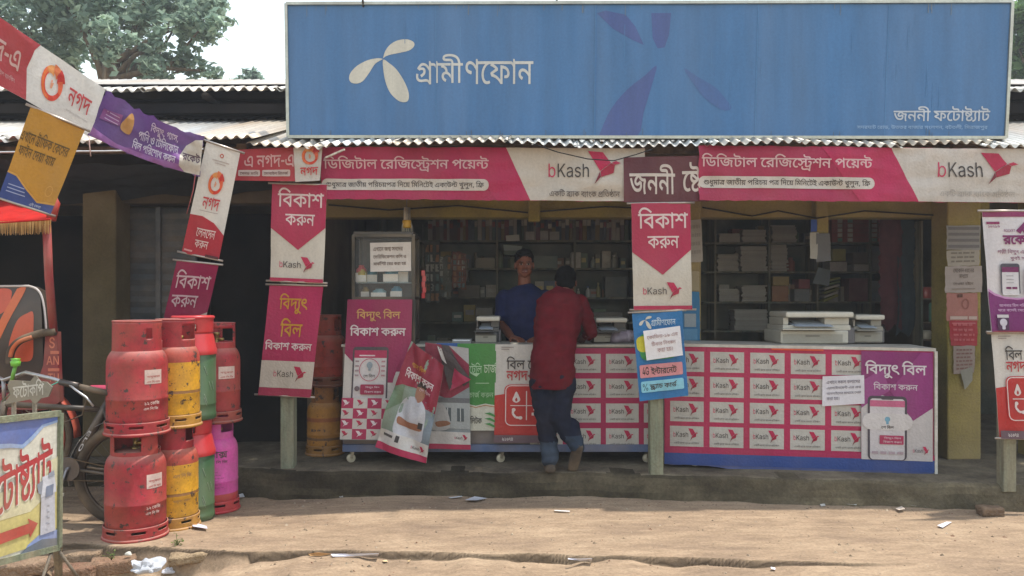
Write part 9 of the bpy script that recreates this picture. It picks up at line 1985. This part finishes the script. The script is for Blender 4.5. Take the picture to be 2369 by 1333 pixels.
m = MB(); limb(m, [c_(1290, 676, .215), c_(1318, 676, .215)], [.026, .026], '#5a0e18'); m.build('collar', 'cloth', pc)
JE = '#141a2b'
def jean(z):
    return '#36414f' if z.z < PZ(1020, Yc) and z.x < PX(1304, Yc) else ('#2c3847' if z.z < PZ(1004, Yc) and z.x > PX(1306, Yc) else JE)
m = MB()
loft(m, [(c_(1278, 840, .03), .150, .12, X), (c_(1278, 870, .03), .158, .128, X), (c_(1278, 898, .02), .152, .124, X)], JE)
limb(m, [c_(1254, 885, .02), c_(1259, 925, .02), kneeL, (kneeL + ankL) / 2, ankL + Vector((0, 0, .03))], [.100, .090, .078, .066, .064], JE)
limb(m, [c_(1304, 885, .02), c_(1299, 925, -.0), kneeR, (kneeR + ankR) / 2, ankR + Vector((-.01, .01, .06))], [.098, .088, .076, .068, .062], JE)
limb(m, [ankL + Vector((0, 0, .0)), ankL + Vector((0, 0, .06)), ankL + Vector((0, 0, .13))], [.064, .067, .062], JE)
limb(m, [ankR + Vector((0, 0, .03)), ankR + Vector((-.02, .02, .1)), ankR + Vector((-.03, .03, .17))], [.060, .064, .060], JE)
remesh(m, 'jeans', 'cloth', pc, .009, jean, fold=.010, fs_=11)
for a, d_ in ((ankL, Vector((-.02, 1, 0))), (ankR + Vector((0, 0, .01)), Vector((-.16, .35, -.85)))):
    m = MB(); d_ = d_.normalized(); z = a.z - .062 if a is ankL else a.z - .03
    b = Vector((a.x, a.y, z))
    limb(m, [b - d_ * .045, b + d_ * .05, b + d_ * .15, b + d_ * .19], [.042, .043, .040, .03], '#2a2523'); limb(m, [b + Vector((0, 0, .03)), b + Vector((0, 0, .06))], [.043, .042], '#2a2523')
    for i, v in enumerate(m.v):
        if v[2] < ZP + .004: m.v[i] = (v[0], v[1], ZP + .004 + (v[2] - ZP) * .02)
    remesh(m, 'shoe', 'rubber', pc, .008)
m = MB()
m.ball(q_(0, -.022, .034), (.083, .100, .092), '#0c0a09', 26, 18, M_); m.ball(q_(0, -.05, -.02), (.074, .062, .07), '#0c0a09', 20, 14, M_)
for i, v in enumerate(m.v):
    V_ = Vector(v); m.v[i] = tuple(V_ + (V_ - hd).normalized() * (.010 * noise.noise(V_ * 60) + .006 * noise.noise(V_ * 24)))
m.build('hair', 'hair', pc)

# ---- the shopkeeper behind the counter
Yk = 7.02
pk = thing('person', 'person in a dark blue T-shirt standing behind the counter facing the street', 'person', Vector((PX(1215, Yk), Yk, ZP)))
k_ = lambda px, py, y=0: P(px, py, Yk + y)
SK2 = '#7d4c38'
hd = k_(1213, 612, -.03)
def tor(k=0, bot=0):
    return [(k_(1216, 850 + bot), .145 + k, .105 + k, X), (k_(1216, 800), .145 + k, .108 + k, X), (k_(1215, 755), .158 + k, .112 + k, X), (k_(1214, 712), .176 + k, .115 + k, X), (k_(1214, 684), .170 + k, .092 + k, X), (k_(1214, 670), .115 + k, .07 + k, X), (k_(1213, 659), .06 + k * .4, .056 + k * .4, X)]
m = MB()
loft(m, tor(), SK2)
limb(m, [k_(1213, 664), k_(1213, 634, -.0)], [.056, .053], SK2)
qk, Mk = head(m, hd, (.04, -1, -.06), (0, -.06, 1), SK2)
shA, elA, wrA = k_(1166, 690), k_(1161, 752, -.02), P(1188, 786, 6.76)
shB, elB, wrB = k_(1262, 690), k_(1276, 750, -.03), P(1246, 786, 6.72)
limb(m, [shA, (shA + elA) / 2, elA, (elA + wrA) / 2, wrA], [.054, .047, .040, .037, .027], SK2); limb(m, [shB, (shB + elB) / 2, elB, (elB + wrB) / 2, wrB], [.054, .047, .040, .037, .027], SK2)
zt_ = PZ(797, YL)
for w_, sx_, fw in ((wrA, 1, (.5, -.85, -.12)), (wrB, -1, (-.5, -.85, -.12))):
    hand(m, Vector((w_.x, w_.y, zt_ + .035)), fw, (0, 0, 1), sx_, SK2, .35)
for sx_ in (-1, 1):
    limb(m, [k_(1216 + sx_ * 22, 850), k_(1216 + sx_ * 24, 940), Vector((PX(1216 + sx_ * 26, Yk), Yk + .02, ZP + .08))], [.08, .055, .038], SK2)
    a = Vector((PX(1216 + sx_ * 26, Yk), Yk + .02, ZP + .08)); limb(m, [a, a + Vector((0, -.06, -.045)), a + Vector((sx_ * .01, -.16, -.055))], [.038, .032, .024], SK2)
inv = Mk.transposed()
def face(p):
    l = inv @ (p - hd)
    if l.y > .055:
        for sx_ in (-1, 1):
            ex, ez = l.x - sx_ * .031, l.z - .004
            if (ex / .0155) ** 2 + (ez / .007) ** 2 < 1: return '#17110f' if abs(ex) < .0075 else '#b9aaa0'
            if abs(ex) < .021 and .018 < l.z < .026: return '#1d1512'
        if abs(l.x) < .025 and -.0585 < l.z < -.055: return '#cfc2b8'
        if abs(l.x) < .026 and -.070 < l.z < -.046: return '#6a3230'
        if abs(l.x) < .024 and -.045 < l.z < -.039: return '#4a2e24'
    return SK2
remesh(m, 'body', 'skin', pk, .0055, face, 1)
m = MB()
loft(m, tor(.02, 18), '#1b2650')
limb(m, [shA, shA + (elA - shA) * .62], [.076, .066], '#1b2650'); limb(m, [shB, shB + (elB - shB) * .62], [.076, .066], '#1b2650')
remesh(m, 'tshirt', 'cloth', pk, .009, fold=.008)
m = MB(); loft(m, [(k_(1216, 840), .150, .112, X), (k_(1216, 880), .155, .12, X)], '#2a2a30')
for sx_ in (-1, 1): limb(m, [k_(1216 + sx_ * 22, 870), k_(1216 + sx_ * 24, 940), Vector((PX(1216 + sx_ * 26, Yk), Yk + .02, ZP + .1))], [.095, .078, .07], '#2a2a30')
remesh(m, 'trousers', 'cloth', pk, .012, fold=.006)
m = MB()
m.ball(qk(0, -.026, .048), (.084, .098, .086), '#0d0b0a', 26, 18, Mk); m.ball(qk(0, -.055, -.005), (.074, .058, .07), '#0d0b0a', 20, 14, Mk); m.ball(qk(.01, .035, .092), (.066, .05, .03), '#0d0b0a', 18, 12, Mk)
for i, v in enumerate(m.v):
    V_ = Vector(v); m.v[i] = tuple(V_ + (V_ - hd).normalized() * (.012 * noise.noise(V_ * 60) + .006 * noise.noise(V_ * 24)))
m.build('hair', 'hair', pk)
# ------------------------------------------------------------- small stuff that fills the place
# pebbles and crumbs of brick on the lane: beyond counting
rg = random.Random(91)
m = MB()
for k in range(1500):
    x = rg.uniform(-3.4, 3.6); y = rg.uniform(4.1, 6.1) if rg.random() < .75 else plat_front(x) - rg.uniform(.02, .25)
    if y > plat_front(x) - .06: continue
    s_ = rg.choice([.003, .004, .004, .006, .006, .009, .014 if rg.random() < .3 else .005])
    c = Vector((x, y, ground_z(x, y) + s_ * .25)); col = rg.choice(['#8f7f6c', '#a08e78', '#6f6254', '#7d5646', '#b0a08c', '#5c5248'])
    q = [c + Vector((math.cos(a) * s_ * rg.uniform(.7, 1.3), math.sin(a) * s_ * rg.uniform(.7, 1.3), -s_ * .3)) for a in (0, 1.25, 2.5, 3.8, 5)]
    t = c + Vector((rg.uniform(-.3, .3) * s_, rg.uniform(-.3, .3) * s_, s_ * .55))
    m.add(q + [t], [(i, (i + 1) % 5, 5) for i in range(5)], col)
tag(m.build('gravel', 'brick'), kind='stuff')
# goods on the dark shelves behind the shopkeeper
LG = 'goods on the shelves behind the shopkeeper'
GCOL = ['#4e6a66', '#6a6c62', '#7f5a44', '#8a8a84', '#3f5a74', '#8c7a3c', '#7a3a3a', '#56705a', '#a19c90', '#44505a', '#6a4a5a']
for py, xa, xb, LG, LL in [(q, 888, 1450, LG, 'small packet, jar or box among the goods at the back of the dark shelves') for q in (620, 688, 745, 820)] + [(q, 1662, 2090, 'odds and ends on the right hand shelves', 'small box, folder or packet squeezed between the paper stacks of the right shelves') for q in (561, 628, 698, 765)]:
    x = xa
    while x < xb:
        wd = rg.uniform(10, 30); h = rg.uniform(12, 44)
        if rg.random() < .72 and not (1150 < x < 1165):
            Y = YS + .19; o = Vector((PX(x + wd / 2, Y), Y, PZ(py, YS)))
            m = MB(); hw = wd / 2 / FPX * Y; hh = h / FPX * Y
            if rg.random() < .3:
                m.lathe(o, [(hw * .7, 0), (hw * .75, .006), (hw * .75, hh * .7), (hw * .4, hh * .85), (hw * .4, hh)], rg.choice(GCOL), 14)
            else:
                m.obox(o + Vector((0, 0, hh / 2)), (hw * 2, .1, hh), rg.uniform(-.15, .15), rg.choice(GCOL))
                m.obox(o + Vector((0, -.051, hh * .55)), (hw * 1.4, .004, hh * .3), 0, rg.choice(['#b0aca0', '#8a8278', '#c0b070', '#a05a50']))
            tag(m.build('goods', 'paint', origin=o), LL, 'goods', LG)
        x += wd + rg.uniform(1, 6)
# loose papers hanging and cables
for k, (q, col, lb) in enumerate([([(1170, 545), (1201, 543), (1202, 557), (1171, 558)], '#b9bab4', 'small white card stuck on the shelf edge above the shopkeeper'), ([(1164, 566), (1208, 570), (1205, 580), (1166, 580)], '#8f9a98', 'pale torn label below the small white card'), ([(1893, 618), (1922, 626), (1918, 662), (1880, 656)], '#7f878c', 'crumpled grey paper hanging in the right hand room'), ([(1874, 538), (1894, 538), (1890, 600), (1874, 598)], '#a3a29c', 'white leaflet hanging left of the middle beam bracket'), ([(1876, 508), (1890, 508), (1890, 536), (1876, 536)], '#2b4f9c', 'blue leaflet hanging above the white one'), ([(1888, 540), (1920, 540), (1922, 604), (1889, 606)], '#63666a', 'grey paper hanging below the middle beam bracket')]):
    S = Sheet(quad(q, 7.9 if k < 3 else 6.64), (0, 0, 10, 10), .01, (2, 2), 120 + k); S.bg(col)
    finish(S, 'leaflet', lb, 'leaflet', 'paper')
cord('black_cable', 'black cable sagging along the mustard beam of the left opening', [P(760, 474, 6.72), P(900, 486, 6.72), P(1060, 476, 6.72), P(1220, 492, 6.72), P(1400, 478, 6.72), P(1560, 486, 6.69)], .006, '#1d1d1f')
cord('black_cable', 'black cable looping along the beam of the right opening', [P(1625, 480, 6.72), P(1740, 500, 6.72), P(1800, 488, 6.72), P(1890, 505, 6.65), P(2000, 488, 6.72), P(2190, 500, 6.72)], .006, '#1d1d1f')
